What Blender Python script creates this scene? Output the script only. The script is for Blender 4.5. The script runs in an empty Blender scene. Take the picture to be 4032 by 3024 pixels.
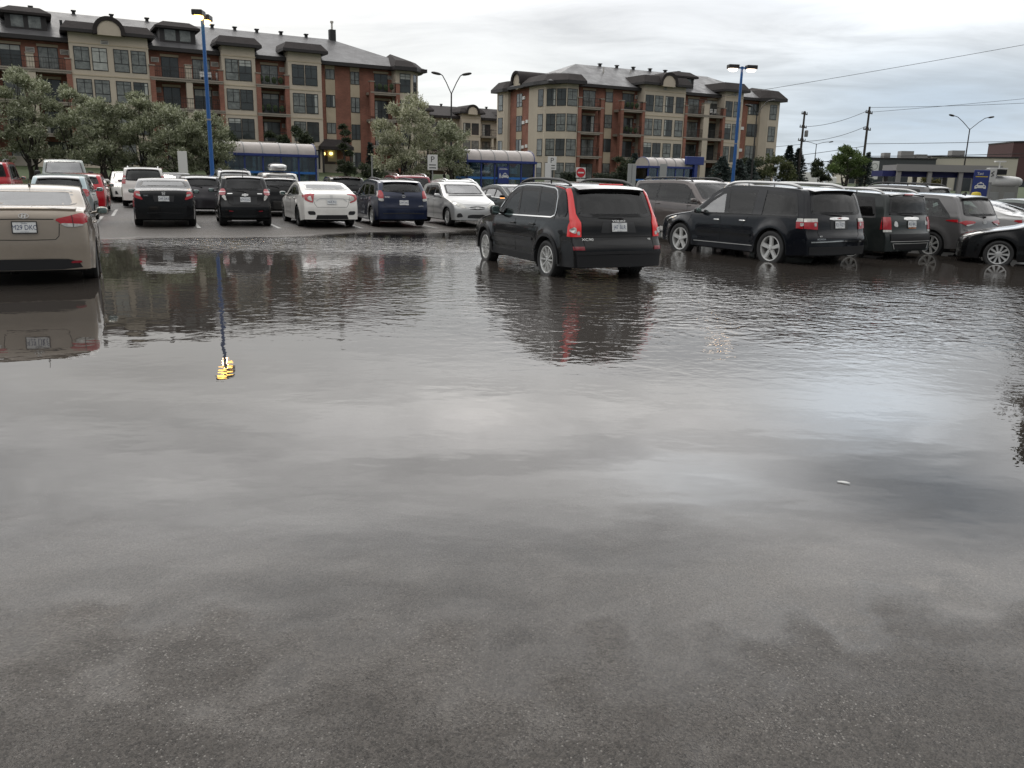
import bpy, bmesh, math, random
import numpy as np
from mathutils import Vector, Matrix

R = math.radians
sc = bpy.context.scene
COL = sc.collection

# ---------------------------------------------------------------- camera
CAM_H, PITCH, ROLL, FPX = 1.745, R(14.1), R(1.25), 3260.0
cam_data = bpy.data.cameras.new('camera')
cam = bpy.data.objects.new('camera', cam_data)
COL.objects.link(cam)
sc.camera = cam
cam_data.sensor_width = 36.0
cam_data.lens = FPX / 4032.0 * 36.0
cam_data.clip_start = 0.05
cam_data.clip_end = 3000.0
_fw = Vector((0, math.cos(PITCH), -math.sin(PITCH)))
_r0 = Vector((1, 0, 0))
_u0 = Vector((0, math.sin(PITCH), math.cos(PITCH)))
_rt = math.cos(ROLL) * _r0 + math.sin(ROLL) * _u0
_up = -math.sin(ROLL) * _r0 + math.cos(ROLL) * _u0
cam.matrix_world = Matrix(((_rt.x, _up.x, -_fw.x, 0), (_rt.y, _up.y, -_fw.y, 0), (_rt.z, _up.z, -_fw.z, CAM_H), (0, 0, 0, 1)))

# ---------------------------------------------------------------- sky
SUN_EL, SUN_AZ = R(58), R(-35)          # azimuth measured from +Y towards +X
world = bpy.data.worlds.new('World')
sc.world = world
world.use_nodes = True
wn, wl = world.node_tree.nodes, world.node_tree.links
for n in list(wn):
    wn.remove(n)


def nd(nodes, t, **kw):
    n = nodes.new(t)
    for k, v in kw.items():
        setattr(n, k, v)
    return n


def wmath(op, a, b=None, c=None, clamp=False):
    n = nd(wn, 'ShaderNodeMath', operation=op, use_clamp=clamp)
    for i, v in enumerate((a, b, c)):
        if v is None:
            continue
        if isinstance(v, (int, float)):
            n.inputs[i].default_value = v
        else:
            wl.new(v, n.inputs[i])
    return n.outputs[0]


def build_sky():
    out = nd(wn, 'ShaderNodeOutputWorld')
    bg = nd(wn, 'ShaderNodeBackground')
    wl.new(bg.outputs[0], out.inputs[0])
    nish = nd(wn, 'ShaderNodeTexSky')
    nish.sky_type = 'NISHITA'
    nish.sun_disc = False
    nish.sun_elevation = SUN_EL
    nish.sun_rotation = SUN_AZ
    tc = nd(wn, 'ShaderNodeTexCoord')
    nrm = nd(wn, 'ShaderNodeVectorMath', operation='NORMALIZE')
    wl.new(tc.outputs['Generated'], nrm.inputs[0])
    d = nrm.outputs[0]
    sp = nd(wn, 'ShaderNodeSeparateXYZ')
    wl.new(d, sp.inputs[0])
    zc = wmath('MAXIMUM', sp.outputs[2], 0.0)
    # cloud deck: direction projected on a flat layer
    den = wmath('ADD', zc, 0.10)
    cx = wmath('DIVIDE', sp.outputs[0], den)
    cy = wmath('DIVIDE', sp.outputs[1], den)
    cb = nd(wn, 'ShaderNodeCombineXYZ')
    wl.new(cx, cb.inputs[0])
    wl.new(cy, cb.inputs[1])

    def noise(scale, detail, rough, loc, stretch=(1, 1, 1), dist=0.0):
        mp = nd(wn, 'ShaderNodeMapping')
        mp.inputs['Location'].default_value = loc
        mp.inputs['Scale'].default_value = stretch
        wl.new(cb.outputs[0], mp.inputs[0])
        n = nd(wn, 'ShaderNodeTexNoise')
        n.inputs['Scale'].default_value = scale
        n.inputs['Detail'].default_value = detail
        n.inputs['Roughness'].default_value = rough
        n.inputs['Distortion'].default_value = dist
        wl.new(mp.outputs[0], n.inputs['Vector'])
        return n.outputs[0]

    big = noise(0.55, 5, 0.55, (3.1, 7.3, 0), (1.0, 1.0, 1), 0.4)
    fine = noise(1.7, 7, 0.6, (11.0, 2.0, 0), (0.7, 1.1, 1), 0.6)

    def ramp(fac, stops):
        r = nd(wn, 'ShaderNodeValToRGB')
        e = r.color_ramp.elements
        while len(e) < len(stops):
            e.new(0.5)
        for el, (p, c) in zip(e, stops):
            el.position = p
            el.color = (*c, 1)
        wl.new(fac, r.inputs[0])
        return r.outputs[0]

    # overcast vertical gradient (horizon .. zenith)
    base = ramp(zc, SKY_BASE)
    mix = nd(wn, 'ShaderNodeMixRGB', blend_type='MULTIPLY')
    mix.inputs[0].default_value = 1.0
    wl.new(base, mix.inputs[1])
    def lerp_noise(v, amp):
        r = nd(wn, 'ShaderNodeMapRange')
        r.interpolation_type = 'SMOOTHSTEP'
        for k_, q_ in zip(('From Min', 'From Max', 'To Min', 'To Max'), (.33, .67, 1 - amp, 1 + amp)):
            r.inputs[k_].default_value = q_
        wl.new(v, r.inputs[0])
        return r.outputs[0]
    m1 = lerp_noise(big, SKY_BIG)
    m2 = lerp_noise(fine, SKY_FINE)
    # unseen sky low behind the viewer dimmed, added to darken car paint reflections
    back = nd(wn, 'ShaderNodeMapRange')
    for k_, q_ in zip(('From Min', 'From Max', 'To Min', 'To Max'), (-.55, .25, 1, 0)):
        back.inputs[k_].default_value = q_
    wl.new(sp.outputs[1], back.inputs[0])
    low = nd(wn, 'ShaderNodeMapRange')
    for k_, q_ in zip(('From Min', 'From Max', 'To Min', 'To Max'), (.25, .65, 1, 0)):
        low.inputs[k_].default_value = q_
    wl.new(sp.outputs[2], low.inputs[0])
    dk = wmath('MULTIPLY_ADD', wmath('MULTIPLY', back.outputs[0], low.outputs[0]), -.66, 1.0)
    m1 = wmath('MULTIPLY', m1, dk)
    # broken, streaky cloud higher up
    mid = noise(2.6, 6, .58, (5.0, 9.0, 0), (.55, 1.25, 1), .8)
    hi = nd(wn, 'ShaderNodeMapRange')
    for k_, q_ in zip(('From Min', 'From Max', 'To Min', 'To Max'), (.17, .26, .0, .17)):
        hi.inputs[k_].default_value = q_
    wl.new(sp.outputs[2], hi.inputs[0])
    mr_ = nd(wn, 'ShaderNodeMapRange')
    for k_, q_ in zip(('From Min', 'From Max', 'To Min', 'To Max'), (.33, .67, -1, 1)):
        mr_.inputs[k_].default_value = q_
    wl.new(mid, mr_.inputs[0])
    streak = wmath('MULTIPLY_ADD', mr_.outputs[0], hi.outputs[0], 1.0)
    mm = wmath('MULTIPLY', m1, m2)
    cc = nd(wn, 'ShaderNodeCombineXYZ')
    for i in range(3):
        wl.new(mm, cc.inputs[i])
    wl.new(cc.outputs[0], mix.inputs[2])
    cur = mix.outputs[0]
    # brighter and bluer regions of the cloud cover
    for az, el, width, amp, colr in SKY_SPOTS:
        dv = Vector((math.sin(R(az)) * math.cos(R(el)), math.cos(R(az)) * math.cos(R(el)), math.sin(R(el))))
        dt = nd(wn, 'ShaderNodeVectorMath', operation='DISTANCE')
        if isinstance(width, tuple):     # wide in azimuth, low in elevation
            wa, we = width
            ms = nd(wn, 'ShaderNodeVectorMath', operation='SUBTRACT')
            ms.inputs[1].default_value = dv
            wl.new(d, ms.inputs[0])
            mu = nd(wn, 'ShaderNodeVectorMath', operation='MULTIPLY')
            mu.inputs[1].default_value = (1.0 / R(wa), 1.0 / R(wa), 1.0 / R(we))
            wl.new(ms.outputs[0], mu.inputs[0])
            wl.new(mu.outputs[0], dt.inputs[0])
            dt.inputs[1].default_value = (0, 0, 0)
            q = dt.outputs['Value']
        else:
            wl.new(d, dt.inputs[0])
            dt.inputs[1].default_value = dv
            q = wmath('DIVIDE', dt.outputs['Value'], R(width))
        q2 = wmath('MULTIPLY', q, q)
        g = wmath('POWER', 2.718, wmath('MULTIPLY', q2, -1.0))
        warp = wmath('MULTIPLY_ADD', fine, 1.6, 0.2)
        g = wmath('MULTIPLY', wmath('MULTIPLY', g, warp), amp)
        mx = nd(wn, 'ShaderNodeMixRGB', blend_type='MIX')
        mx.use_clamp = False
        wl.new(wmath('MINIMUM', g, 1.0), mx.inputs[0])
        wl.new(cur, mx.inputs[1])
        mx.inputs[2].default_value = (*colr, 1)
        cur = mx.outputs[0]
    st = nd(wn, 'ShaderNodeVectorMath', operation='SCALE')
    wl.new(cur, st.inputs[0])
    wl.new(streak, st.inputs['Scale'])
    cur = st.outputs[0]
    # thin gaps let the clear sky through
    ns = nd(wn, 'ShaderNodeMixRGB', blend_type='MULTIPLY')
    ns.inputs[0].default_value = 1.0
    wl.new(nish.outputs[0], ns.inputs[1])
    ns.inputs[2].default_value = (0.09, 0.09, 0.09, 1)
    fm = nd(wn, 'ShaderNodeMixRGB', blend_type='MIX')
    fm.inputs[0].default_value = 0.12
    wl.new(cur, fm.inputs[1])
    wl.new(ns.outputs[0], fm.inputs[2])
    wl.new(fm.outputs[0], bg.inputs[0])
    bg.inputs[1].default_value = 1.0


SKY_BIG, SKY_FINE = 0.22, 0.15
SKY_BASE = [(0.0, (0.52, 0.58, 0.64)), (0.10, (0.48, 0.52, 0.555)), (0.185, (0.51, 0.525, 0.54)), (0.25, (1.0, 0.99, 0.97)), (0.40, (1.35, 1.33, 1.30)), (0.6, (1.30, 1.29, 1.27)), (1.0, (1.05, 1.05, 1.05))]
SKY_SPOTS = [
    (0, 19, (46, 8), 1.0, (2.3, 2.25, 2.19)),
    (-25, 9, (16, 8), 1.1, (1.0, 0.97, 0.92)),
    (-3, 5, (8, 3.6), 1.0, (0.95, 0.95, 0.93)),
    (26, 4, (8, 3.0), 0.8, (0.50, 0.60, 0.72)),
    (14, 11, (16, 2.2), 0.45, (0.46, 0.49, 0.53)),
    (-3, 16.5, (4, 1.6), 0.6, (2.7, 2.6, 2.5)),
    (6, 18.0, (7, 1.6), 0.35, (1.3, 1.28, 1.26)),
    (14, 20, (6, 1.8), 0.8, (2.9, 2.95, 3.0)),
    (24, 14.0, (6, 3.0), 0.9, (2.2, 2.4, 2.6)),
    (29, 18.5, (8, 2.6), 0.85, (0.55, 0.62, 0.70)),
]
build_sky()

sun_data = bpy.data.lights.new('sun', 'SUN')
sun_data.energy = 0.7
sun_data.angle = R(20)
sun_data.color = (1.0, 0.95, 0.88)
sun = bpy.data.objects.new('sun', sun_data)
COL.objects.link(sun)
_sd = Vector((math.sin(SUN_AZ) * math.cos(SUN_EL), math.cos(SUN_AZ) * math.cos(SUN_EL), math.sin(SUN_EL)))
sun.rotation_euler = _sd.to_track_quat('Z', 'Y').to_euler()
sun.location = (0, 0, 60)

sc.view_settings.view_transform = 'Standard'
sc.view_settings.look = 'None'
sc.view_settings.exposure = 0.2
sc.view_settings.gamma = 1.0
sc.view_settings.use_curve_mapping = False
sc.render.engine = 'CYCLES'
sc.cycles.max_bounces = 6
sc.cycles.diffuse_bounces = 2
sc.cycles.glossy_bounces = 4
sc.cycles.transmission_bounces = 4
sc.cycles.transparent_max_bounces = 8
sc.cycles.use_denoising = True
sc.cycles.sample_clamp_indirect = 4.0


# ---------------------------------------------------------------- materials
def setin(b, name, v):
    if name in b.inputs:
        b.inputs[name].default_value = v


MATS = {}


def mat(name, col, rough=0.5, metal=0.0, coat=0.0, spec=0.5, emit=None, estr=0.0, vary=0.0, vscale=3.0, bump=0.0, bscale=40.0, rvary=0.0, alpha=1.0):
    m = bpy.data.materials.new(name)
    m.use_nodes = True
    n, l = m.node_tree.nodes, m.node_tree.links
    b = n['Principled BSDF']
    b.inputs['Base Color'].default_value = (*col, 1)
    b.inputs['Roughness'].default_value = rough
    b.inputs['Metallic'].default_value = metal
    setin(b, 'Coat Weight', coat)
    setin(b, 'Coat Roughness', 0.03)
    setin(b, 'Specular IOR Level', spec)
    if alpha < 1:
        b.inputs['Alpha'].default_value = alpha
    if emit:
        setin(b, 'Emission Color', (*emit, 1))
        setin(b, 'Emission Strength', estr)
    if vary or bump or rvary:
        tc = nd(n, 'ShaderNodeTexCoord')
    if vary or rvary:
        t = nd(n, 'ShaderNodeTexNoise')
        t.inputs['Scale'].default_value = vscale
        t.inputs['Detail'].default_value = 8
        t.inputs['Roughness'].default_value = 0.65
        l.new(tc.outputs['Object'], t.inputs['Vector'])
    if vary:
        r = nd(n, 'ShaderNodeMapRange')
        r.inputs['From Min'].default_value = 0.3
        r.inputs['From Max'].default_value = 0.7
        r.inputs['To Min'].default_value = 1 - vary
        r.inputs['To Max'].default_value = 1 + vary
        l.new(t.outputs[0], r.inputs[0])
        mx = nd(n, 'ShaderNodeVectorMath', operation='SCALE')
        mx.inputs[0].default_value = col
        l.new(r.outputs[0], mx.inputs['Scale'])
        l.new(mx.outputs[0], b.inputs['Base Color'])
    if rvary:
        r2 = nd(n, 'ShaderNodeMapRange')
        r2.inputs['From Min'].default_value = 0.35
        r2.inputs['From Max'].default_value = 0.65
        r2.inputs['To Min'].default_value = max(0.0, rough - rvary)
        r2.inputs['To Max'].default_value = rough + rvary
        l.new(t.outputs[0], r2.inputs[0])
        l.new(r2.outputs[0], b.inputs['Roughness'])
    if bump:
        t2 = nd(n, 'ShaderNodeTexNoise')
        t2.inputs['Scale'].default_value = bscale
        t2.inputs['Detail'].default_value = 4
        l.new(tc.outputs['Object'], t2.inputs['Vector'])
        bp = nd(n, 'ShaderNodeBump')
        bp.inputs['Strength'].default_value = 1.0
        bp.inputs['Distance'].default_value = bump
        l.new(t2.outputs[0], bp.inputs['Height'])
        l.new(bp.outputs[0], b.inputs['Normal'])
    MATS[name] = m
    return m


def paint(name, col, metal=0.3, rough=0.3, cior=1.5):
    """car paint: flake base under a clear coat, with a little road dirt and water on it"""
    m = mat(name, col, rough, metal, 1.0, 0.15, vary=0.10, vscale=2.0)
    n, l = m.node_tree.nodes, m.node_tree.links
    b = n['Principled BSDF']
    setin(b, 'Coat IOR', cior)
    tc = nd(n, 'ShaderNodeTexCoord')
    v = nd(n, 'ShaderNodeTexNoise')
    v.inputs['Scale'].default_value = 5.0
    v.inputs['Detail'].default_value = 6
    l.new(tc.outputs['Object'], v.inputs['Vector'])
    r = nd(n, 'ShaderNodeMapRange')
    r.inputs['From Min'].default_value = 0.4
    r.inputs['From Max'].default_value = 0.75
    r.inputs['To Min'].default_value = 0.02
    r.inputs['To Max'].default_value = 0.09
    l.new(v.outputs[0], r.inputs[0])
    l.new(r.outputs[0], b.inputs['Coat Roughness'])
    return m


def emis(name, col, s):
    m = bpy.data.materials.new(name)
    m.use_nodes = True
    n, l = m.node_tree.nodes, m.node_tree.links
    for x in list(n):
        n.remove(x)
    o = nd(n, 'ShaderNodeOutputMaterial')
    e = nd(n, 'ShaderNodeEmission')
    e.inputs[0].default_value = (*col, 1)
    e.inputs[1].default_value = s
    l.new(e.outputs[0], o.inputs[0])
    MATS[name] = m
    return m


def see_glass(name, tint, rough=0.0, fac=0.15):
    """thin pane: clear with a tint, mirror at grazing angles"""
    m = bpy.data.materials.new(name)
    m.use_nodes = True
    n, l = m.node_tree.nodes, m.node_tree.links
    for x in list(n):
        n.remove(x)
    o = nd(n, 'ShaderNodeOutputMaterial')
    tr = nd(n, 'ShaderNodeBsdfTransparent')
    tr.inputs[0].default_value = (*tint, 1)
    gl = nd(n, 'ShaderNodeBsdfGlossy')
    gl.inputs['Roughness'].default_value = rough
    lw = nd(n, 'ShaderNodeFresnel')
    lw.inputs[0].default_value = 1.5
    ad = nd(n, 'ShaderNodeMath', operation='ADD', use_clamp=True)
    ad.inputs[1].default_value = fac
    l.new(lw.outputs[0], ad.inputs[0])
    mx = nd(n, 'ShaderNodeMixShader')
    l.new(ad.outputs[0], mx.inputs[0])
    l.new(tr.outputs[0], mx.inputs[1])
    l.new(gl.outputs[0], mx.inputs[2])
    l.new(mx.outputs[0], o.inputs[0])
    MATS[name] = m
    return m


# ---------------------------------------------------------------- objects
def tag(o, label=None, cat=None, group=None, kind=None):
    if label:
        o['label'] = label
    if cat:
        o['category'] = cat
    if group:
        o['group'] = group
    if kind:
        o['kind'] = kind
    return o


def thing(name, label, cat, loc=(0, 0, 0), rz=0.0, group=None):
    o = bpy.data.objects.new(name, None)
    o.empty_display_size = 0.3
    COL.objects.link(o)
    o.location = loc
    o.rotation_euler = (0, 0, rz)
    return tag(o, label, cat, group)


def copy_tree(o, parent=None):
    c = o.copy()
    COL.objects.link(c)
    if parent:
        c.parent = parent
    for ch in list(o.children):
        copy_tree(ch, c)
    return c


class MB:
    """collects faces, then links them as ONE mesh object"""

    def __init__(s):
        s.v, s.f, s.m = [], [], []

    def add(s, verts, faces, mi=0):
        b = len(s.v)
        s.v.extend(tuple(map(float, p)) for p in verts)
        s.f.extend(tuple(b + i for i in f) for f in faces)
        s.m.extend([mi] * len(faces))

    def box(s, x0, x1, y0, y1, z0, z1, mi=0):
        s.add([(x0, y0, z0), (x1, y0, z0), (x1, y1, z0), (x0, y1, z0), (x0, y0, z1), (x1, y0, z1), (x1, y1, z1), (x0, y1, z1)],
              [(0, 3, 2, 1), (4, 5, 6, 7), (0, 1, 5, 4), (1, 2, 6, 5), (2, 3, 7, 6), (3, 0, 4, 7)], mi)

    def bbox(s, x0, x1, y0, y1, z0, z1, c=0.02, mi=0):
        """box with chamfered edges"""
        bm = bmesh.new()
        bmesh.ops.create_cube(bm, size=1.0)
        for v in bm.verts:
            v.co = Vector(((x0 + x1) / 2 + v.co.x * (x1 - x0), (y0 + y1) / 2 + v.co.y * (y1 - y0), (z0 + z1) / 2 + v.co.z * (z1 - z0)))
        bmesh.ops.bevel(bm, geom=list(bm.edges), offset=c, segments=2, affect='EDGES', profile=0.5)
        s.addbm(bm, mi)

    def addbm(s, bm, mi=0):
        bm.verts.index_update()
        s.add([v.co[:] for v in bm.verts], [[v.index for v in f.verts] for f in bm.faces], mi)
        bm.free()

    def prism(s, poly, z0, z1, mi=0, z1b=None):
        """vertical prism over a polygon [(x,y)...]"""
        n = len(poly)
        vs = [(x, y, z0) for x, y in poly] + [(x, y, z1) for x, y in poly]
        fs = [tuple(range(n - 1, -1, -1)), tuple(range(n, 2 * n))]
        fs += [(i, (i + 1) % n, n + (i + 1) % n, n + i) for i in range(n)]
        s.add(vs, fs, mi)

    def slab(s, poly, axis, a0, a1, mi=0):
        """polygon in the plane normal to axis ('x','y','z'), thickened from a0 to a1"""
        n = len(poly)
        mk = {'x': lambda p, a: (a, p[0], p[1]), 'y': lambda p, a: (p[0], a, p[1]), 'z': lambda p, a: (p[0], p[1], a)}[axis]
        vs = [mk(p, a0) for p in poly] + [mk(p, a1) for p in poly]
        fs = [tuple(range(n - 1, -1, -1)), tuple(range(n, 2 * n))]
        fs += [(i, (i + 1) % n, n + (i + 1) % n, n + i) for i in range(n)]
        s.add(vs, fs, mi)

    def tube(s, pts, rad, seg=8, mi=0, caps=True):
        pts = [Vector(p) for p in pts]
        n = len(pts)
        rads = rad if isinstance(rad, (list, tuple)) else [rad] * n
        ref = None
        vs, fs = [], []
        for i, p in enumerate(pts):
            t = (pts[min(i + 1, n - 1)] - pts[max(i - 1, 0)]).normalized()
            if ref is None:
                a = Vector((0, 0, 1)) if abs(t.z) < 0.9 else Vector((1, 0, 0))
                ref = t.cross(a).normalized()
            ref = (ref - t * ref.dot(t)).normalized()
            bb = t.cross(ref)
            for k in range(seg):
                an = 2 * math.pi * k / seg
                vs.append(p + (ref * math.cos(an) + bb * math.sin(an)) * rads[i])
        for i in range(n - 1):
            for k in range(seg):
                k2 = (k + 1) % seg
                fs.append((i * seg + k, i * seg + k2, (i + 1) * seg + k2, (i + 1) * seg + k))
        if caps:
            fs.append(tuple(range(seg - 1, -1, -1)))
            fs.append(tuple((n - 1) * seg + k for k in range(seg)))
        s.add(vs, fs, mi)

    def lathe(s, prof, axis='y', seg=32, c=(0, 0, 0), mi=0, closed=False):
        """profile [(radius, along)] turned about an axis"""
        n = len(prof)
        vs, fs = [], []
        for k in range(seg):
            a = 2 * math.pi * k / seg
            ca, sa = math.cos(a), math.sin(a)
            for r, h in prof:
                if axis == 'y':
                    vs.append((c[0] + r * ca, c[1] + h, c[2] + r * sa))
                elif axis == 'z':
                    vs.append((c[0] + r * ca, c[1] + r * sa, c[2] + h))
                else:
                    vs.append((c[0] + h, c[1] + r * ca, c[2] + r * sa))
        m = n if closed else n - 1
        for k in range(seg):
            k2 = (k + 1) % seg
            for i in range(m):
                j = (i + 1) % n
                fs.append((k * n + i, k * n + j, k2 * n + j, k2 * n + i))
        s.add(vs, fs, mi)

    def blob(s, c, r, e=3.0, nu=16, nv=10, mi=0):
        """superellipsoid"""
        def pw(x):
            return math.copysign(abs(x) ** (2.0 / e), x)
        vs, fs = [], []
        for j in range(nv + 1):
            ph = -math.pi / 2 + math.pi * j / nv
            for i in range(nu):
                th = 2 * math.pi * i / nu
                vs.append((c[0] + r[0] * pw(math.cos(ph)) * pw(math.cos(th)), c[1] + r[1] * pw(math.cos(ph)) * pw(math.sin(th)), c[2] + r[2] * pw(math.sin(ph))))
        for j in range(nv):
            for i in range(nu):
                i2 = (i + 1) % nu
                fs.append((j * nu + i, j * nu + i2, (j + 1) * nu + i2, (j + 1) * nu + i))
        s.add(vs, fs, mi)

    def xform(s, M):
        s.v = [tuple(M @ Vector(p)) for p in s.v]
        return s

    def mesh(s, name, mats, smooth=False, angle=35, merge=0.0, recalc=True):
        me = bpy.data.meshes.new(name)
        me.from_pydata(s.v, [], s.f)
        for m in (mats if isinstance(mats, (list, tuple)) else [mats]):
            me.materials.append(MATS[m] if isinstance(m, str) else m)
        me.polygons.foreach_set('material_index', s.m)
        if merge or recalc:
            bm = bmesh.new()
            bm.from_mesh(me)
            if merge:
                bmesh.ops.remove_doubles(bm, verts=bm.verts, dist=merge)
            if recalc:
                bmesh.ops.recalc_face_normals(bm, faces=bm.faces)
            bm.to_mesh(me)
            bm.free()
        if smooth:
            me.polygons.foreach_set('use_smooth', [True] * len(me.polygons))
            me.set_sharp_from_angle(angle=R(angle))
        me.update()
        return me

    def build(s, name, mats, parent=None, smooth=False, angle=35, merge=0.0, loc=None, rot=None, recalc=True):
        o = bpy.data.objects.new(name, s.mesh(name, mats, smooth, angle, merge, recalc))
        COL.objects.link(o)
        if parent:
            o.parent = parent
        if loc is not None:
            o.location = loc
        if rot is not None:
            o.rotation_euler = rot
        return o


def text_geo(txt, size, depth=0.0, align='CENTER'):
    """letter shapes as (verts, faces) in the xy plane, centred"""
    cu = bpy.data.curves.new('lettering', 'FONT')
    cu.body = txt
    cu.size = size
    cu.align_x = align
    cu.align_y = 'CENTER'
    cu.extrude = depth
    cu.resolution_u = 3
    ob = bpy.data.objects.new('lettering', cu)
    COL.objects.link(ob)
    dg = bpy.context.evaluated_depsgraph_get()
    me = bpy.data.meshes.new_from_object(ob.evaluated_get(dg))
    vs = [tuple(v.co) for v in me.vertices]
    fs = [tuple(p.vertices) for p in me.polygons]
    bpy.data.objects.remove(ob)
    bpy.data.curves.remove(cu)
    bpy.data.meshes.remove(me)
    return vs, fs


def struct(name, mb, mats, smooth=False, **kw):
    return tag(mb.build(name, mats, smooth=smooth, **kw), kind='structure')


# common materials
mat('black_trim', (0.012, 0.012, 0.013), 0.45)
mat('black_plastic', (0.009, 0.009, 0.010), 0.5, spec=.35)
mat('under_black', (0.006, 0.006, 0.006), 0.9)
mat('rubber', (0.014, 0.014, 0.014), 0.62, bump=0.002, bscale=60)
mat('alloy', (0.62, 0.62, 0.60), 0.28, 0.45, 0.4)
mat('alloy_dark', (0.05, 0.05, 0.05), 0.5, 0.4)
mat('chrome', (0.75, 0.75, 0.74), 0.08, 1.0)
see_glass('car_glass', (.42, .48, .46), .01, .02)
see_glass('tint_glass', (.09, .092, .092), .01, .01)
see_glass('light_glass', (.42, .47, .455), .01, .24)
mat('cabin_trim', (.028, .028, .029), .8)
mat('red_lens', (0.36, 0.004, 0.010), 0.12, 0.0, 1.0, 0.5)
mat('red_lens_lit', (0.42, 0.004, 0.006), 0.12, 0.0, 1.0, 0.4, emit=(1.0, 0.02, 0.015), estr=0.16)
mat('dark_red_lens', (0.20, 0.004, 0.012), 0.2, 0.0, 0.6, 0.5)
mat('pink_lens', (0.42, 0.09, 0.10), 0.15, 0.0, 1.0, 0.5)
mat('clear_lens', (0.55, 0.54, 0.50), 0.12, 0.4, 1.0, 0.5, vary=0.35, vscale=14)
mat('amber_lens', (0.75, 0.22, 0.02), 0.2, 0.0, 0.6)
mat('amber_lit', (0.9, 0.3, 0.05), 0.3, emit=(1.0, 0.4, 0.12), estr=2.5)
mat('plate_white', (0.62, 0.63, 0.62), 0.4, vary=0.08, vscale=20)
mat('plate_ink', (0.03, 0.05, 0.12), 0.5)
mat('mirror_face', (0.30, 0.38, 0.36), 0.06, 0.9)
mat('seat_cloth', (0.03, 0.03, 0.032), 0.9)
# ================================================================= ground and water
SHORE = [(-12.6, 17.0), (-10.7, 17.6), (-10.2, 20.2), (-8.8, 21.7), (-7.6, 22.3), (-6.0, 23.3), (-2.9, 25.9), (-.4, 27.0), (4, 28.6), (9, 30.5), (18, 32.5), (30, 33), (34, 22), (26, 10), (12, 4.6), (5, 3.45), (1.6, 3.35), (-.2, 3.05), (-2.0, 3.3), (-4.0, 3.2), (-9, 4.4), (-14, 9)]
_SH = np.array(SHORE, float)
KERB0, KERB_D, KERB_N = np.array([-21.9, 45.5]), np.array([math.sin(R(61)), math.cos(R(61))]), np.array([-math.cos(R(61)), math.sin(R(61))])


def vnoise(x, y, seed=0):
    """smooth value noise, vectorised"""
    x, y = np.asarray(x, float), np.asarray(y, float)
    xi, yi = np.floor(x), np.floor(y)
    fx, fy = x - xi, y - yi
    fx, fy = fx * fx * (3 - 2 * fx), fy * fy * (3 - 2 * fy)

    def h(a, b):
        v = np.sin(a * 127.1 + b * 311.7 + seed * 74.7) * 43758.5453
        return v - np.floor(v)
    return (h(xi, yi) * (1 - fx) + h(xi + 1, yi) * fx) * (1 - fy) + (h(xi, yi + 1) * (1 - fx) + h(xi + 1, yi + 1) * fx) * fy


def shore_dist(x, y):
    x, y = np.asarray(x, float), np.asarray(y, float)
    dmin = np.full(x.shape, 1e9)
    ins = np.zeros(x.shape, bool)
    n = len(_SH)
    for i in range(n):
        a, b = _SH[i], _SH[(i + 1) % n]
        e = b - a
        t = np.clip(((x - a[0]) * e[0] + (y - a[1]) * e[1]) / (e @ e), 0, 1)
        dmin = np.minimum(dmin, np.hypot(x - a[0] - t * e[0], y - a[1] - t * e[1]))
        c = ((a[1] > y) != (b[1] > y)) & (x < (b[0] - a[0]) * (y - a[1]) / (b[1] - a[1] + 1e-12) + a[0])
        ins ^= c
    return np.where(ins, dmin, -dmin)


def lot_z(x, y):
    d = shore_dist(x, y)
    t = np.clip(d / 5.0, 0, 1)
    z = np.where(d > 0, -0.10 * t * t * (3 - 2 * t) - 0.006 * np.clip(d, 0, 1), 0.035 * (1 - np.exp(d / 3.5)))
    near = np.clip((np.asarray(y, float) - 4) / 4, 0.12, 1)
    z = z + (vnoise(np.asarray(x) * .45, np.asarray(y) * .45, 1) - .5) * .020 * near + (vnoise(np.asarray(x) * 1.7, np.asarray(y) * 1.7, 2) - .5) * .007 * near
    z = z + np.where(np.asarray(y, float) < 7, (vnoise(np.asarray(x) * 5, np.asarray(y) * 5, 5) - .5) * .005 + (vnoise(np.asarray(x) * 13, np.asarray(y) * 13, 6) - .5) * .003, 0)
    return z


def verge_z(dk):
    return 0.15 + np.interp(dk, [0, 1, 14, 44, 60, 900], [0, .02, .62, 1.55, 1.6, 1.6])


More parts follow.
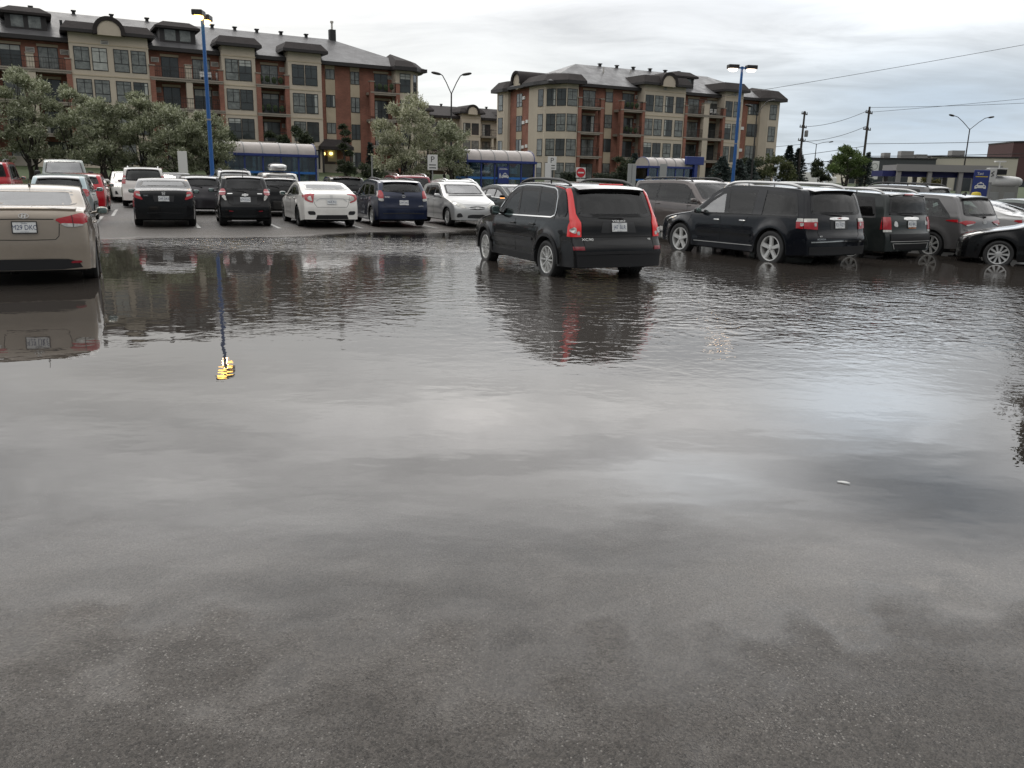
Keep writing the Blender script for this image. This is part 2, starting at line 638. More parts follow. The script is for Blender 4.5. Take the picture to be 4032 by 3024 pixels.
def asphalt_material(name, dry=False):
    m = bpy.data.materials.new(name)
    m.use_nodes = True
    n, l = m.node_tree.nodes, m.node_tree.links
    b = n['Principled BSDF']
    geo = nd(n, 'ShaderNodeNewGeometry')
    sep = nd(n, 'ShaderNodeSeparateXYZ')
    l.new(geo.outputs['Position'], sep.inputs[0])

    def noise(sc_, det, rough=.6):
        t = nd(n, 'ShaderNodeTexNoise')
        t.inputs['Scale'].default_value = sc_
        t.inputs['Detail'].default_value = det
        t.inputs['Roughness'].default_value = rough
        l.new(geo.outputs['Position'], t.inputs['Vector'])
        return t.outputs[0]

    def vor(sc_, feature='F1'):
        t = nd(n, 'ShaderNodeTexVoronoi')
        t.inputs['Scale'].default_value = sc_
        t.feature = feature
        l.new(geo.outputs['Position'], t.inputs['Vector'])
        return t

    def mr(v, a, b_, c, d):
        r = nd(n, 'ShaderNodeMapRange')
        for i, k in zip(('From Min', 'From Max', 'To Min', 'To Max'), (a, b_, c, d)):
            r.inputs[i].default_value = k
        l.new(v, r.inputs[0])
        return r.outputs[0]

    def mth(op, a, b_):
        q = nd(n, 'ShaderNodeMath', operation=op)
        for i, v in enumerate((a, b_)):
            if isinstance(v, (int, float)):
                q.inputs[i].default_value = v
            else:
                l.new(v, q.inputs[i])
        return q.outputs[0]
    # film of water near the pool: flat and shiny; grain stands out of it farther up
    up = mr(mth('ADD', sep.outputs[2], mth('MULTIPLY', mth('SUBTRACT', noise(2.3, 4), .5), .010)), .0005, .012, 0, 1)
    # stone chips in the binder: a few pale ones
    v1 = vor(125)
    v2 = vor(290)
    col_sep = nd(n, 'ShaderNodeSeparateXYZ')
    l.new(v1.outputs['Color'], col_sep.inputs[0])
    pale = mth('MULTIPLY', mth('MULTIPLY', mr(col_sep.outputs[0], .84, .97, 0, 1), mr(noise(1.3, 5), .40, .62, .15, 1.3)), mr(v1.outputs['Distance'], .25, .55, 1, 0))
    chips = mr(col_sep.outputs[1], 0, 1, .50, 1.50)
    bign = mr(noise(.35, 6), .3, .7, .88, 1.12)
    midn = mr(noise(9, 5), .3, .7, .88, 1.12)
    tone = mth('MULTIPLY', mth('MULTIPLY', mth('MULTIPLY', chips, bign), midn), mr(up, 0, 1, .74, 1.0))
    sc_n = nd(n, 'ShaderNodeVectorMath', operation='SCALE')
    sc_n.inputs[0].default_value = (.058, .053, .048)
    l.new(tone, sc_n.inputs['Scale'])
    mx = nd(n, 'ShaderNodeMixRGB')
    l.new(mth('MULTIPLY', mth('MULTIPLY', pale, .75), mth('ADD', mth('MULTIPLY', up, .6), .4)), mx.inputs[0])
    l.new(sc_n.outputs[0], mx.inputs[1])
    mx.inputs[2].default_value = (.34, .33, .31, 1)
    l.new(mx.outputs[0], b.inputs['Base Color'])
    grain = mth('ADD', mth('MULTIPLY', mr(v1.outputs['Distance'], 0, .7, 1, 0), 1.0), mth('MULTIPLY', mr(v2.outputs['Distance'], 0, .7, 1, 0), .45))
    bp = nd(n, 'ShaderNodeBump')
    bp.inputs['Distance'].default_value = .0075
    l.new(mth('ADD', mth('MULTIPLY', up, .85), .015), bp.inputs['Strength'])
    l.new(grain, bp.inputs['Height'])
    l.new(bp.outputs[0], b.inputs['Normal'])
    l.new(mth('ADD', mth('MULTIPLY', up, .36), .05), b.inputs['Roughness'])
    b.inputs['IOR'].default_value = 1.42
    MATS[name] = m
    return m


def water_material():
    m = bpy.data.materials.new('flood_water')
    m.use_nodes = True
    n, l = m.node_tree.nodes, m.node_tree.links
    for x in list(n):
        n.remove(x)
    o = nd(n, 'ShaderNodeOutputMaterial')
    geo = nd(n, 'ShaderNodeNewGeometry')
    sep = nd(n, 'ShaderNodeSeparateXYZ')
    l.new(geo.outputs['Position'], sep.inputs[0])

    def mth(op, a, b_=None, clamp=False):
        q = nd(n, 'ShaderNodeMath', operation=op, use_clamp=clamp)
        for i, v in enumerate((a, b_)):
            if v is None:
                continue
            if isinstance(v, (int, float)):
                q.inputs[i].default_value = v
            else:
                l.new(v, q.inputs[i])
        return q.outputs[0]

    def blob(cx, cy, rx, ry):
        a = mth('DIVIDE', mth('SUBTRACT', sep.outputs[0], cx), rx)
        c = mth('DIVIDE', mth('SUBTRACT', sep.outputs[1], cy), ry)
        d2 = mth('ADD', mth('MULTIPLY', a, a), mth('MULTIPLY', c, c))
        return mth('POWER', 2.718, mth('MULTIPLY', d2, -1.0))

    def noise(scale, det, loc=(0, 0, 0), st=(1, 1, 1), dist=0.0):
        mp = nd(n, 'ShaderNodeMapping')
        mp.inputs['Location'].default_value = loc
        mp.inputs['Scale'].default_value = st
        l.new(geo.outputs['Position'], mp.inputs[0])
        t = nd(n, 'ShaderNodeTexNoise')
        t.inputs['Scale'].default_value = scale
        t.inputs['Detail'].default_value = det
        t.inputs['Roughness'].default_value = .5
        t.inputs['Distortion'].default_value = dist
        l.new(mp.outputs[0], t.inputs['Vector'])
        return t.outputs[0]
    m_right = blob(5.0, 12.4, 5.5, 3.0)
    m_car = blob(2.6, 15.0, 3.6, 3.0)
    m_left = blob(-4.5, 21.0, 6.0, 2.1)
    m_mid = blob(-4.0, 12.5, 6.0, 4.0)
    patchy = mth('ADD', mth('MULTIPLY', noise(.5, 3, (4, 2, 0)), 1.6), -.15, True)
    strong = mth('MULTIPLY', mth('ADD', mth('ADD', mth('MULTIPLY', m_right, 2.2), mth('MULTIPLY', m_car, .7)), mth('ADD', mth('MULTIPLY', m_left, 5.0), mth('MULTIPLY', m_mid, .02))), patchy)
    r1 = noise(4.2, 2.5, (0, 0, 0), (1, 1.25, 1), .5)
    r2 = noise(9.0, 2, (3, 8, 0), (1, 1.2, 1), .3)
    rip = mth('ADD', mth('MULTIPLY', r1, .022), mth('MULTIPLY', r2, .007))
    calm = mth('ADD', mth('MULTIPLY', noise(.9, 2, (7, 1, 0), (1, 1.6, 1)), .0030), mth('MULTIPLY', noise(3.0, 2, (1, 5, 0), (1, 1.5, 1)), .0007))
    h = mth('ADD', mth('MULTIPLY', rip, mth('ADD', strong, .006)), calm)
    bp = nd(n, 'ShaderNodeBump')
    bp.inputs['Strength'].default_value = 1.0
    bp.inputs['Distance'].default_value = 1.0
    l.new(h, bp.inputs['Height'])
    fr = nd(n, 'ShaderNodeFresnel')
    fr.inputs[0].default_value = 1.6
    l.new(bp.outputs[0], fr.inputs['Normal'])
    gl = nd(n, 'ShaderNodeBsdfGlossy')
    gl.inputs['Roughness'].default_value = 0.012
    l.new(bp.outputs[0], gl.inputs['Normal'])
    tr = nd(n, 'ShaderNodeBsdfTransparent')
    tr.inputs[0].default_value = (1, .99, .98, 1)
    # the film thins out towards the shore
    at = nd(n, 'ShaderNodeAttribute')
    at.attribute_name = 'rise'
    rs = mth('ADD', at.outputs['Fac'], mth('MULTIPLY', mth('SUBTRACT', noise(2.1, 5, (2, 9, 0)), .5), .010))
    rs = mth('ADD', rs, mth('MULTIPLY', mth('SUBTRACT', noise(60, 2, (2, 1, 0)), .5), .002))
    fd = nd(n, 'ShaderNodeMapRange')
    fd.interpolation_type = 'SMOOTHSTEP'
    for k_, q_ in zip(('From Min', 'From Max', 'To Min', 'To Max'), (-.011, .009, 1, 0)):
        fd.inputs[k_].default_value = q_
    l.new(rs, fd.inputs[0])
    # suspended silt hides the bottom where it is deep
    df = nd(n, 'ShaderNodeBsdfDiffuse')
    df.inputs[0].default_value = (.048, .042, .037, 1)
    dp = nd(n, 'ShaderNodeMapRange')
    for k_, q_ in zip(('From Min', 'From Max', 'To Min', 'To Max'), (-.012, -.07, 0, .93)):
        dp.inputs[k_].default_value = q_
    l.new(at.outputs['Fac'], dp.inputs[0])
    body = nd(n, 'ShaderNodeMixShader')
    l.new(dp.outputs[0], body.inputs[0])
    l.new(tr.outputs[0], body.inputs[1])
    l.new(df.outputs[0], body.inputs[2])
    mx = nd(n, 'ShaderNodeMixShader')
    l.new(mth('MULTIPLY', fr.outputs[0], fd.outputs[0]), mx.inputs[0])
    l.new(body.outputs[0], mx.inputs[1])
    l.new(gl.outputs[0], mx.inputs[2])
    l.new(mx.outputs[0], o.inputs[0])
    MATS['flood_water'] = m
    return m


asphalt_material('wet_asphalt')
water_material()


def grid_sheet(name, xs, ys, zf, material, keep=None):
    X, Y = np.meshgrid(xs, ys)
    Z = zf(X, Y)
    nx, ny = len(xs), len(ys)
    vs = np.stack([X.ravel(), Y.ravel(), Z.ravel()], 1)
    i = np.arange(nx * ny).reshape(ny, nx)
    q = np.stack([i[:-1, :-1], i[:-1, 1:], i[1:, 1:], i[1:, :-1]], -1).reshape(-1, 4)
    if keep is not None:
        q = q[keep(vs[q].mean(1))]
    me = bpy.data.meshes.new(name)
    me.from_pydata(vs.tolist(), [], q.tolist())
    me.polygons.foreach_set('use_smooth', [True] * len(me.polygons))
    me.materials.append(MATS[material])
    me.update()
    o = bpy.data.objects.new(name, me)
    COL.objects.link(o)
    return tag(o, kind='structure')


xs = np.r_[np.linspace(-90, -20, 36)[:-1], np.arange(-20, -5, .22), np.arange(-5, 5, .08), np.arange(5, 34, .22), np.linspace(34, 160, 40)]
ys = np.r_[np.linspace(-30, 0, 12)[:-1], np.arange(0, 6, .07), np.arange(6, 36, .2), np.linspace(36, 140, 50)]


def kdist(x, y):
    return (x - KERB0[0]) * KERB_N[0] + (y - KERB0[1]) * KERB_N[1]


grid_sheet('parking_lot', xs, ys, lot_z, 'wet_asphalt', lambda c: kdist(c[:, 0], c[:, 1]) < 4)



def flood():
    """water lying level in the hollow; at its rim it runs out as a film on the tarmac"""
    ax = xs[(xs > -17) & (xs < 37)]
    ay = ys[(ys > 1.2) & (ys < 36)]
    o = grid_sheet('flood_water', ax, ay, lambda X, Y: np.maximum(0.0, np.minimum(lot_z(X, Y) + .0012, .03)), 'flood_water',
                   lambda c: lot_z(c[:, 0], c[:, 1]) < .027)
    v = np.array([q.co for q in o.data.vertices])
    at = o.data.attributes.new('rise', 'FLOAT', 'POINT')
    at.data.foreach_set('value', lot_z(v[:, 0], v[:, 1]).astype(np.float32))


flood()

# ground beyond, to the horizon
mat('far_ground', (.07, .07, .065), .8, vary=.2, vscale=.05)
gb = MB()
gb.add([(-1500, -300, -.4), (1500, -300, -.4), (1500, 2600, -.4), (-1500, 2600, -.4)], [(0, 1, 2, 3)])
struct('ground', gb, 'far_ground')

# kerb and lawn
mat('kerb_concrete', (.28, .27, .25), .7, vary=.2, vscale=2)
kb = MB()
k_at = lambda s, d, z: (KERB0[0] + KERB_D[0] * s + KERB_N[0] * d, KERB0[1] + KERB_D[1] * s + KERB_N[1] * d, z)
for a in np.arange(-60, 150, 3.0):
    p = [k_at(a, 0, -.05), k_at(a + 2.985, 0, -.05), k_at(a + 2.985, .16, -.05), k_at(a, .16, -.05), k_at(a, .02, .16), k_at(a + 2.985, .02, .16), k_at(a + 2.985, .16, .165), k_at(a, .16, .165)]
    kb.add(p, [(4, 5, 6, 7), (0, 1, 5, 4), (1, 2, 6, 5), (2, 3, 7, 6), (3, 0, 4, 7)])
struct('kerb', kb, 'kerb_concrete')
m = mat('lawn', (.040, .058, .018), .9, vary=.35, vscale=.6, bump=.03, bscale=6)
vs, fs = [], []
ss = np.r_[np.linspace(-80, -30, 6)[:-1], np.linspace(-30, 70, 60), np.linspace(70, 600, 12)[1:]]
dd = [.16, 1, 2, 4, 6, 8, 11, 14, 20, 28, 36, 44, 60, 120, 400, 900]
for s_ in ss:
    for d_ in dd:
        vs.append(k_at(s_, d_, float(verge_z(d_)) - (.0 if d_ > 1 else .0) + (.06 * (vnoise(s_ * .5, d_ * .5, 4) - .5) if d_ > 1 else 0)))
nd_ = len(dd)
for i in range(len(ss) - 1):
    for j in range(nd_ - 1):
        fs.append((i * nd_ + j, (i + 1) * nd_ + j, (i + 1) * nd_ + j + 1, i * nd_ + j + 1))
lb = MB()
lb.add(vs, fs)
struct('lawn', lb, 'lawn', smooth=True)


def verge_at(x, y):
    return float(verge_z(max(0.0, float(kdist(x, y)))))


# tufts of dry tall grass along the kerb
def dry_grass():
    rnd = random.Random(5)
    vs, fs = [], []
    for k in range(9000):
        s_ = rnd.uniform(-8, 60)
        d_ = rnd.uniform(.8, 5.5)
        if vnoise(s_ * .35, d_ * .4, 9) < .42:
            continue
        x, y, _ = k_at(s_, d_, 0)
        z = verge_at(x, y) - .03
        h = rnd.uniform(.2, .75)
        a = rnd.uniform(0, 6.28)
        w = .035
        lx, ly = rnd.uniform(-.25, .25) * h, rnd.uniform(-.25, .25) * h
        b = len(vs)
        vs += [(x - w * math.cos(a), y - w * math.sin(a), z), (x + w * math.cos(a), y + w * math.sin(a), z), (x + lx * .6 + w * .7 * math.cos(a), y + ly * .6 + w * .7 * math.sin(a), z + h * .6), (x + lx, y + ly, z + h)]
        fs += [(b, b + 1, b + 2), (b, b + 2, b + 3)]
    mb = MB()
    mb.add(vs, fs)
    m = mat('dry_grass', (.17, .125, .055), .9)
    n, l = m.node_tree.nodes, m.node_tree.links
    g = nd(n, 'ShaderNodeNewGeometry')
    r = nd(n, 'ShaderNodeValToRGB')
    r.color_ramp.elements[0].color = (.07, .075, .025, 1)
    r.color_ramp.elements[1].color = (.27, .19, .09, 1)
    l.new(g.outputs['Random Per Island'], r.inputs[0])
    l.new(r.outputs[0], n['Principled BSDF'].inputs['Base Color'])
    return tag(mb.build('tall_grass', m, recalc=False), 'tall dry tan grass growing in clumps behind the kerb', 'grass', kind='stuff')


dry_grass()

# worn white bay lines on the tarmac
mat('line_paint', (.42, .42, .40), .5, vary=.5, vscale=6)


def bay_line(x, y, deg, length, w=.11):
    a = R(deg)
    fx, fy = math.cos(a), math.sin(a)
    n = int(length / .2)
    px = np.array([x + fx * length * i / n for i in range(n + 1)])
    py = np.array([y + fy * length * i / n for i in range(n + 1)])
    vs, fs = [], []
    for i in range(n + 1):
        for sg in (-1, 1):
            qx, qy = px[i] - fy * w / 2 * sg, py[i] + fx * w / 2 * sg
            vs.append((qx, qy, float(lot_z(qx, qy)) + .010))
    for i in range(n):
        fs.append((2 * i, 2 * i + 1, 2 * i + 3, 2 * i + 2))
    mb = MB()
    mb.add(vs, fs)
    struct('bay_line', mb, 'line_paint')


for cx, cy in [(-13.0, 26.0), (-9.75, 26.4 - .6), (-7.5, 27.0 - .6), (-5.15, 27.6 - .2), (-2.85, 28.4)]:
    bay_line(cx + .28, cy - .65, 113.5, 5.2)
bay_line(-12.2, 24.1, 113.5, 5.0)
bay_line(-14.6, 30.5, 113.5, 5.0)
# ================================================================= buildings
def wall_mat(name, col, vary=.1, scale=.5, rough=.85):
    return mat(name, col, rough, vary=vary, vscale=scale)


def brick_mat():
    m = bpy.data.materials.new('red_brick')
    m.use_nodes = True
    n, l = m.node_tree.nodes, m.node_tree.links
    b = n['Principled BSDF']
    b.inputs['Roughness'].default_value = .85
    tc = nd(n, 'ShaderNodeTexCoord')
    # the bricks run along whichever way the wall faces
    geo = nd(n, 'ShaderNodeNewGeometry')
    sx = nd(n, 'ShaderNodeSeparateXYZ')
    l.new(tc.outputs['Object'], sx.inputs[0])
    ad = nd(n, 'ShaderNodeMath', operation='ADD')
    l.new(sx.outputs[0], ad.inputs[0])
    l.new(sx.outputs[1], ad.inputs[1])
    cb = nd(n, 'ShaderNodeCombineXYZ')
    l.new(ad.outputs[0], cb.inputs[0])
    l.new(sx.outputs[2], cb.inputs[1])
    br = nd(n, 'ShaderNodeTexBrick')
    br.inputs['Scale'].default_value = 1.0
    br.inputs['Brick Width'].default_value = .24
    br.inputs['Row Height'].default_value = .08
    br.inputs['Mortar Size'].default_value = .012
    br.inputs['Color1'].default_value = (.31, .118, .080, 1)
    br.inputs['Color2'].default_value = (.24, .090, .062, 1)
    br.inputs['Mortar'].default_value = (.20, .12, .09, 1)
    l.new(cb.outputs[0], br.inputs['Vector'])
    t = nd(n, 'ShaderNodeTexNoise')
    t.inputs['Scale'].default_value = .8
    t.inputs['Detail'].default_value = 6
    l.new(tc.outputs['Object'], t.inputs['Vector'])
    r = nd(n, 'ShaderNodeMapRange')
    r.inputs['From Min'].default_value = .3
    r.inputs['From Max'].default_value = .7
    r.inputs['To Min'].default_value = .78
    r.inputs['To Max'].default_value = 1.22
    l.new(t.outputs[0], r.inputs[0])
    v = nd(n, 'ShaderNodeVectorMath', operation='SCALE')
    l.new(br.outputs[0], v.inputs[0])
    l.new(r.outputs[0], v.inputs['Scale'])
    l.new(v.outputs[0], b.inputs['Base Color'])
    MATS['red_brick'] = m


brick_mat()
wall_mat('stucco', (.50, .435, .35), .10, .4)
wall_mat('stucco_pale', (.47, .395, .29), .12, .6)
wall_mat('stone_base', (.36, .33, .28), .18, 1.2)
mat('shingle', (.085, .083, .085), .42, vary=.22, vscale=.7, rvary=.12, bump=.02, bscale=5)
mat('shingle_dark', (.034, .029, .028), .8, spec=.25, vary=.2, vscale=1.2, bump=.02, bscale=5)
mat('fascia', (.020, .017, .017), .5)
mat('frame_black', (.018, .017, .017), .5)
mat('slab_concrete', (.28, .245, .205), .7, vary=.12, vscale=1.0)
mat('rail_iron', (.015, .013, .013), .5)
mat('pane_dark', (.050, .056, .056), .06, 0, 0, .8, vary=.3, vscale=.6)
mat('pane_curtain', (.17, .18, .17), .10, 0, .4, .6, vary=.5, vscale=1.8)
mat('pane_pale', (.40, .41, .38), .12, 0, .4, .5, vary=.25, vscale=2.2)
mat('grille_white', (.50, .48, .44), .6)
mat('vent_black', (.02, .02, .02), .7)
mat('warm_lamp', (.9, .8, .3), .4, emit=(1.0, .85, .25), estr=3.0)
mat('door_brown', (.045, .03, .022), .4)
mat('plastic_white', (.7, .7, .68), .4)
mat('pot_green', (.05, .075, .03), .9, vary=.4, vscale=6)

_wr = random.Random(11)


class Building:
    """local frame: x along the main facade (to the right), y away from the viewer, z up"""

    def __init__(s, name, label, origin, az):
        s.root = thing(name, label, 'building', (origin[0], origin[1], 0), R(90 - az), 'brick and stucco apartment buildings')

    def part(s, name, mb, mats, parent=None, **kw):
        return mb.build(name, mats, parent or s.root, **kw)

    def window(s, x, w0, z0, z1, width, face=None, bars='T', pane=None, name='window'):
        """window in a plane: face = (origin xy, direction xy) for walls not parallel to the facade"""
        mb, g = MB(), MB()
        f = .06
        x0, x1 = x, x + width
        mb.box(x0 - f, x1 + f, -.03, .02, z1, z1 + f)
        mb.box(x0 - f, x1 + f, -.04, .02, z0 - f, z0)
        mb.box(x0 - f, x0, -.03, .02, z0, z1)
        mb.box(x1, x1 + f, -.03, .02, z0, z1)
        xm = (x0 + x1) / 2
        if bars == 'T':
            zt = z0 + (z1 - z0) * .36
            mb.box(xm - .03, xm + .03, -.028, .018, zt + .035, z1)
            mb.box(x0, x1, -.03, .019, zt - .035, zt + .035)
            mb.box(x0, x1, -.027, .017, z1 - .30, z1 - .26) if (z1 - z0) > 1.7 else None
        elif bars == 'I':
            mb.box(xm - .03, xm + .03, -.028, .018, z0, z1)
        elif bars == 'H':
            zt = z0 + (z1 - z0) * .32
            mb.box(x0, x1, -.03, .019, zt - .03, zt + .03)
        elif bars == 'II':
            zt = z0 + (z1 - z0) * .32
            mb.box(xm - .05, xm + .05, -.03, .019, z0, z1)
            mb.box(x0, xm - .05, -.028, .018, zt - .03, zt + .03)
            mb.box(xm + .05, x1, -.028, .018, zt - .03, zt + .03)
        g.box(x0 - .01, x1 + .01, -.012, .03, z0 - .01, z1 + .01)
        if pane is None:
            pane = _wr.choice(['pane_dark', 'pane_dark', 'pane_dark', 'pane_curtain', 'pane_curtain'])
        cu = None
        if pane == 'pane_dark' and _wr.random() < .45 and width > .8:      # a blind or curtain drawn part of the way
            cu = MB()
            k = _wr.choice([0, 1, 2])
            if k == 0:
                cu.box(x0 + .02, x1 - .02, -.019, -.013, z1 - (z1 - z0) * _wr.uniform(.12, .3), z1 - .02)
            elif k == 1:
                cu.box(x0 + .03, x0 + width * _wr.uniform(.15, .3), -.019, -.013, z0 + .04, z1 - .04)
            else:
                cu.box(x1 - width * _wr.uniform(.15, .3), x1 - .03, -.019, -.013, z0 + .04, z1 - .04)
        if face:
            (ox, oy), (dx, dy) = face
            M = Matrix(((dx, -dy, 0, ox), (dy, dx, 0, oy), (0, 0, 1, 0), (0, 0, 0, 1)))
        else:
            M = Matrix.Translation((0, w0, 0))
        mb.xform(M)
        g.xform(M)
        w = s.part(name, mb, 'frame_black')
        s.part('pane', g, pane, w)
        if cu:
            s.part('curtain', cu.xform(M), 'pane_pale', w)
        return w

    def door(s, x, w0, z0, z1, width):
        return s.window(x, w0, z0, z1, width, None, 'I', None, 'balcony_door')

    def balcony(s, x0, x1, y0, y1, z, gaps=(), posts=True, clutter=None, rail=1.05):
        mb = MB()
        mb.box(x0, x1, y0, y1, z - .28, z)
        mb.box(x0 - .04, x1 + .04, y0 - .05, y0 + .04, z - .10, z + .03)
        b = s.part('balcony', mb, 'slab_concrete')
        r = MB()
        r.box(x0, x1, y0 + .04, y0 + .09, z + rail - .05, z + rail)
        r.box(x0, x1, y0 + .045, y0 + .085, z + rail * .55, z + rail * .55 + .03)
        r.box(x0, x1, y0 + .045, y0 + .085, z + .10, z + .13)
        n = int((x1 - x0) / .22)
        for i in range(n + 1):
            x = x0 + (x1 - x0) * i / n
            r.box(x - .011, x + .011, y0 + .05, y0 + .08, z + .03, z + rail - .05)
        s.part('railing', r, 'rail_iron', b)
        if clutter == 'chairs':
            c = MB()
            for cx in (x0 + .8, x0 + 1.5, x0 + 2.4):
                c.box(cx, cx + .45, y0 + .5, y0 + .95, z + .40, z + .45)
                c.box(cx, cx + .45, y0 + .92, y0 + .97, z + .45, z + .95)
                for lx in (cx + .03, cx + .40):
                    for ly in (y0 + .52, y0 + .92):
                        c.box(lx - .025, lx + .025, ly - .025, ly + .025, z, z + .40)
            s.part('chairs', c, 'plastic_white', b)
        elif clutter == 'plants':
            c = MB()
            for cx in np.arange(x0 + .5, x1 - .5, .7):
                c.blob((cx, y0 + .35, z + .5 + .2 * _wr.random()), (.28, .22, .35), 2, 8, 6)
            s.part('planter', c, 'pot_green', b)
        return b

    def pier(s, x0, x1, y0, y1, z0, z1, mt='red_brick', cap=True, name='pier'):
        mb = MB()
        mb.box(x0, x1, y0, y1, z0, z1)
        p = s.part(name, mb, mt)
        if cap:
            c = MB()
            c.box(x0 - .06, x1 + .06, y0 - .06, y1 + .06, z1, z1 + .10)
            s.part('cap', c, 'slab_concrete', p)
        return p

    def ac(s, x, y, z, w=.75, h=.45):
        mb = MB()
        mb.box(x, x + w, y - .06, y, z, z + h, 0)
        for i in range(3):
            mb.box(x + .06, x + w - .06, y - .075, y - .055, z + .06 + i * .12, z + .11 + i * .12, 1)
        s.part('air_grille', mb, ['grille_white', 'fascia'])

    def lintel(s, x0, x1, y, z):
        mb = MB()
        mb.box(x0, x1, y - .05, y, z, z + .22)
        s.part('lintel', mb, 'stucco_pale')

    def mansard(s, x0, x1, y0, z0, z1, back, over=.62, name='bay_roof', arch=None, rise=1.0):
        """dark shingled cap with sloping sides over a bay"""
        mb = MB()
        i = .08
        a = [(x0 - over, y0 - over, z0), (x1 + over, y0 - over, z0), (x1 + over, back, z0), (x0 - over, back, z0)]
        a2 = [(x, y, z0 + .28) for x, y, _ in a]
        b = [(x0 - i, y0 + .15, z1), (x1 + i, y0 + .15, z1), (x1 + i, back, z1), (x0 - i, back, z1)]
        q = [(0, 1, 5, 4), (1, 2, 6, 5), (2, 3, 7, 6), (3, 0, 4, 7)]
        mb.add(a + a2, [(3, 2, 1, 0)] + q, 1)
        mb.add(a2 + b, q, 0)
        pk = ((x0 + x1) / 2, y0 + (back - y0) * .55, z1 + .25 * rise)
        mb.add(b + [pk], [(0, 1, 4), (1, 2, 4), (2, 3, 4), (3, 0, 4)], 0)
        o = s.part(name, mb, ['shingle_dark', 'fascia'])
        if arch:
            cx, rr, zc = arch
            ab, fb = MB(), MB()
            n = 20
            vs, fs = [], []
            for k in range(n + 1):
                t = math.pi * (-.06 + 1.12 * k / n)
                for rad, y in ((rr, y0 - over - .10), (rr + .38, y0 - over - .14), (rr + .38, back), (rr, back)):
                    vs.append((cx + rad * math.cos(t), y, zc + rad * math.sin(t)))
            for k in range(n):
                for j in range(4):
                    fs.append((4 * k + j, 4 * k + (j + 1) % 4, 4 * k + 4 + (j + 1) % 4, 4 * k + 4 + j))
            fs += [(0, 1, 2, 3), tuple(4 * n + j for j in (3, 2, 1, 0))]
            ab.add(vs, fs)
            s.part('arch', ab, 'shingle_dark', o, smooth=True)
            pts = [(cx + rr * math.cos(t), zc + rr * math.sin(t)) for t in np.linspace(0, math.pi, 20)] + [(cx - rr, z0 - .1), (cx + rr, z0 - .1)]
            fb.slab(pts, 'y', y0 - over - .03, y0 + 1)
            s.part('gable', fb, 'stucco', o)
        return o

    def dormer(s, x0, x1, y0, z0, z1, zt, back):
        mb = MB()
        mb.box(x0, x1, y0, back, z0, z1)
        d = s.part('dormer', mb, 'fascia')
        for i in range(2):
            xa = x0 + (x1 - x0) * (.14 + .42 * i)
            xb = xa + (x1 - x0) * .30
            g = MB()
            g.box(xa, xb, y0 - .03, y0 + .02, z0 + .35, z1 - .08)
            gw = s.part('window', g, 'pane_curtain', d)
        r = MB()
        o = .45
        a = [(x0 - o, y0 - o, z1), (x1 + o, y0 - o, z1), (x1 + o, back, z1), (x0 - o, back, z1)]
        a2 = [(x, y, z1 + .22) for x, y, _ in a]
        b = [(x0 + .45, y0 + .35, zt - .25), (x1 - .45, y0 + .35, zt - .25), (x1 - .45, back, zt - .25), (x0 + .45, back, zt - .25)]
        q = [(0, 1, 5, 4), (1, 2, 6, 5), (2, 3, 7, 6), (3, 0, 4, 7)]
        r.add(a + a2, [(3, 2, 1, 0)] + q)
        r.add(a2 + b, q)
        r.add(b + [((x0 + x1) / 2, back - .5, zt)], [(0, 1, 4), (1, 2, 4), (2, 3, 4), (3, 0, 4)])
        s.part('roof', r, 'shingle_dark', d)
        return d

    def vent(s, x, y, z, k=1.0):
        mb = MB()
        mb.box(x - .15 * k, x + .15 * k, y - .15 * k, y + .15 * k, z - .5, z + .22)
        mb.box(x - .23 * k, x + .23 * k, y - .23 * k, y + .23 * k, z + .23, z + .34)
        s.part('roof_vent', mb, 'vent_black')


def bay_box(b, x0, x1, y0, y1, z0, z1, lines=(), name='bay', mt='stucco'):
    mb = MB()
    mb.box(x0, x1, y0, y1, z0, z1)
    o = b.part(name, mb, mt)
    if lines:
        for z in lines:
            t = MB()
            t.box(x0 - .04, x1 + .04, y0 - .04, y0 - .0, z, z + .10)
            b.part('cornice', t, 'stucco_pale', o)
    return o


FL4 = [(10.72, 12.66), (7.86, 9.78), (4.96, 6.90), (2.1, 4.0)]

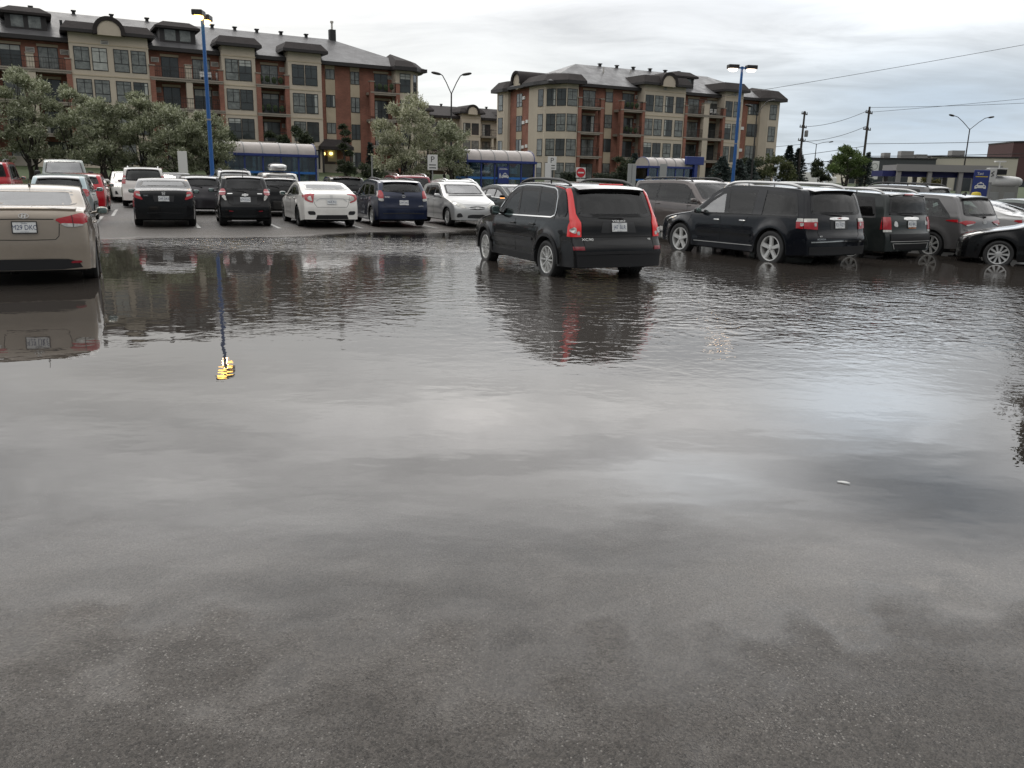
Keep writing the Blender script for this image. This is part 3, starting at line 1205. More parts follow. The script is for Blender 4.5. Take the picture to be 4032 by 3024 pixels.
# ---------------- the long building on the left
def left_building():
    b = Building('apartment_building', 'long red-brick and beige apartment building with mansard bays, left of the gap', (-14.875, 98.0), 60.5)
    w = MB()
    w.prism([(-52, 1.5), (1.3, 1.5), (1.3, 16), (-52, 16)], .4, 13.05)
    wl = b.part('wall', w, 'red_brick')
    st = MB()
    st.box(-52, 1.3, 1.42, 1.5, .4, 2.6)
    b.part('base_course', st, 'stone_base')
    # main roof
    r = MB()
    e0, e1 = 13.05, 13.42
    ev = [(-52, .65), (5.35, .65), (5.35, 16.9), (-52, 16.9)]
    A = [(x, y, e0) for x, y in ev]
    B = [(x, y, e1) for x, y in ev]
    q = [(0, 1, 5, 4), (1, 2, 6, 5), (2, 3, 7, 6), (3, 0, 4, 7)]
    r.add(A + B, [(3, 2, 1, 0)] + q, 1)
    rz, ry = 16.82, 8.8
    r.add([(-52, .75, e1), (5.2, .75, e1), (5.2, 16.8, e1), (-52, 16.8, e1), (-52, ry, rz), (-3.3, ry, rz)], [(0, 1, 5, 4), (1, 2, 5), (2, 3, 4, 5), (3, 0, 4)], 0)
    b.part('roof', r, ['shingle', 'fascia'])
    for x in (-30.2, -26.7, -23.3, -16.7, -14.3, -11.9, -9.2, -6.3, -34, -38):
        b.vent(x, ry, rz)
    c = MB()
    c.box(-3.55, -2.85, ry - .35, ry + .35, 16.2, 17.9)
    ch = b.part('chimney', c, 'vent_black')
    c = MB()
    c.tube([(-3.2, ry, 17.9), (-3.2, ry, 18.7)], .11, 10)
    c.lathe([(.20, 0), (.20, .2), (0, .24)], 'z', 12, (-3.2, ry, 18.65))
    b.part('flue', c, 'grille_white', ch, smooth=True)
    for x in (-31.6, -25.5):
        c = MB()
        c.box(x - .12, x + .12, 4.4, 4.6, 14.6, 15.5)
        b.part('roof_pipe', c, 'vent_black')
    # beige bays
    def bay(x0, x1, wins, ww, arch=False):
        bay_box(b, x0, x1, 0, 4, .4, 13.95, (12.98, 10.15, 7.28, 4.4))
        b.mansard(x0, x1, 0, 13.92, 14.92, 5.2, arch=((x0 + x1) / 2 + .05, 1.02, 14.12) if arch else None)
        for zi, (z0, z1) in enumerate(FL4):
            for k, x in enumerate(wins):
                b.window(x, 0, z0, z1, ww, pane='pane_pale' if (arch and zi == 0 and k == 1) else None)
    bay(-31.3, -24.45, (-30.93, -29.40, -27.52, -25.98), 1.22, True)
    bay(-17.55, -14.25, (-17.22, -15.88), 1.18)
    bay(-10.85, -7.30, (-10.42, -9.02), 1.2)
    for x in (-28.6,):
        b.ac(x, -.0, 13.05, .7, .32)
    # balconies between the bays
    def bal(x0, x1, doors, col, acs, floors=(10.46, 7.6, 4.72), clut=()):
        for i, z in enumerate(floors):
            b.balcony(x0 + .02, x1 - .02, -.12, 1.5, z, clutter=clut[i] if i < len(clut) else None)
            for dx, dw in doors:
                b.door(dx, 1.5, z + .05, z + 2.05, dw)
                b.lintel(dx - .12, dx + dw + .12, 1.5, z + 2.14)
            for ax in acs:
                b.ac(ax, 1.5, z + 1.55)
        for dx, dw in doors:
            b.door(dx, 1.5, 1.95, 3.95, dw)
        if col:
            b.pier(col[0], col[1], -.06, .45, .4, 11.75, 'stucco', name='column')
        b.pier(x0 - .02, x0 + .45, -.10, .5, .4, 11.5)
        b.pier(x1 - .45, x1 + .02, -.10, .5, .4, 11.5)
    bal(-38.3, -31.3, ((-36.95, 1.6), (-33.85, 1.55)), (-34.95, -34.3), (-34.9, -32.05))
    bal(-24.45, -17.55, ((-23.1, 1.5), (-20.15, 1.6)), (-21.15, -20.55), (-24.1, -18.4), clut=(None, None))
    c = b.balcony(-20.4, -17.7, -.12 + .5, 1.4, 10.465, clutter='chairs', rail=.02)
    bal(-14.25, -10.85, ((-13.3, 1.65),), None, (-11.4,), clut=('plants', 'plants'))
    # further bays cut by the frame
    bay(-46.0, -38.3, (-45.4, -43.6, -41.8, -40.1), 1.2, True)
    b.dormer(-36.3, -32.9, 2.3, 13.9, 15.35, 16.35, 8)
    b.dormer(-23.0, -19.6, 2.3, 13.9, 15.35, 16.35, 8)
    # brick part with stacked windows in pale strips
    for x0, x1 in ((-6.45, -5.38), (-3.62, -2.56)):
        m = MB()
        m.box(x0, x1, 1.43, 1.5, 2.9, 13.05)
        b.part('pale_strip', m, 'stucco_pale')
        for z0, z1 in ((11.68, 12.62), (8.75, 9.95), (5.95, 7.0)) if x0 < -5 else ((11.33, 12.55), (8.33, 9.85), (5.41, 6.95), (2.35, 3.9)):
            b.window(x0 + .08, 1.43, z0, z1, x1 - x0 - .16, bars='I' if x0 < -5 else 'II')
    for i, z in enumerate((10.5, 7.62, 4.75)):
        b.balcony(-1.8, 1.6, -.1, 1.5, z, clutter='plants' if i == 0 else None)
        b.door(-.75, 1.5, z + .05, z + 2.05, 1.5)
        b.lintel(-.9, .9, 1.5, z + 2.15)
        b.pier(-1.85, -1.4, -.12, .4, .4 if i == 2 else z - 2.6, z + 1.05 if i == 0 else z - .3, cap=(i == 0))
        b.pier(1.2, 1.65, -.12, .4, .4 if i == 2 else z - 2.6, z + 1.05 if i == 0 else z - .3, cap=(i == 0))
    b.ac(1.0 - .2, 1.5, 12.1, .6, .4)
    # corner bay with cut corners
    poly = [(1.3, 8), (1.3, .25), (3.3, .25), (4.55, 1.55), (4.95, 3.2), (4.95, 8)]
    m = MB()
    m.prism(poly, .4, 13.2)
    b.part('bay', m, 'stucco')
    for z0, z1 in FL4:
        b.window(1.85, .25, z0, z1, 1.18)
        d = (1.25 / 1.803, 1.30 / 1.803)
        b.window(.35, 0, z0, z1, .95, face=((3.3, .25), d), bars='H')
        d = (.4 / 1.698, 1.65 / 1.698)
        b.window(.3, 0, z0, z1, .95, face=((4.55, 1.55), d), bars='H')
    rf = MB()
    o = [(.9, -.45), (3.6, -.45), (5.1, 1.1), (5.6, 3.0), (5.6, 8), (.9, 8)]
    i_ = [(1.4, .4), (3.2, .4), (4.3, 1.6), (4.6, 3.2), (4.6, 8), (1.4, 8)]
    n = len(o)
    rf.prism(o, 13.0, 13.4, 1)
    vs = [(x, y, 13.4) for x, y in o] + [(x, y, 14.1) for x, y in i_] + [(2.2, 4.2, 15.2)]
    rf.add(vs, [(k, (k + 1) % n, n + (k + 1) % n, n + k) for k in range(n)] + [(n + k, n + (k + 1) % n, 2 * n) for k in range(n)], 0)
    b.part('bay_roof', rf, ['shingle_dark', 'fascia'])
    # entrance with its little roof and lamps
    m = MB()
    o = [(-7.9, -1.0), (-4.2, -1.0), (-4.2, 1.5), (-7.9, 1.5)]
    i_ = [(-7.1, .1), (-5.0, .1), (-5.0, 1.5), (-7.1, 1.5)]
    vs = [(x, y, 4.1) for x, y in o] + [(x, y, 4.45) for x, y in o] + [(x, y, 5.25) for x, y in i_]
    q = [(0, 1, 5, 4), (1, 2, 6, 5), (2, 3, 7, 6), (3, 0, 4, 7)]
    m.add(vs, [(3, 2, 1, 0)] + q + [tuple(k + 4 for k in f) for f in q] + [(8, 9, 10, 11)])
    en = b.part('entrance_canopy', m, 'shingle_dark')
    m = MB()
    m.tube([(-7.6, -.7, 1.2), (-7.6, -.7, 4.1)], .12, 8)
    m.tube([(-4.5, -.7, 1.2), (-4.5, -.7, 4.1)], .12, 8)
    b.part('post', m, 'fascia', en)
    m = MB()
    m.box(-7.1, -5.6, 1.44, 1.5, 1.3, 3.5)
    b.part('door', m, 'door_brown')
    for x, z in ((-6.95, 3.72), (-6.1, 3.75)):
        m = MB()
        m.blob((x, 1.3, z), (.20, .1, .16), 3, 10, 8)
        b.part('wall_lamp', m, 'warm_lamp')
    m = MB()
    m.blob((-4.9, -.5, 4.0), (.16, .16, .08), 3, 10, 8)
    b.part('wall_lamp', m, 'warm_lamp')
    return b


left_building()


# ---------------- the building in the middle, seen on its corner
FR = [(10.12, 11.98), (7.2, 9.12), (4.3, 6.2), (1.5, 3.4)]


def right_building():
    b = Building('apartment_building', 'brick apartment building seen on its rounded beige corner, middle of the view', (12.487, 108.0), 61.5)
    # corner bay facets: u, y(back)
    F = [(-5.97, 0.0), (-7.55, 0.0), (-9.15, 2.4), (-9.27, 4.0)]
    w = MB()
    w.prism([(-5.97, 1.5), (27.0, 1.5), (27.0, 14.4), (-9.0, 14.4), (-9.0, 4.0), (-5.97, 4.0)], .3, 12.55)
    b.part('wall', w, 'red_brick')
    m = MB()
    m.prism([(-5.97, 6), (-5.97, 0), (-7.55, 0), (-9.2, 2.35), (-9.32, 4.0), (-9.32, 6.2), (-6, 6.3)], .3, 12.65)
    b.part('bay', m, 'stucco')
    d1 = Vector((-1.65, 2.35)).normalized()
    ln = Vector((-1.65, 2.35)).length
    for z0, z1 in FR:
        b.window(-7.45, 0, z0, z1, 1.28, pane='pane_curtain')
        # slanted facet carries two panes, the flank one
        for a in (.18, 1.52):
            b.window(-a - 1.1, 0, z0, z1, 1.1, face=((-7.55, 0), (-d1.x, -d1.y)))
        b.window(.25, 0, z0, z1, 1.0, face=((-9.345, 4.05), (.12 / 1.654, -1.65 / 1.654)), bars='H')
    rf = MB()
    o = [(-5.2, -.65), (-7.9, -.65), (-9.75, 1.95), (-9.95, 4.0), (-9.95, 7), (-5.2, 7)]
    i_ = [(-5.5, .25), (-7.3, .25), (-8.8, 2.5), (-8.9, 4.2), (-8.9, 7), (-5.5, 7)]
    n = len(o)
    rf.prism(o, 12.55, 12.95, 1)
    vs = [(x, y, 12.95) for x, y in o] + [(x, y, 13.75) for x, y in i_] + [(-6.2, 5.5, 14.4)]
    rf.add(vs, [(k, (k + 1) % n, n + (k + 1) % n, n + k) for k in range(n)] + [(n + k, n + (k + 1) % n, 2 * n) for k in range(n)], 0)
    b.part('bay_roof', rf, ['shingle_dark', 'fascia'])
    # main roof
    r = MB()
    ev = [(-9.8, .7), (27.8, .7), (27.8, 15.2), (-9.8, 15.2)]
    q = [(0, 1, 5, 4), (1, 2, 6, 5), (2, 3, 7, 6), (3, 0, 4, 7)]
    r.add([(x, y, 12.5) for x, y in ev] + [(x, y, 12.85) for x, y in ev], [(3, 2, 1, 0)] + q, 1)
    rz, ry = 16.0, 7.9
    r.add([(-9.7, .8, 12.85), (27.7, .8, 12.85), (27.7, 15.1, 12.85), (-9.7, 15.1, 12.85), (-1.6, ry, rz), (20.5, ry, rz)], [(0, 1, 5, 4), (1, 2, 5), (2, 3, 4, 5), (3, 0, 4)], 0)
    b.part('roof', r, ['shingle', 'fascia'])
    for x in (2.2, 4.9, 7.6, 10.4, 13.0, 15.3):
        b.vent(x, ry, rz)
    for x, y in ((1.2, 5.5), (6.2, 6.5)):
        c = MB()
        c.tube([(x, y, 14.2), (x, y, 15.6)], .10, 8)
        b.part('roof_pipe', c, 'grille_white')
    # front: balcony, pale strip, balcony, bay, twin balconies, bay, brick, end bay
    def bal(x0, x1, doors, clut=(), acs=(), col=None, pl=True, pr=True):
        for i, z in enumerate((10.08, 7.15, 4.3)):
            b.balcony(x0, x1, -.12, 1.5, z, clutter=clut[i] if i < len(clut) else None)
            for dx, dw in doors:
                b.door(dx, 1.5, z + .05, z + 2.0, dw)
                b.lintel(dx - .1, dx + dw + .1, 1.5, z + 2.1)
            for ax in acs:
                b.ac(ax, 1.5, z + 1.5, .6)
        for dx, dw in doors:
            b.door(dx, 1.5, 1.4, 3.4, dw)
        if pl:
            b.pier(x0, x0 + .42, -.14, .45, .3, 11.05)
        if pr:
            b.pier(x1 - .42, x1, -.14, .45, .3, 11.05)
        if col:
            b.pier(col[0], col[1], -.1, .5, .3, 11.5, 'stucco', name='column')
    bal(-5.95, -2.3, ((-4.3, 1.7),))
    m = MB()
    m.box(-1.05, .03, 1.43, 1.5, 1.0, 12.55)
    b.part('pale_strip', m, 'stucco_pale')
    for z0, z1 in ((11.0, 12.08), (7.9, 9.4), (5.0, 6.5), (2.0, 3.5)):
        b.window(-1.0, 1.43, z0, z1, .98, bars='H')
    bal(.3, 4.0, ((1.6, 1.65),), ('plants', 'plants'), (3.5,))

    def bay(x0, x1, wins, ww, arch=False):
        bay_box(b, x0, x1, 0, 4, .3, 13.25, (12.5, 9.55, 6.7, 3.85))
        b.mansard(x0, x1, 0, 13.22, 14.4, 5.4, arch=((x0 + x1) / 2, 1.0, 13.45) if arch else None)
        for z0, z1 in FR:
            for x in wins:
                b.window(x, 0, z0, z1, ww, pane=_wr.choice(['pane_curtain', 'pane_dark', 'pane_curtain']))
    bay(3.85, 10.4, (4.1, 5.58, 7.25, 8.95), 1.18, True)
    b.ac(6.8, 0, 12.75, .5, .35)
    bal(10.4, 17.3, ((12.1, 1.8), (15.4, 1.8)), (None,), (14.9,), (13.6, 14.5))
    c = b.balcony(15.0, 17.0, .4, 1.4, 10.085, clutter='chairs', rail=.02)
    bay(17.1, 20.3, (17.3, 18.75), 1.12)
    b.ac(18.5, 0, 12.75, .5, .35)
    b.dormer(10.0, 13.4, 2.2, 13.3, 14.7, 15.75, 8)
    m = MB()
    m.box(22.65, 24.65, 1.43, 1.5, 1.0, 12.0)
    b.part('pale_strip', m, 'stucco_pale')
    for z0, z1 in ((10.7, 12.05), (7.8, 9.4), (4.9, 6.5), (2.0, 3.5)):
        b.window(22.75, 1.43, z0, z1, 1.8, bars='II')
    for z in (8.6, 5.7):
        m = MB()
        m.box(21.4, 22.1, 1.35, 1.5, z, z + .4)
        b.part('air_grille', m, 'plastic_white')
    m = MB()
    m.prism([(24.6, 5), (24.6, 1.0), (25.3, .2), (27.3, .2), (27.3, 5)], .3, 12.6)
    b.part('bay', m, 'stucco')
    for z0, z1 in FR:
        b.window(25.55, .2, z0, z1, 1.2)
    rf = MB()
    o = [(24.0, .7), (25.0, -.5), (28.0, -.5), (28.0, 6), (24.0, 6)]
    i_ = [(24.8, 1.4), (25.4, .4), (27.0, .4), (27.0, 6), (24.8, 6)]
    n = len(o)
    rf.prism(o, 12.45, 12.85, 1)
    rf.add([(x, y, 12.85) for x, y in o] + [(x, y, 13.9) for x, y in i_] + [(25.9, 4.5, 14.6)], [(k, (k + 1) % n, n + (k + 1) % n, n + k) for k in range(n)] + [(n + k, n + (k + 1) % n, 2 * n) for k in range(n)], 0)
    b.part('bay_roof', rf, ['shingle_dark', 'fascia'])
    # flank receding to the left: local direction -> +y; face origin at x=-9.0 wall, run towards +y
    fo_ = (-9.03, 16.0)
    run = (0, -1)          # along decreasing y so that the outside faces -x
    Y = lambda s_: 16.0 - (4.0 + s_)
    for s0, s1 in ((1.0, 2.25), (4.4, 5.85)):
        m = MB()
        m.box(-9.06, -9.0, 4.0 + s0, 4.0 + s1, 1.0, 12.0)
        b.part('pale_strip', m, 'stucco_pale')
        for z0, z1 in ((10.4, 11.9), (7.4, 9.2), (4.4, 6.3)):
            b.window(Y(s1) + .06, 0, z0, z1, s1 - s0 - .12, face=((-9.06, 16.0), run), bars='II')
    for s_, z in ((3.7, 11.2), (3.7, 8.2), (2.7, 8.3), (3.7, 5.2), (2.7, 5.3)):
        m = MB()
        m.box(-9.12, -9.0, 4 + s_, 4.6 + s_, z, z + .38)
        b.part('air_grille', m, 'plastic_white')
    m = MB()
    m.prism([(-8.9, 11.7), (-9.35, 11.7), (-9.62, 12.2), (-9.62, 14.3), (-8.9, 14.3)], .3, 12.4)
    b.part('bay', m, 'stucco')
    for z0, z1 in FR:
        b.window(.3, 0, z0, z1, 1.1, face=((-9.65, 14.1), run), bars='H')
    rf = MB()
    o = [(-8.0, 11.1), (-9.7, 11.1), (-10.15, 11.8), (-10.15, 15.2), (-8.0, 15.2)]
    i_ = [(-8.0, 11.7), (-9.1, 11.7), (-9.3, 12.2), (-9.3, 14.6), (-8.0, 14.6)]
    n = len(o)
    rf.prism(o, 12.35, 12.75, 1)
    rf.add([(x, y, 12.75) for x, y in o] + [(x, y, 13.7) for x, y in i_], [(k, (k + 1) % n, n + (k + 1) % n, n + k) for k in range(n)] + [tuple(n + k for k in range(n))], 0)
    b.part('bay_roof', rf, ['shingle_dark', 'fascia'])
    # round-headed gable over the flank
    g = MB()
    n = 18
    vs, fs = [], []
    cy, zc, rr = 8.6, 13.35, .95
    for k in range(n + 1):
        t = math.pi * (-.1 + 1.2 * k / n)
        for rad, x in ((rr, -10.0), (rr + .32, -10.05), (rr + .32, -4), (rr, -4)):
            vs.append((x, cy + rad * math.cos(t), zc + rad * math.sin(t)))
    for k in range(n):
        for j in range(4):
            fs.append((4 * k + j, 4 * k + (j + 1) % 4, 4 * k + 4 + (j + 1) % 4, 4 * k + 4 + j))
    g.add(vs, fs)
    go = b.part('arch', g, 'shingle_dark', smooth=True)
    g = MB()
    g.lathe([(0, -.02), (rr, -.02), (rr, .3), (0, .3)], 'x', 24, (-9.75, cy, zc))
    b.part('gable', g, 'stucco', go)
    g = MB()
    g.box(-9.2, -4.2, cy - 1.9, cy + 1.9, 12.6, 13.2)
    b.part('bay_roof', g, 'shingle_dark')
    return b


right_building()


# ---------------- a third one of the same family farther back, in the gap
def gap_building():
    b = Building('apartment_building', 'beige apartment building showing far back in the gap, above the bus shelter', (-7.5, 150.0), 61.5)
    m = MB()
    m.box(-14, 14, 1.5, 14, 1, 11.2)
    b.part('wall', m, 'stucco')
    r = MB()
    ev = [(-14.8, .6), (14.8, .6), (14.8, 15), (-14.8, 15)]
    q = [(0, 1, 5, 4), (1, 2, 6, 5), (2, 3, 7, 6), (3, 0, 4, 7)]
    r.add([(x, y, 11.1) for x, y in ev] + [(x, y, 11.5) for x, y in ev], [(3, 2, 1, 0)] + q)
    r.add([(-14.8, .6, 11.5), (14.8, .6, 11.5), (14.8, 15, 11.5), (-14.8, 15, 11.5), (-8, 7.5, 13.6), (10, 7.5, 13.6)], [(0, 1, 5, 4), (1, 2, 5), (2, 3, 4, 5), (3, 0, 4)])
    b.part('roof', r, 'shingle_dark')
    for x0 in (-12.0, -2.4, 6.0):
        bay_box(b, x0, x0 + 3.6, 0, 3, 1, 12.0, (11.2, 8.2, 5.2))
        b.mansard(x0, x0 + 3.6, 0, 11.95, 12.9, 5, arch=(x0 + 1.8, .9, 12.2) if x0 == -2.4 else None)
        for z0, z1 in ((8.6, 10.4), (5.7, 7.5), (2.8, 4.6)):
            for k in range(2):
                b.window(x0 + .35 + 1.6 * k, 0, z0, z1, 1.25, bars='H')
    for x0, x1 in ((-8.3, -2.5), (1.3, 5.9)):
        for z in (8.4, 5.5, 2.7):
            b.balcony(x0, x1, -.1, 1.5, z)
            b.door(x0 + 1, 1.5, z + .05, z + 2.0, 1.5)
        b.pier((x0 + x1) / 2 - .2, (x0 + x1) / 2 + .2, 0, .4, .5, 9.5, 'stucco', name='column')
    for x in (-7, -3, 2, 6):
        b.vent(x, 7.5, 13.6)
    return b


gap_building()
b2 = Building('apartment_building', 'brick apartment block half hidden behind the pale trees, left of the gap lamp', (-24.0, 175.0), 61.5)
m_ = MB()
m_.box(-12, 14, 1.5, 14, 1, 10.5)
b2.part('wall', m_, 'red_brick')
r_ = MB()
ev = [(-12.8, .6), (14.8, .6), (14.8, 15), (-12.8, 15)]
r_.add([(x, y, 10.4) for x, y in ev] + [(-6, 7.5, 13.0), (9, 7.5, 13.0)], [(0, 1, 5, 4), (1, 2, 5), (2, 3, 4, 5), (3, 0, 4)])
b2.part('roof', r_, 'shingle_dark')
for x0 in (-2, 6, 10):
    for z0, z1 in ((7.8, 9.6), (5.0, 6.8)):
        b2.window(x0, 1.5, z0, z1, 1.6)
b2.vent(2, 7.5, 13.0)
b2.vent(5, 7.5, 13.0)
# ================================================================= vehicles
def chaikin(p, n=2, closed=False, r=0.25):
    p = [np.array(q, float) for q in p]
    for _ in range(n):
        q = [] if closed else [p[0]]
        m = len(p) if closed else len(p) - 1
        for i in range(m):
            a, b = p[i], p[(i + 1) % len(p)]
            q += [a + (b - a) * r, a + (b - a) * (1 - r)]
        if not closed:
            q.append(p[-1])
        p = q
    return [tuple(x) for x in p]


def _segd(x, z, a, b):
    dx, dz = b[0] - a[0], b[1] - a[1]
    q = dx * dx + dz * dz
    t = 0 if q < 1e-12 else max(0, min(1, ((x - a[0]) * dx + (z - a[1]) * dz) / q))
    return math.hypot(x - a[0] - t * dx, z - a[1] - t * dz)


class Shape:
    """car body surface from a side silhouette, a plan taper and a tumblehome.
    profile space: x runs from the front bumper (0) to the rear (L), y left, z up"""

    def __init__(s, sp):
        s.sp = sp
        s.L, s.W, s.H, s.r = sp['L'], sp['W'], sp['H'], sp['r']
        s.wx = (sp['fo'], sp['fo'] + sp['wb'])
        s.sill = sp.get('sill', 0.22)
        s.pf, s.pr, s.crown = sp.get('pf', 0.30), sp.get('pr', 0.16), sp.get('crown', 0.055)
        s.tb = sp.get('tb', 0.17)
        s.bx, s.bz = zip(*sp['belt'])
        s.Ra = s.r + sp.get('gap', 0.05)
        C = np.array(chaikin(sp['top'], 2, r=0.22))
        C[:, 0] = np.maximum.accumulate(C[:, 0] + np.arange(len(C)) * 1e-6)
        d = np.r_[0, np.cumsum(np.hypot(*np.diff(C, axis=0).T))]
        fine = np.linspace(0, d[-1], 700)
        cx, cz = np.interp(fine, d, C[:, 0]), np.interp(fine, d, C[:, 1])
        ex = s.inset(cx)
        want = set(np.round(np.linspace(0, 699, sp.get('ns', 110))).astype(int))
        for w in s.wx:
            for a in np.linspace(0, math.pi, 19):
                x = w + s.Ra * math.cos(a)
                k = int(np.searchsorted(ex, x))
                if 2 < k < 698:
                    want.add(k)
        k = np.array(sorted(want))
        s.cx, s.cz, s.ex = cx[k], cz[k], ex[k]
        s.cz_max = s.cz.max()
        s.ez = s.cz - s.crown * np.clip((s.cz - 0.45) / 0.5, 0, 1)
        s.ey = np.array([s.yside(x, z) for x, z in zip(s.ex, s.ez)])
        s.top_i = int(np.argmax(s.cz))

    def inset(s, x):
        m = s.L * 0.5
        return x + s.pf * np.clip(1 - x / m, 0, 1) - s.pr * np.clip((x - m) / (s.L - m), 0, 1)

    def belt(s, x):
        return float(np.interp(x, s.bx, s.bz))

    def yside(s, x, z):
        W = s.W / 2
        af, ar = s.sp.get('af', 0.10), s.sp.get('ar', 0.06)
        u = max(0.0, 1 - (x - s.pf) / 1.1)
        w = max(0.0, 1 - (s.L - s.pr - x) / 0.9)
        pl = 1 - af * u * u - ar * w * w
        b = s.belt(x)
        z0 = 0.40 * s.H
        if z < z0:
            v = 1 - 0.055 * ((z0 - z) / z0) ** 2
        elif z < b:
            v = 1 - 0.035 * ((z - z0) / max(0.05, b - z0)) ** 2
        else:
            t = (z - b) / max(0.1, s.H - b)
            v = 0.965 - 0.012 * min(1, t * 12) - s.tb * t ** 1.15
        fl = 0.0
        for wx in s.wx:
            dd = math.hypot(x - wx, z - s.r)
            fl += s.sp.get('flare', 0.018) * math.exp(-((dd - s.Ra - 0.03) / 0.10) ** 2)
        # shallow crease along the doors
        fl -= 0.010 * math.exp(-((z - (0.30 * s.H)) / 0.06) ** 2) * (1 if s.wx[0] + s.Ra < x < s.wx[1] - s.Ra else 0)
        return W * pl * v + fl

    @staticmethod
    def g(t):
        t = min(abs(t), 1.0)
        return 0.45 * t * t + 0.55 * (1 - (1 - t ** 7) ** (1 / 7.0))

    def zb(s, x):
        z = s.sill
        fo, ro = s.wx[0] - s.Ra, s.wx[1] + s.Ra
        if x < fo:
            z = s.sill + (s.cz[0] - s.sill) * min(1, max(0, 1 - (x - s.pf) / max(.05, fo - s.pf)))
        if x > ro:
            z = s.sill + (s.cz[-1] - s.sill) * min(1, max(0, (x - ro) / max(.05, s.L - s.pr - ro)))
        for w in s.wx:
            dx = abs(x - w)
            if dx < s.Ra:
                z = max(z, s.r + math.sqrt(s.Ra ** 2 - dx * dx))
        return z

    def loc(s, x, y, z):
        return Vector((s.L / 2 - x, y, z))

    def _curve(s, t, lo, hi):
        g = s.g(t)
        return (s.cx + (s.ex - s.cx) * g)[lo:hi], (s.cz + (s.ez - s.cz) * g)[lo:hi], (s.ey * t)[lo:hi]

    def rear(s, t, z):
        x, zz, y = s._curve(t, s.top_i, None)
        zz, x, y = zz[::-1], x[::-1], y[::-1]
        zz = np.maximum.accumulate(zz + np.arange(len(zz)) * 1e-7)
        return s.loc(float(np.interp(z, zz, x)), float(np.interp(z, zz, y)), z)

    def front(s, t, z):
        x, zz, y = s._curve(t, 0, s.top_i + 1)
        zz = np.maximum.accumulate(zz + np.arange(len(zz)) * 1e-7)
        return s.loc(float(np.interp(z, zz, x)), float(np.interp(z, zz, y)), z)

    def top(s, x, t):
        xx, zz, y = s._curve(t, 0, None)
        return s.loc(x, float(np.interp(x, xx, y)), float(np.interp(x, xx, zz)))

    def side(s, sg):
        k = s.top_i
        zr, xr = s.ez[k:][::-1], s.ex[k:][::-1]
        zr = np.maximum.accumulate(zr + np.arange(len(zr)) * 1e-7)
        zf, xf = np.maximum.accumulate(s.ez[:k + 1] + np.arange(k + 1) * 1e-7), s.ex[:k + 1]

        def fn(x, z):
            x = min(max(x, float(np.interp(z, zf, xf))), float(np.interp(z, zr, xr)))
            return s.loc(x, sg * s.yside(x, z), z)
        return fn

    def ztop(s, x):
        return float(np.interp(x, s.ex, s.ez))

    def openings(s):
        """where the glass is: side outline in (x,z), screens as (t,z) trapezoids"""
        sp = s.sp
        whole = s.dlo([sp['dlo'][0], sp['dlo'][-1]], -.012)[0]
        w0, w1, wt = sp['wind']
        r0, r1, rt0, rt1 = sp['rearw']
        return whole, (w0, w1, wt, wt - .03), (r0, r1, rt0, rt1)

    def body(s):
        whole, wd, rw = s.openings()
        cx_ = sum(p[0] for p in whole) / len(whole)
        inset = .030

        def in_side(x, z):
            c = False
            n_ = len(whole)
            for i in range(n_):
                (x0, z0), (x1, z1) = whole[i], whole[(i + 1) % n_]
                if (z0 > z) != (z1 > z) and x < (x1 - x0) * (z - z0) / (z1 - z0) + x0:
                    c = not c
            if not c:
                return False
            return all(_segd(x, z, whole[i], whole[(i + 1) % n_]) > inset for i in range(n_))

        def in_trap(t, z, q):
            z0, z1, a, b = q
            if not (z0 + .025 < z < z1 - .025):
                return False
            return abs(t) < a + (b - a) * (z - z0) / (z1 - z0) - .03
        mb = MB()
        q = np.r_[np.linspace(0, 0.8, 9), 0.86, 0.91, 0.945, 0.97, 0.985, 0.995, 1.0]
        ts = list(-q[::-1]) + list(q[1:])
        n, m = len(s.cx), len(ts)
        vs = []
        for t in ts:
            g = s.g(t)
            for i in range(n):
                vs.append(s.loc(s.cx[i] + (s.ex[i] - s.cx[i]) * g, t * s.ey[i], s.cz[i] + (s.ez[i] - s.cz[i]) * g))
        fs = []
        for j in range(m - 1):
            tc = (ts[j] + ts[j + 1]) / 2
            gg = s.g(tc)
            for i in range(n - 1):
                zc = (s.cz[i] + s.cz[i + 1]) / 2 + ((s.ez[i] + s.ez[i + 1]) - (s.cz[i] + s.cz[i + 1])) / 2 * gg
                if i < s.top_i and in_trap(tc, zc, wd):
                    continue
                if i >= s.top_i and in_trap(tc, zc, rw):
                    continue
                fs.append((j * n + i, j * n + i + 1, (j + 1) * n + i + 1, (j + 1) * n + i))
        mb.add(vs, fs)
        rows = 22
        for sg in (1, -1):
            vs, fs = [], []
            for i in range(n):
                zt, zb = s.ez[i], min(s.zb(s.ex[i]), s.ez[i])
                for j in range(rows + 1):
                    z = zb + (zt - zb) * j / rows
                    vs.append(s.loc(s.ex[i], sg * s.yside(s.ex[i], z), z))
            for i in range(n - 1):
                for j in range(rows):
                    a = i * (rows + 1) + j
                    pa, pb = vs[a], vs[a + rows + 2]
                    if in_side(s.L / 2 - (pa.x + pb.x) / 2, (pa.z + pb.z) / 2):
                        continue
                    fs.append((a, a + 1, a + rows + 2, a + rows + 1))
            mb.add(vs, fs)
        return mb

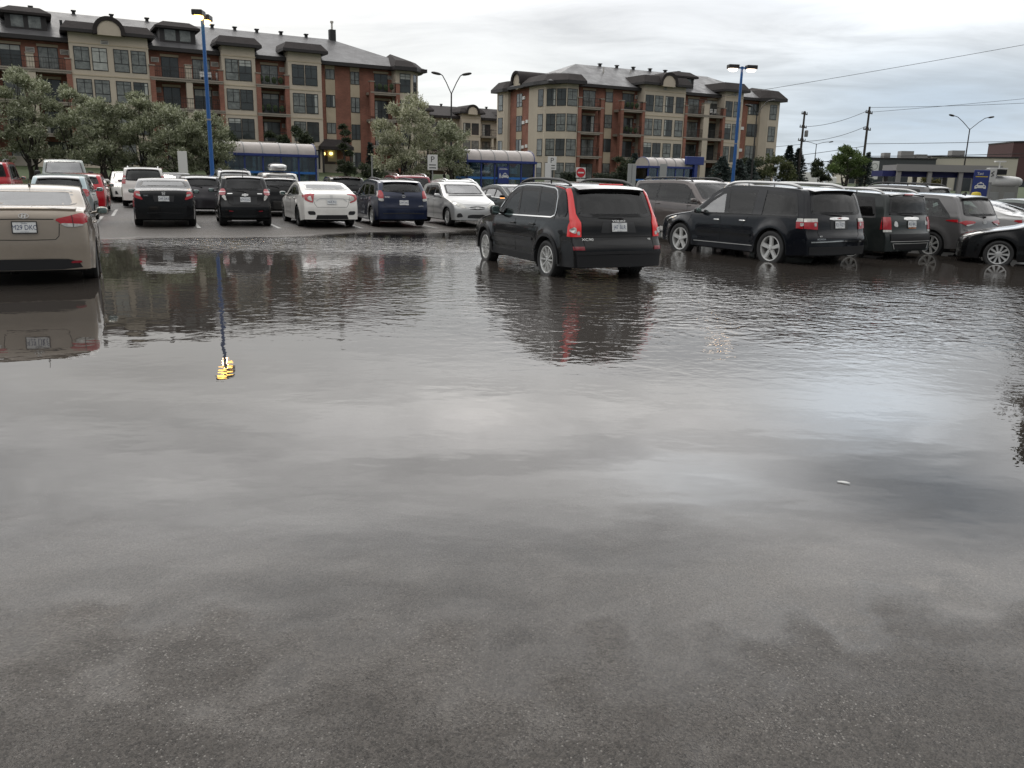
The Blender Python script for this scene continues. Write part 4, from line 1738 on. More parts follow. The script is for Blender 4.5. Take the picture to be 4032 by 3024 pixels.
    def under(s):
        mb = MB()
        w = s.W / 2
        x0, x1 = 0.35, s.L - 0.25
        X = lambda x: s.L / 2 - x
        mb.box(X(s.wx[0] - s.Ra - 0.02), X(x0), -w * .78, w * .78, s.sill - 0.01, s.sill + 0.25)
        mb.box(X(x1), X(s.wx[1] + s.Ra + 0.02), -w * .84, w * .84, s.sill - 0.01, s.sill + 0.25)
        mb.box(X(s.wx[1] - s.Ra - .02), X(s.wx[0] + s.Ra + .02), -w * .9, w * .9, s.sill - 0.03, s.sill + 0.2)
        mb.box(X(x1 - .02), X(x0 + .02), -w * .60, w * .60, s.sill + 0.02, s.sill + 0.45)
        for wx in s.wx:
            for sg in (1, -1):
                vs, fs = [], []
                for k in range(25):
                    a = math.pi * (-0.12 + 1.24 * k / 24)
                    x, z = wx + s.Ra * math.cos(a), s.r + s.Ra * math.sin(a)
                    ys = s.yside(x, max(z, s.sill))
                    vs += [s.loc(x, sg * (ys - 0.004), z), s.loc(x, sg * (ys - 0.32), z)]
                for k in range(24):
                    fs.append((2 * k, 2 * k + 1, 2 * k + 3, 2 * k + 2))
                mb.add(vs, fs)
        return mb

    # ---- things laid on the surface
    def patch(s, mb, fn, poly, off=0.004, mi=0, step=0.07, thick=0.018, rnd=0):
        if rnd:
            poly = chaikin(poly, rnd, True, 0.2)
        bm = bmesh.new()
        vs = [bm.verts.new((a, b, 0)) for a, b in poly]
        f = bm.faces.new(vs)
        bmesh.ops.triangulate(bm, faces=[f])
        for ax in (0, 1):
            lo, hi = min(p[ax] for p in poly), max(p[ax] for p in poly)
            k = int((hi - lo) / step)
            for i in range(1, k + 1):
                c = lo + (hi - lo) * i / (k + 1)
                co, no = [0, 0, 0], [0, 0, 0]
                co[ax], no[ax] = c, 1
                bmesh.ops.bisect_plane(bm, geom=list(bm.verts) + list(bm.edges) + list(bm.faces), plane_co=co, plane_no=no)
        bm.verts.index_update()
        e = 2e-3
        outv, inv = [], []
        cen = Vector((0, 0, 0.55))
        for v in bm.verts:
            a, b = v.co.x, v.co.y
            p = fn(a, b)
            nn = (fn(a + e, b) - fn(a - e, b)).cross(fn(a, b + e) - fn(a, b - e))
            if nn.length < 1e-12:
                nn = p - cen
            nn.normalize()
            if nn.dot(p - cen) < 0:
                nn = -nn
            outv.append(p + nn * off)
            inv.append(p + nn * (off - thick))
        nv = len(outv)
        fs = [tuple(v.index for v in f.verts) for f in bm.faces]
        for ed in bm.edges:
            if len(ed.link_faces) == 1:
                a, b = ed.verts[0].index, ed.verts[1].index
                fs.append((a, b, nv + b, nv + a))
        mb.add(outv + inv, fs, mi)
        bm.free()

    def ribbon(s, mb, fn, pts, width=0.008, off=0.003, mi=0, thick=0.006, step=0.06):
        """strip of constant width following a line drawn in surface coordinates"""
        P = []
        for (a0, b0), (a1, b1) in zip(pts[:-1], pts[1:]):
            k = max(1, int(math.hypot(a1 - a0, b1 - b0) / step))
            P += [(a0 + (a1 - a0) * i / k, b0 + (b1 - b0) * i / k) for i in range(k)]
        P.append(pts[-1])
        e = 2e-3
        cen = Vector((0, 0, 0.55))
        W3, N3 = [], []
        for a, b in P:
            p = fn(a, b)
            nn = (fn(a + e, b) - fn(a - e, b)).cross(fn(a, b + e) - fn(a, b - e))
            nn = nn.normalized() if nn.length > 1e-12 else (p - cen).normalized()
            if nn.dot(p - cen) < 0:
                nn = -nn
            W3.append(p)
            N3.append(nn)
        vs, fs = [], []
        n = len(W3)
        for i in range(n):
            t = (W3[min(i + 1, n - 1)] - W3[max(i - 1, 0)])
            if t.length < 1e-9:
                t = Vector((1, 0, 0))
            sd = t.normalized().cross(N3[i]).normalized() * width / 2
            o = N3[i] * off
            u = N3[i] * (off - thick)
            vs += [W3[i] + sd + o, W3[i] - sd + o, W3[i] - sd + u, W3[i] + sd + u]
        for i in range(n - 1):
            a, b = 4 * i, 4 * i + 4
            for k in range(4):
                k2 = (k + 1) % 4
                fs.append((a + k, a + k2, b + k2, b + k))
        mb.add(vs, fs, mi)

    def glass_line(s, x):
        return s.ztop(x) - s.sp.get('rail', 0.075)

    def dlo(s, cuts, drop=0.0):
        """side glass between the belt and the roof rail; cuts = [(x_bottom,x_top), ...] from front to rear.
        a first cut of None starts at the windscreen pillar"""
        out = []
        xs0 = None
        for x in np.linspace(0.8, s.L * .6, 200):
            if s.glass_line(x) > s.belt(x) + 0.04:
                xs0 = x
                break
        for a, b in zip(cuts[:-1], cuts[1:]):
            if a is None:
                a = (xs0, xs0)
            lo = [(x, s.belt(x) + 0.015 + drop) for x in np.linspace(a[0], b[0], 7)]
            hi = [(x, max(s.glass_line(x), s.belt(x) + 0.03)) for x in np.linspace(b[1], a[1], 9)]
            out.append(lo + hi)
        return out


# ---- wheels (tyre and rim meshes are shared by the wheels of one car)
_wheel_cache = {}


def wheel_meshes(r, style, rim_mat='alloy', rr=None):
    key = (round(r, 3), style, rim_mat)
    if key in _wheel_cache:
        return _wheel_cache[key]
    rr = rr or r * 0.71
    w = 0.105
    t = MB()
    t.lathe([(rr, -w * .8), (rr + .01, -w * .95), (r * .86, -w * 1.08), (r * .95, -w), (r * .99, -w * .8), (r, -w * .5), (r - .006, -w * .3), (r, -w * .28), (r, w * .28), (r - .006, w * .3), (r, w * .5), (r * .99, w * .8), (r * .95, w), (r * .86, w * 1.08), (rr + .01, w * .95), (rr, w * .8)], 'y', 40, closed=True)
    tm = t.mesh('tyre', 'rubber', True, 30)
    m = MB()
    # barrel, lip, brake disc; +y is the outer face
    m.lathe([(rr, -w * .85), (rr, w * .86), (rr - .006, w * .93), (rr - .022, w * .9), (rr - .03, w * .7), (rr - .035, -w * .8)], 'y', 40, mi=0)
    m.lathe([(0, w * .05), (rr * .62, w * .05), (rr * .62, -w * .1), (0, -w * .1)], 'y', 28, mi=1)
    m.lathe([(rr * .99, -w * .5), (0, -w * .5)], 'y', 28, mi=1)
    y0, y1 = w * .35, w * .84

    def spoke(a, wi, wo, tw=0.0, mi=0, ri=rr * .16, ro=rr * .96):
        ca, sa = math.cos(a), math.sin(a)
        vs = []
        for rad, hw, ya, yb in ((ri, wi, y0 - .01, y1 - .004), (ro * .55, (wi + wo) / 2 * .92, y0, y1 - .008), (ro, wo, y0 + .01, y1)):
            for q, yy in ((-hw, ya), (hw, ya), (hw * .72, yb), (-hw * .72, yb)):
                x, z = rad, q + tw * rad
                vs.append((x * ca - z * sa, yy, x * sa + z * ca))
        fs = []
        for i in (0, 4):
            for k in range(4):
                k2 = (k + 1) % 4
                fs.append((i + k, i + k2, i + 4 + k2, i + 4 + k))
        fs += [(0, 3, 2, 1), (8, 9, 10, 11)]
        m.add(vs, fs, mi)

    if style == 'five_wide':
        for k in range(5):
            spoke(2 * math.pi * k / 5 + .3, rr * .16, rr * .21)
    elif style == 'twin':
        for k in range(7):
            a = 2 * math.pi * k / 7
            spoke(a - .10, rr * .06, rr * .05)
            spoke(a + .10, rr * .06, rr * .05)
    elif style == 'cover':
        for k in range(10):
            a = 2 * math.pi * k / 10
            spoke(a, rr * .09, rr * .155)
        m.lathe([(rr * .30, y1 - .01), (rr * .22, y1 + .008), (0, y1 + .012)], 'y', 20)
    else:
        for k in range(10):
            spoke(2 * math.pi * k / 10, rr * .075, rr * .07)
    m.lathe([(rr * .24, y0), (rr * .22, y1 - .004), (rr * .10, y1 + .004), (0, y1 + .004)], 'y', 20)
    for k in range(5):
        a = 2 * math.pi * k / 5 + .9
        m.lathe([(.011, y1 - .006), (.011, y1 + .004), (0, y1 + .004)], 'y', 6, c=(rr * .155 * math.cos(a), 0, rr * .155 * math.sin(a)), mi=1)
    rm = m.mesh('rim', [rim_mat, 'alloy_dark'], True, 30)
    _wheel_cache[key] = (tm, rm)
    return tm, rm


def link(name, me, parent, loc=(0, 0, 0), rz=0.0):
    o = bpy.data.objects.new(name, me)
    COL.objects.link(o)
    o.parent = parent
    o.location = loc
    o.rotation_euler = (0, 0, rz)
    return o


def put_text(mb, txt, size, M, mi=0, depth=0.0, sx=1.0, bold=0.0):
    vs, fs = text_geo(txt, size, depth)
    mb.add([M @ Vector((x * sx, y, z)) for x, y, z in vs], fs, mi)


def rear_frame(S, t, z, off, front=False):
    """matrix of a plate standing on the rear (or front) face: x to its reader's right, y up, z outwards"""
    fn = S.front if front else S.rear
    p = fn(t, z)
    e = 0.01
    up = (fn(t, z + e) - fn(t, z - e)).normalized()
    rt = Vector((0, -1, 0)) if not front else Vector((0, 1, 0))
    if abs(t) > .02:
        rt = (fn(t + e, z) - fn(t - e, z)).normalized() * (-1 if not front else 1)
    n = rt.cross(up).normalized()
    up = n.cross(rt)
    M = Matrix(((rt.x, up.x, n.x, 0), (rt.y, up.y, n.y, 0), (rt.z, up.z, n.z, 0), (0, 0, 0, 1)))
    M.translation = p + n * off
    return M


def make_plate(car, S, z, txt, front=False, t=0.0, frame=False, off=0.022):
    M = rear_frame(S, t, z, off, front)
    mb = MB()
    mb.bbox(-.152, .152, -.076, .076, -.008, .003, .002)
    mb.xform(M)
    p = mb.build('licence_plate', 'plate_white', car)
    lt = MB()
    M2 = M @ Matrix.Translation((0, -.004, .0055))
    put_text(lt, txt, .098, M2, sx=.80)
    put_text(lt, 'Québec', .026, M @ Matrix.Translation((0, .059, .0055)))
    put_text(lt, 'Je me souviens', .018, M @ Matrix.Translation((0, -.064, .0055)))
    lt.build('lettering', 'plate_ink', p, recalc=False)
    if frame:
        f = MB()
        for x0, x1, y0, y1 in ((-.165, .165, .077, .088), (-.165, .165, -.088, -.077), (-.165, -.153, -.077, .077), (.153, .165, -.077, .077)):
            f.box(x0, x1, y0, y1, -.006, .008)
        f.xform(M).build('plate_frame', 'black_trim', p)
    return p


def emblem(car, S, kind, z, t=0.0, size=0.06, front=False, mt='alloy'):
    """badge built as it looks"""
    mb = MB()

    def ring(rx, ry, w, seg=36, z0=0.0, z1=.008):
        vs, fs = [], []
        for k in range(seg):
            a = 2 * math.pi * k / seg
            c, s_ = math.cos(a), math.sin(a)
            vs += [(rx * c, ry * s_, z1), ((rx - w) * c, (ry - w) * s_, z1), (rx * c, ry * s_, z0), ((rx - w) * c, (ry - w) * s_, z0)]
        for k in range(seg):
            a, b = 4 * k, 4 * ((k + 1) % seg)
            fs += [(a, a + 1, b + 1, b), (a, b, b + 2, a + 2), (a + 1, a + 3, b + 3, b + 1)]
        mb.add(vs, fs)
    u = size
    if kind == 'oval_h':
        ring(u * 1.3, u * .72, u * .13)
        mb.slab([(-.62 * u, -.42 * u), (-.36 * u, -.5 * u), (-.12 * u, .5 * u), (-.42 * u, .5 * u)], 'z', 0, .008)
        mb.slab([(.12 * u, -.5 * u), (.42 * u, -.5 * u), (.62 * u, .42 * u), (.36 * u, .5 * u)], 'z', 0, .008)
        mb.slab([(-.28 * u, -.16 * u), (.2 * u, .0 * u), (.3 * u, .2 * u), (-.2 * u, .04 * u)], 'z', 0, .008)
    elif kind == 'square_h':
        for p in ([(-.85, .8), (.85, .8), (.62, -.8), (-.62, -.8)],):
            n = len(p)
            for i in range(n):
                a, b = p[i], p[(i + 1) % n]
                k = .84
                mb.slab([(a[0] * u, a[1] * u), (b[0] * u, b[1] * u), (b[0] * k * u, b[1] * k * u), (a[0] * k * u, a[1] * k * u)], 'z', 0, .008)
        mb.slab([(-.52 * u, .55 * u), (-.28 * u, .55 * u), (-.22 * u, -.55 * u), (-.42 * u, -.55 * u)], 'z', 0, .008)
        mb.slab([(.52 * u, .55 * u), (.28 * u, .55 * u), (.22 * u, -.55 * u), (.42 * u, -.55 * u)], 'z', 0, .008)
        mb.slab([(-.26 * u, .08 * u), (.26 * u, .08 * u), (.24 * u, -.12 * u), (-.24 * u, -.12 * u)], 'z', 0, .007)
    elif kind == 'bowtie':
        mb.slab([(-1.5 * u, -.42 * u), (-.55 * u, -.42 * u), (-.55 * u, -.68 * u), (.45 * u, -.68 * u), (.45 * u, -.42 * u), (1.3 * u, -.42 * u), (1.5 * u, .42 * u), (.55 * u, .42 * u), (.55 * u, .68 * u), (-.45 * u, .68 * u), (-.45 * u, .42 * u), (-1.3 * u, .42 * u)], 'z', 0, .008)
    elif kind == 'ovals':
        ring(u * 1.25, u * .82, u * .14)
        ring(u * .5, u * .72, u * .12)
        vs0 = len(mb.v)
        ring(u * .95, u * .34, u * .12)
        mb.v[vs0:] = [(x, y + .4 * u, z_) for x, y, z_ in mb.v[vs0:]]
    mb.xform(rear_frame(S, t, z, .004, front))
    return mb.build('emblem', mt, car, recalc=False)


def badge_text(car, S, txt, z, t, size, mt='alloy', sx=1.0, off=.006):
    mb = MB()
    put_text(mb, txt, size, rear_frame(S, t, z, off), sx=sx, depth=.002)
    return mb.build('badge', mt, car, recalc=False)


def make_mirror(car, S, sg, x, z, mt, w=.19, h=.13, d=.11, lit=False):
    y = S.yside(x, z)
    p = S.loc(x, sg * (y + .06 + w / 2), z + .03)
    m = MB()
    m.blob((0, 0, 0), (d / 2, w / 2, h / 2), 3.2)
    m.tube([(-.0, -sg * w * .4, -h * .2), (.02, -sg * (w / 2 + .10), -h * .35)], .022, 8)
    o = m.build('side_mirror', mt, car, True, 50, loc=p)
    g = MB()
    g.blob((-d / 2 + .004, 0, 0), (.008, w * .42, h * .41), 4)
    g.build('mirror_glass', 'mirror_face', o, True, 40)
    if lit:
        q = MB()
        q.bbox(-.01, .05, -w * .4, w * .4, -h * .62, -h * .45, .004)
        q.build('indicator', 'amber_lit', o)
    return o


def make_car(name, label, cat, sp, body_mat, pos, deg, anchor='rear_axle', extras=None, group='cars parked in the flooded lot'):
    S = Shape(sp)
    a = R(deg)
    fx, fy = math.cos(a), math.sin(a)
    if anchor == 'rear_axle':
        k = S.wx[1] - S.L / 2
    elif anchor == 'front_axle':
        k = S.wx[0] - S.L / 2
    elif anchor == 'rear':
        k = S.L / 2
    elif anchor == 'front':
        k = -S.L / 2
    else:
        k = 0.0
    car = thing(name, label, cat, (pos[0] + fx * k, pos[1] + fy * k, pos[2]), a, group)
    S.body().build('body', body_mat, car, True, 42, merge=.0015)
    S.under().build('underbody', 'under_black', car)
    # wheels
    tm, rm = wheel_meshes(S.r, sp.get('wheel', 'ten'), sp.get('rim', 'alloy'))
    for i, wx in enumerate(S.wx):
        for sg in (1, -1):
            y = S.yside(wx, S.r + S.Ra) - .125
            w = bpy.data.objects.new('wheel', None)
            w.empty_display_size = .1
            COL.objects.link(w)
            w.parent = car
            w.location = S.loc(wx, sg * y, S.r)
            w.rotation_euler = (0, 0, (0 if sg > 0 else math.pi) + (R(sp.get('steer', 0)) if i == 0 else 0))
            link('tyre', tm, w)
            link('rim', rm, w)
    far = sp.get('far', False)
    # cabin seen through the glass
    cb = MB()
    ws = S.W / 2
    bl = S.belt(2.4)
    xa, xb = sp['dlo'][1][0] - .15, sp['dlo'][-1][0]
    fl = S.sill + .12
    cb.box(S.L / 2 - (S.wx[1] + .25), S.L / 2 - (S.wx[0] + .35), -ws * .86, ws * .86, fl, bl - .30)
    cb.box(S.L / 2 - (S.wx[0] + .85), S.L / 2 - (S.wx[0] + .30), -ws * .84, ws * .84, bl - .35, bl - .02)
    x3 = min(S.L - .5, S.wx[1] + .55)
    cb.box(S.L / 2 - x3, S.L / 2 - (S.wx[1] + .1), -ws * .76, ws * .76, fl, bl - .10)
    rows_ = [(S.wx[0] + 1.62, (-.38, .38)), (S.wx[0] + 2.45, (-.42, 0, .42))]
    if S.L > 4.7 and S.H > 1.6:
        rows_.append((S.wx[0] + 3.2, (-.38, .38)))
    for xr_, ys_ in rows_:
        for yy in ys_:
            q = MB()
            q.blob((0, 0, 0), (.075, .23 if len(ys_) == 2 else .21, .34), 3.5, 14, 8)
            q.xform(Matrix.Translation((S.L / 2 - xr_, yy, bl - .17)) @ Matrix.Rotation(-.22, 4, 'Y'))
            cb.add(q.v, q.f)
            q = MB()
            q.blob((0, 0, 0), (.05, .13, .085), 3, 12, 8)
            q.xform(Matrix.Translation((S.L / 2 - xr_ - .09, yy, bl + .27)))
            cb.add(q.v, q.f)
    cb.lathe([(.17, -.015), (.19, 0), (.17, .015), (.155, 0)], 'x', 20, (S.L / 2 - (S.wx[0] + .98), .38, bl - .02), closed=True)
    cb.build('cabin', 'cabin_trim', car, True, 40)
    # glass
    whole, wdq, rwq = S.openings()

    def outline(fn, poly, nm='window_trim', wd_=.075, off=.004):
        """black band round a pane, lying inside its outline"""
        cx_, cz_ = sum(p[0] for p in poly) / len(poly), sum(p[1] for p in poly) / len(poly)
        mb = MB()
        n_ = len(poly)
        P = []
        for i in range(n_):
            (x0, z0), (x1, z1), (x2, z2) = poly[i - 1], poly[i], poly[(i + 1) % n_]
            tx, tz = x2 - x0, z2 - z0
            ll = math.hypot(tx, tz) or 1
            nx_, nz_ = -tz / ll, tx / ll
            if nx_ * (cx_ - x1) + nz_ * (cz_ - z1) < 0:
                nx_, nz_ = -nx_, -nz_
            P.append((x1 + nx_ * wd_ * .36, z1 + nz_ * wd_ * .36))
        S.ribbon(mb, fn, P + [P[0], P[1]], wd_, off)
        return mb.build(nm, 'black_trim', car, True, 40)

    for sg in (1, -1):
        fn = S.side(sg)
        polys = S.dlo(sp['dlo'])
        outline(fn, whole)
        gl_ = sp.get('glass', 'car_glass')
        if sp.get('wide_pillar'):
            x0_, x1_ = sp['wide_pillar']
            q = MB()
            zz_ = np.linspace(0, 1, 5)
            lo = [(x, S.belt(x)) for x in np.linspace(x0_, x1_, 4)]
            hi = [(x, S.glass_line(x) + .02) for x in np.linspace(x1_, x0_, 4)]
            S.patch(q, fn, lo + hi, .012, step=.1)
            q.build('pillar', body_mat, car, True, 30)
        for i, po in enumerate(polys):
            g = MB()
            S.patch(g, fn, po, .003, step=.12, thick=.001)
            g.build('side_window', gl_[i] if isinstance(gl_, list) else gl_, car, True, 30)
            if i:
                (xb_, xt_) = sp['dlo'][i]
                q = MB()
                S.ribbon(q, fn, [(xb_, S.belt(xb_) - .01), (xt_, S.glass_line(xt_) + .02)], sp.get('pillar', .05) + .03, .007)
                q.build('pillar', 'black_trim', car, True, 40)
        # door gaps and handles
        if not far:
            dg = MB()
            for line in sp.get('gaps', []):
                S.ribbon(dg, fn, line, .010, .0015)
            if dg.v:
                dg.build('door_gap', 'under_black', car)
            for hx, hz in sp.get('handles', []):
                h = MB()
                p = fn(hx, hz)
                h.blob((0, 0, 0), (.10, .018, .017), 3)
                h.build('door_handle', sp.get('handle_mat', body_mat), car, True, 40, loc=p + Vector((0, sg * .022, 0)))
        mx, mz = sp['mirror']
        make_mirror(car, S, sg, mx, mz, sp.get('mirror_mat', body_mat), *sp.get('mirror_size', ()), lit=sp.get('mirror_lit', False))
    for nm, fn, q_, mt in (('windshield', S.front, wdq, sp.get('wind_mat', 'car_glass')), ('rear_window', S.rear, rwq, sp.get('rear_mat', 'car_glass'))):
        z0_, z1_, ta, tb_ = q_
        po = chaikin([(-ta, z0_), (ta, z0_), (tb_, z1_), (-tb_, z1_)], 2, True, .08)
        sc_ = S.W / 2
        mb = MB()
        P = []
        for i in range(len(po)):
            (x0, y0), (x1, y1), (x2, y2) = po[i - 1], po[i], po[(i + 1) % len(po)]
            tx, tz = (x2 - x0) * sc_, y2 - y0
            ll = math.hypot(tx, tz) or 1
            nx_, nz_ = -tz / ll, tx / ll
            if nx_ * -x1 * sc_ + nz_ * ((z0_ + z1_) / 2 - y1) < 0:
                nx_, nz_ = -nx_, -nz_
            P.append((x1 + nx_ * .026 / sc_, y1 + nz_ * .022))
        S.ribbon(mb, fn, P + [P[0], P[1]], .062, .004)
        mb.build('window_trim', body_mat if nm == 'rear_window' and not sp.get('rear_trim', True) else 'black_trim', car, True, 40)
        g = MB()
        S.patch(g, fn, po, .003, step=.08, thick=.001)
        g.build(nm, mt, car, True, 30)
    # lamps: list of (face, polygon, material [, round])
    for key, nm in (('tail', 'tail_light'), ('head', 'headlight'), ('refl', 'reflector'), ('fog', 'fog_light')):
        specs = sp.get(key, [])
        if not specs:
            continue
        for sg in (1, -1):
            mats_, mb = [], MB()
            for it in specs:
                face, po, mt = it[:3]
                if mt not in mats_:
                    mats_.append(mt)
                fn = {'rear': S.rear, 'front': S.front}.get(face) or S.side(sg)
                if face == 'side':       # lamps wrap round the corner of the body
                    po = [(S.L + .05 if q[0] > S.L - S.pr - .03 else (-.05 if q[0] < S.pf + .035 else q[0]), q[1]) for q in po]
                else:
                    po = [((.9995 if q[0] > .978 else q[0]) * sg, q[1]) for q in po]
                off = it[4] if len(it) > 4 else .012
                S.patch(mb, fn, po, off, mats_.index(mt), .05, .03, it[3] if len(it) > 3 else 1)
            mb.build(nm, mats_, car, True, 40)
    for it in sp.get('panels', []):         # trim panels: (part name, face, polygon, material, offset, mirrored)
        nm, face, po, mt, off = it[:5]
        if face == 'side':
            for sg in (1, -1):
                mb = MB()
                S.patch(mb, S.side(sg), po, off, 0, .1, .02, it[5] if len(it) > 5 else 0)
                mb.build(nm, mt, car, True, 40)
        else:
            mb = MB()
            fn = S.rear if face == 'rear' else S.front
            S.patch(mb, fn, po, off, 0, .08, .02, it[5] if len(it) > 5 else 0)
            mb.build(nm, mt, car, True, 40)
    for it in sp.get('lines', []):
        nm, face, pts, mt, wd, off = it
        fns = {'rear': [S.rear], 'front': [S.front], 'side': [S.side(1), S.side(-1)]}[face]
        for fn in fns:
            mb = MB()
            S.ribbon(mb, fn, pts, wd, off, 0, wd * .9)
            mb.build(nm, mt, car, True, 40)
    if 'rails' in sp:
        x0, x1, mt, hh, tt = sp['rails']
        for sg in (1, -1):
            mb = MB()
            n = 28
            pts = []
            for i in range(n + 1):
                u = i / n
                x = x0 + (x1 - x0) * u
                lift = hh * min(1, 7.0 * min(u, 1 - u)) ** .55
                pts.append(S.top(x, sg * tt) + Vector((0, 0, lift)))
            mb.tube(pts, [.016] + [sp.get('rail_r', .026)] * (n - 1) + [.016], 8)
            for u in (.33, .66):
                p = S.top(x0 + (x1 - x0) * u, sg * tt)
                mb.tube([p, p + Vector((0, 0, hh))], .016, 6)
            mb.build('roof_rail', mt, car, True, 40)
    if 'wiper' in sp:
        t0, z0, t1, z1 = sp['wiper']
        mb = MB()
        pts = [S.rear(t0 + (t1 - t0) * i / 6, z0 + (z1 - z0) * i / 6) for i in range(7)]
        mb.tube([p + Vector((-.025, 0, .012)) for p in pts], [.016, .013, .012, .010, .009, .008, .007], 6)
        mb.blob(pts[0] + Vector((-.02, 0, 0)), (.03, .035, .025), 2.5)
        mb.build('rear_wiper', 'black_trim', car, True, 40)
    if 'spoiler' in sp:
        x0, dx, dz, tt, mt = sp['spoiler']
        mb = MB()
        n = 12
        up, lo = [], []
        for i in range(n + 1):
            t = -tt + 2 * tt * i / n
            p = S.top(x0, t)
            tip = p + Vector((-dx * (1 - .12 * abs(t)), 0, dz))
            up.append((p + Vector((0, 0, .006)), tip))
        vs, fs = [], []
        for p, q in up:
            vs += [p, q, q + Vector((0.01, 0, -.03)), p + Vector((-.02, 0, -.07))]
        for i in range(n):
            a, b = 4 * i, 4 * i + 4
            for k in range(4):
                fs.append((a + k, a + (k + 1) % 4, b + (k + 1) % 4, b + k))
        fs += [(0, 1, 2, 3), tuple(4 * n + k for k in (3, 2, 1, 0))]
        mb.add(vs, fs)
        mb.build('spoiler', mt, car, True, 30)
    if 'antenna' in sp:
        x0, h = sp['antenna']
        mb = MB()
        p = S.top(x0, 0)
        mb.blob(p + Vector((0, 0, .012)), (.05, .02, .03), 2.2)
        if h > .1:
            mb.tube([p + Vector((0, 0, .02)), p + Vector((-h * .6, 0, h * .8))], [.006, .003], 6)
        else:
            mb.slab([(p.x + .05, p.z), (p.x - .07, p.z), (p.x - .06, p.z + h), (p.x - .03, p.z + h)], 'y', -.008, .008)
        mb.build('antenna', 'black_trim', car, True, 40)
    if 'plate' in sp:
        z, txt = sp['plate'][:2]
        make_plate(car, S, z, txt, t=sp['plate'][2] if len(sp['plate']) > 2 else 0, frame=sp.get('plate_frame', False))
    if 'emblem' in sp:
        for e in sp['emblem']:
            emblem(car, S, *e)
    for b in sp.get('badges', []):
        badge_text(car, S, *b)
    if extras:
        extras(car, S)
    return car, S
# ---- paints
paint('paint_gold', (0.30, 0.255, 0.205), 0.45, 0.3)
paint('paint_black', (0.004, 0.004, 0.0045), 0.0, 0.25, 1.32)
paint('paint_black_blue', (0.004, 0.005, 0.008), 0.0, 0.25, 1.34)
paint('paint_charcoal', (0.026, 0.031, 0.030), 0.4, 0.3, 1.4)
paint('paint_grey', (0.135, 0.131, 0.130), 0.5, 0.32)
paint('paint_navy', (0.008, 0.014, 0.040), 0.3, 0.28)
paint('paint_white', (0.72, 0.70, 0.66), 0.0, 0.35)
paint('paint_silver', (0.52, 0.52, 0.51), 0.6, 0.35)
paint('paint_pale', (0.55, 0.57, 0.55), 0.3, 0.35)
paint('paint_red', (0.42, 0.012, 0.02), 0.2, 0.3)
paint('paint_wine', (0.22, 0.02, 0.03), 0.3, 0.3)
paint('paint_ice_blue', (0.36, 0.44, 0.46), 0.4, 0.35)
paint('paint_taupe', (0.115, 0.098, 0.092), 0.5, 0.32)
paint('paint_olive_grey', (0.16, 0.18, 0.17), 0.4, 0.35)
paint('paint_plum', (0.035, 0.032, 0.036), 0.4, 0.3)


def std_gaps(L, wx0, bpil, cpil, r, belt, sill=.26, rear_arch=None):
    """shut lines of two doors"""
    return [[(wx0, sill), (wx0 - .02, belt)], [(bpil + .03, sill), (bpil, belt)], [(cpil - .12, .62), (cpil + .02, belt)]]


def sedan(L=4.53, W=1.775, H=1.435, wb=2.70, fo=.88, r=.315, hood=.98, deck=1.08, **kw):
    s = dict(L=L, W=W, H=H, wb=wb, fo=fo, r=r, sill=.20, pf=.42, pr=.20,
             top=[(0, .22), (0, .30), (0, .52), (.03, .66), (.10, .74), (.45, .84), (1.10, hood - .03), (1.28, hood + .02), (2.02, H - .07), (2.30, H - .012), (2.65, H), (3.0, H - .015), (3.32, H - .075), (L - .62, deck + .035), (L - .42, deck + .015), (L - .10, deck), (L - .045, deck - .05), (L - .02, .86), (L, .62), (L, .5), (L, .30), (L, .24)],
             belt=[(0, .78), (1.2, .90), (2.2, .925), (3.4, .985), (L, 1.0)],
             dlo=[None, (2.42, 2.36), (3.12, 3.02), (3.66, 3.40)], mirror=(1.62, .96), wind=(hood + .05, H - .085, .86), rearw=(deck + .075, H - .085, .84, .80),
             handles=[(2.30, .84), (3.12, .87)],
             gaps=[[(1.30, .30), (1.26, .70), (1.36, .92)], [(2.42, .24), (2.44, .60), (2.40, .92)], [(3.12, .72), (3.35, .96)]])
    s.update(kw)
    return s


def hatch(L=4.10, W=1.70, H=1.46, wb=2.57, fo=.83, r=.305, hood=.99, tail_z=1.02, lean=.30, **kw):
    s = dict(L=L, W=W, H=H, wb=wb, fo=fo, r=r, sill=.20, pf=.40, pr=.20,
             top=[(0, .22), (0, .30), (0, .54), (.03, .68), (.12, .77), (.45, .87), (.95, hood - .02), (1.10, hood + .03), (1.80, H - .07), (2.10, H - .012), (2.45, H), (3.1, H - .02), (L - lean - .22, H - .055), (L - lean - .05, H - .10), (L - .10, tail_z + .02), (L - .06, tail_z - .08), (L - .03, .75), (L, .60), (L, .48), (L, .30), (L, .26)],
             belt=[(0, .78), (1.1, .92), (2.1, .94), (3.1, .99), (L, 1.02)],
             dlo=[None, (2.22, 2.16), (2.92, 2.84), (3.42, 3.30)], mirror=(1.45, .97), wind=(hood + .06, H - .085, .86), rearw=(tail_z + .05, H - .13, .84, .78),
             handles=[(2.10, .85), (2.86, .88)],
             gaps=[[(1.22, .30), (1.16, .70), (1.22, .94)], [(2.22, .24), (2.24, .60), (2.20, .94)], [(2.80, .70), (3.0, .98)]],
             wiper=(.0, tail_z + .02, .45, tail_z + .08), spoiler=(L - lean - .18, .20, -.035, .80, None))
    s.update(kw)
    return s


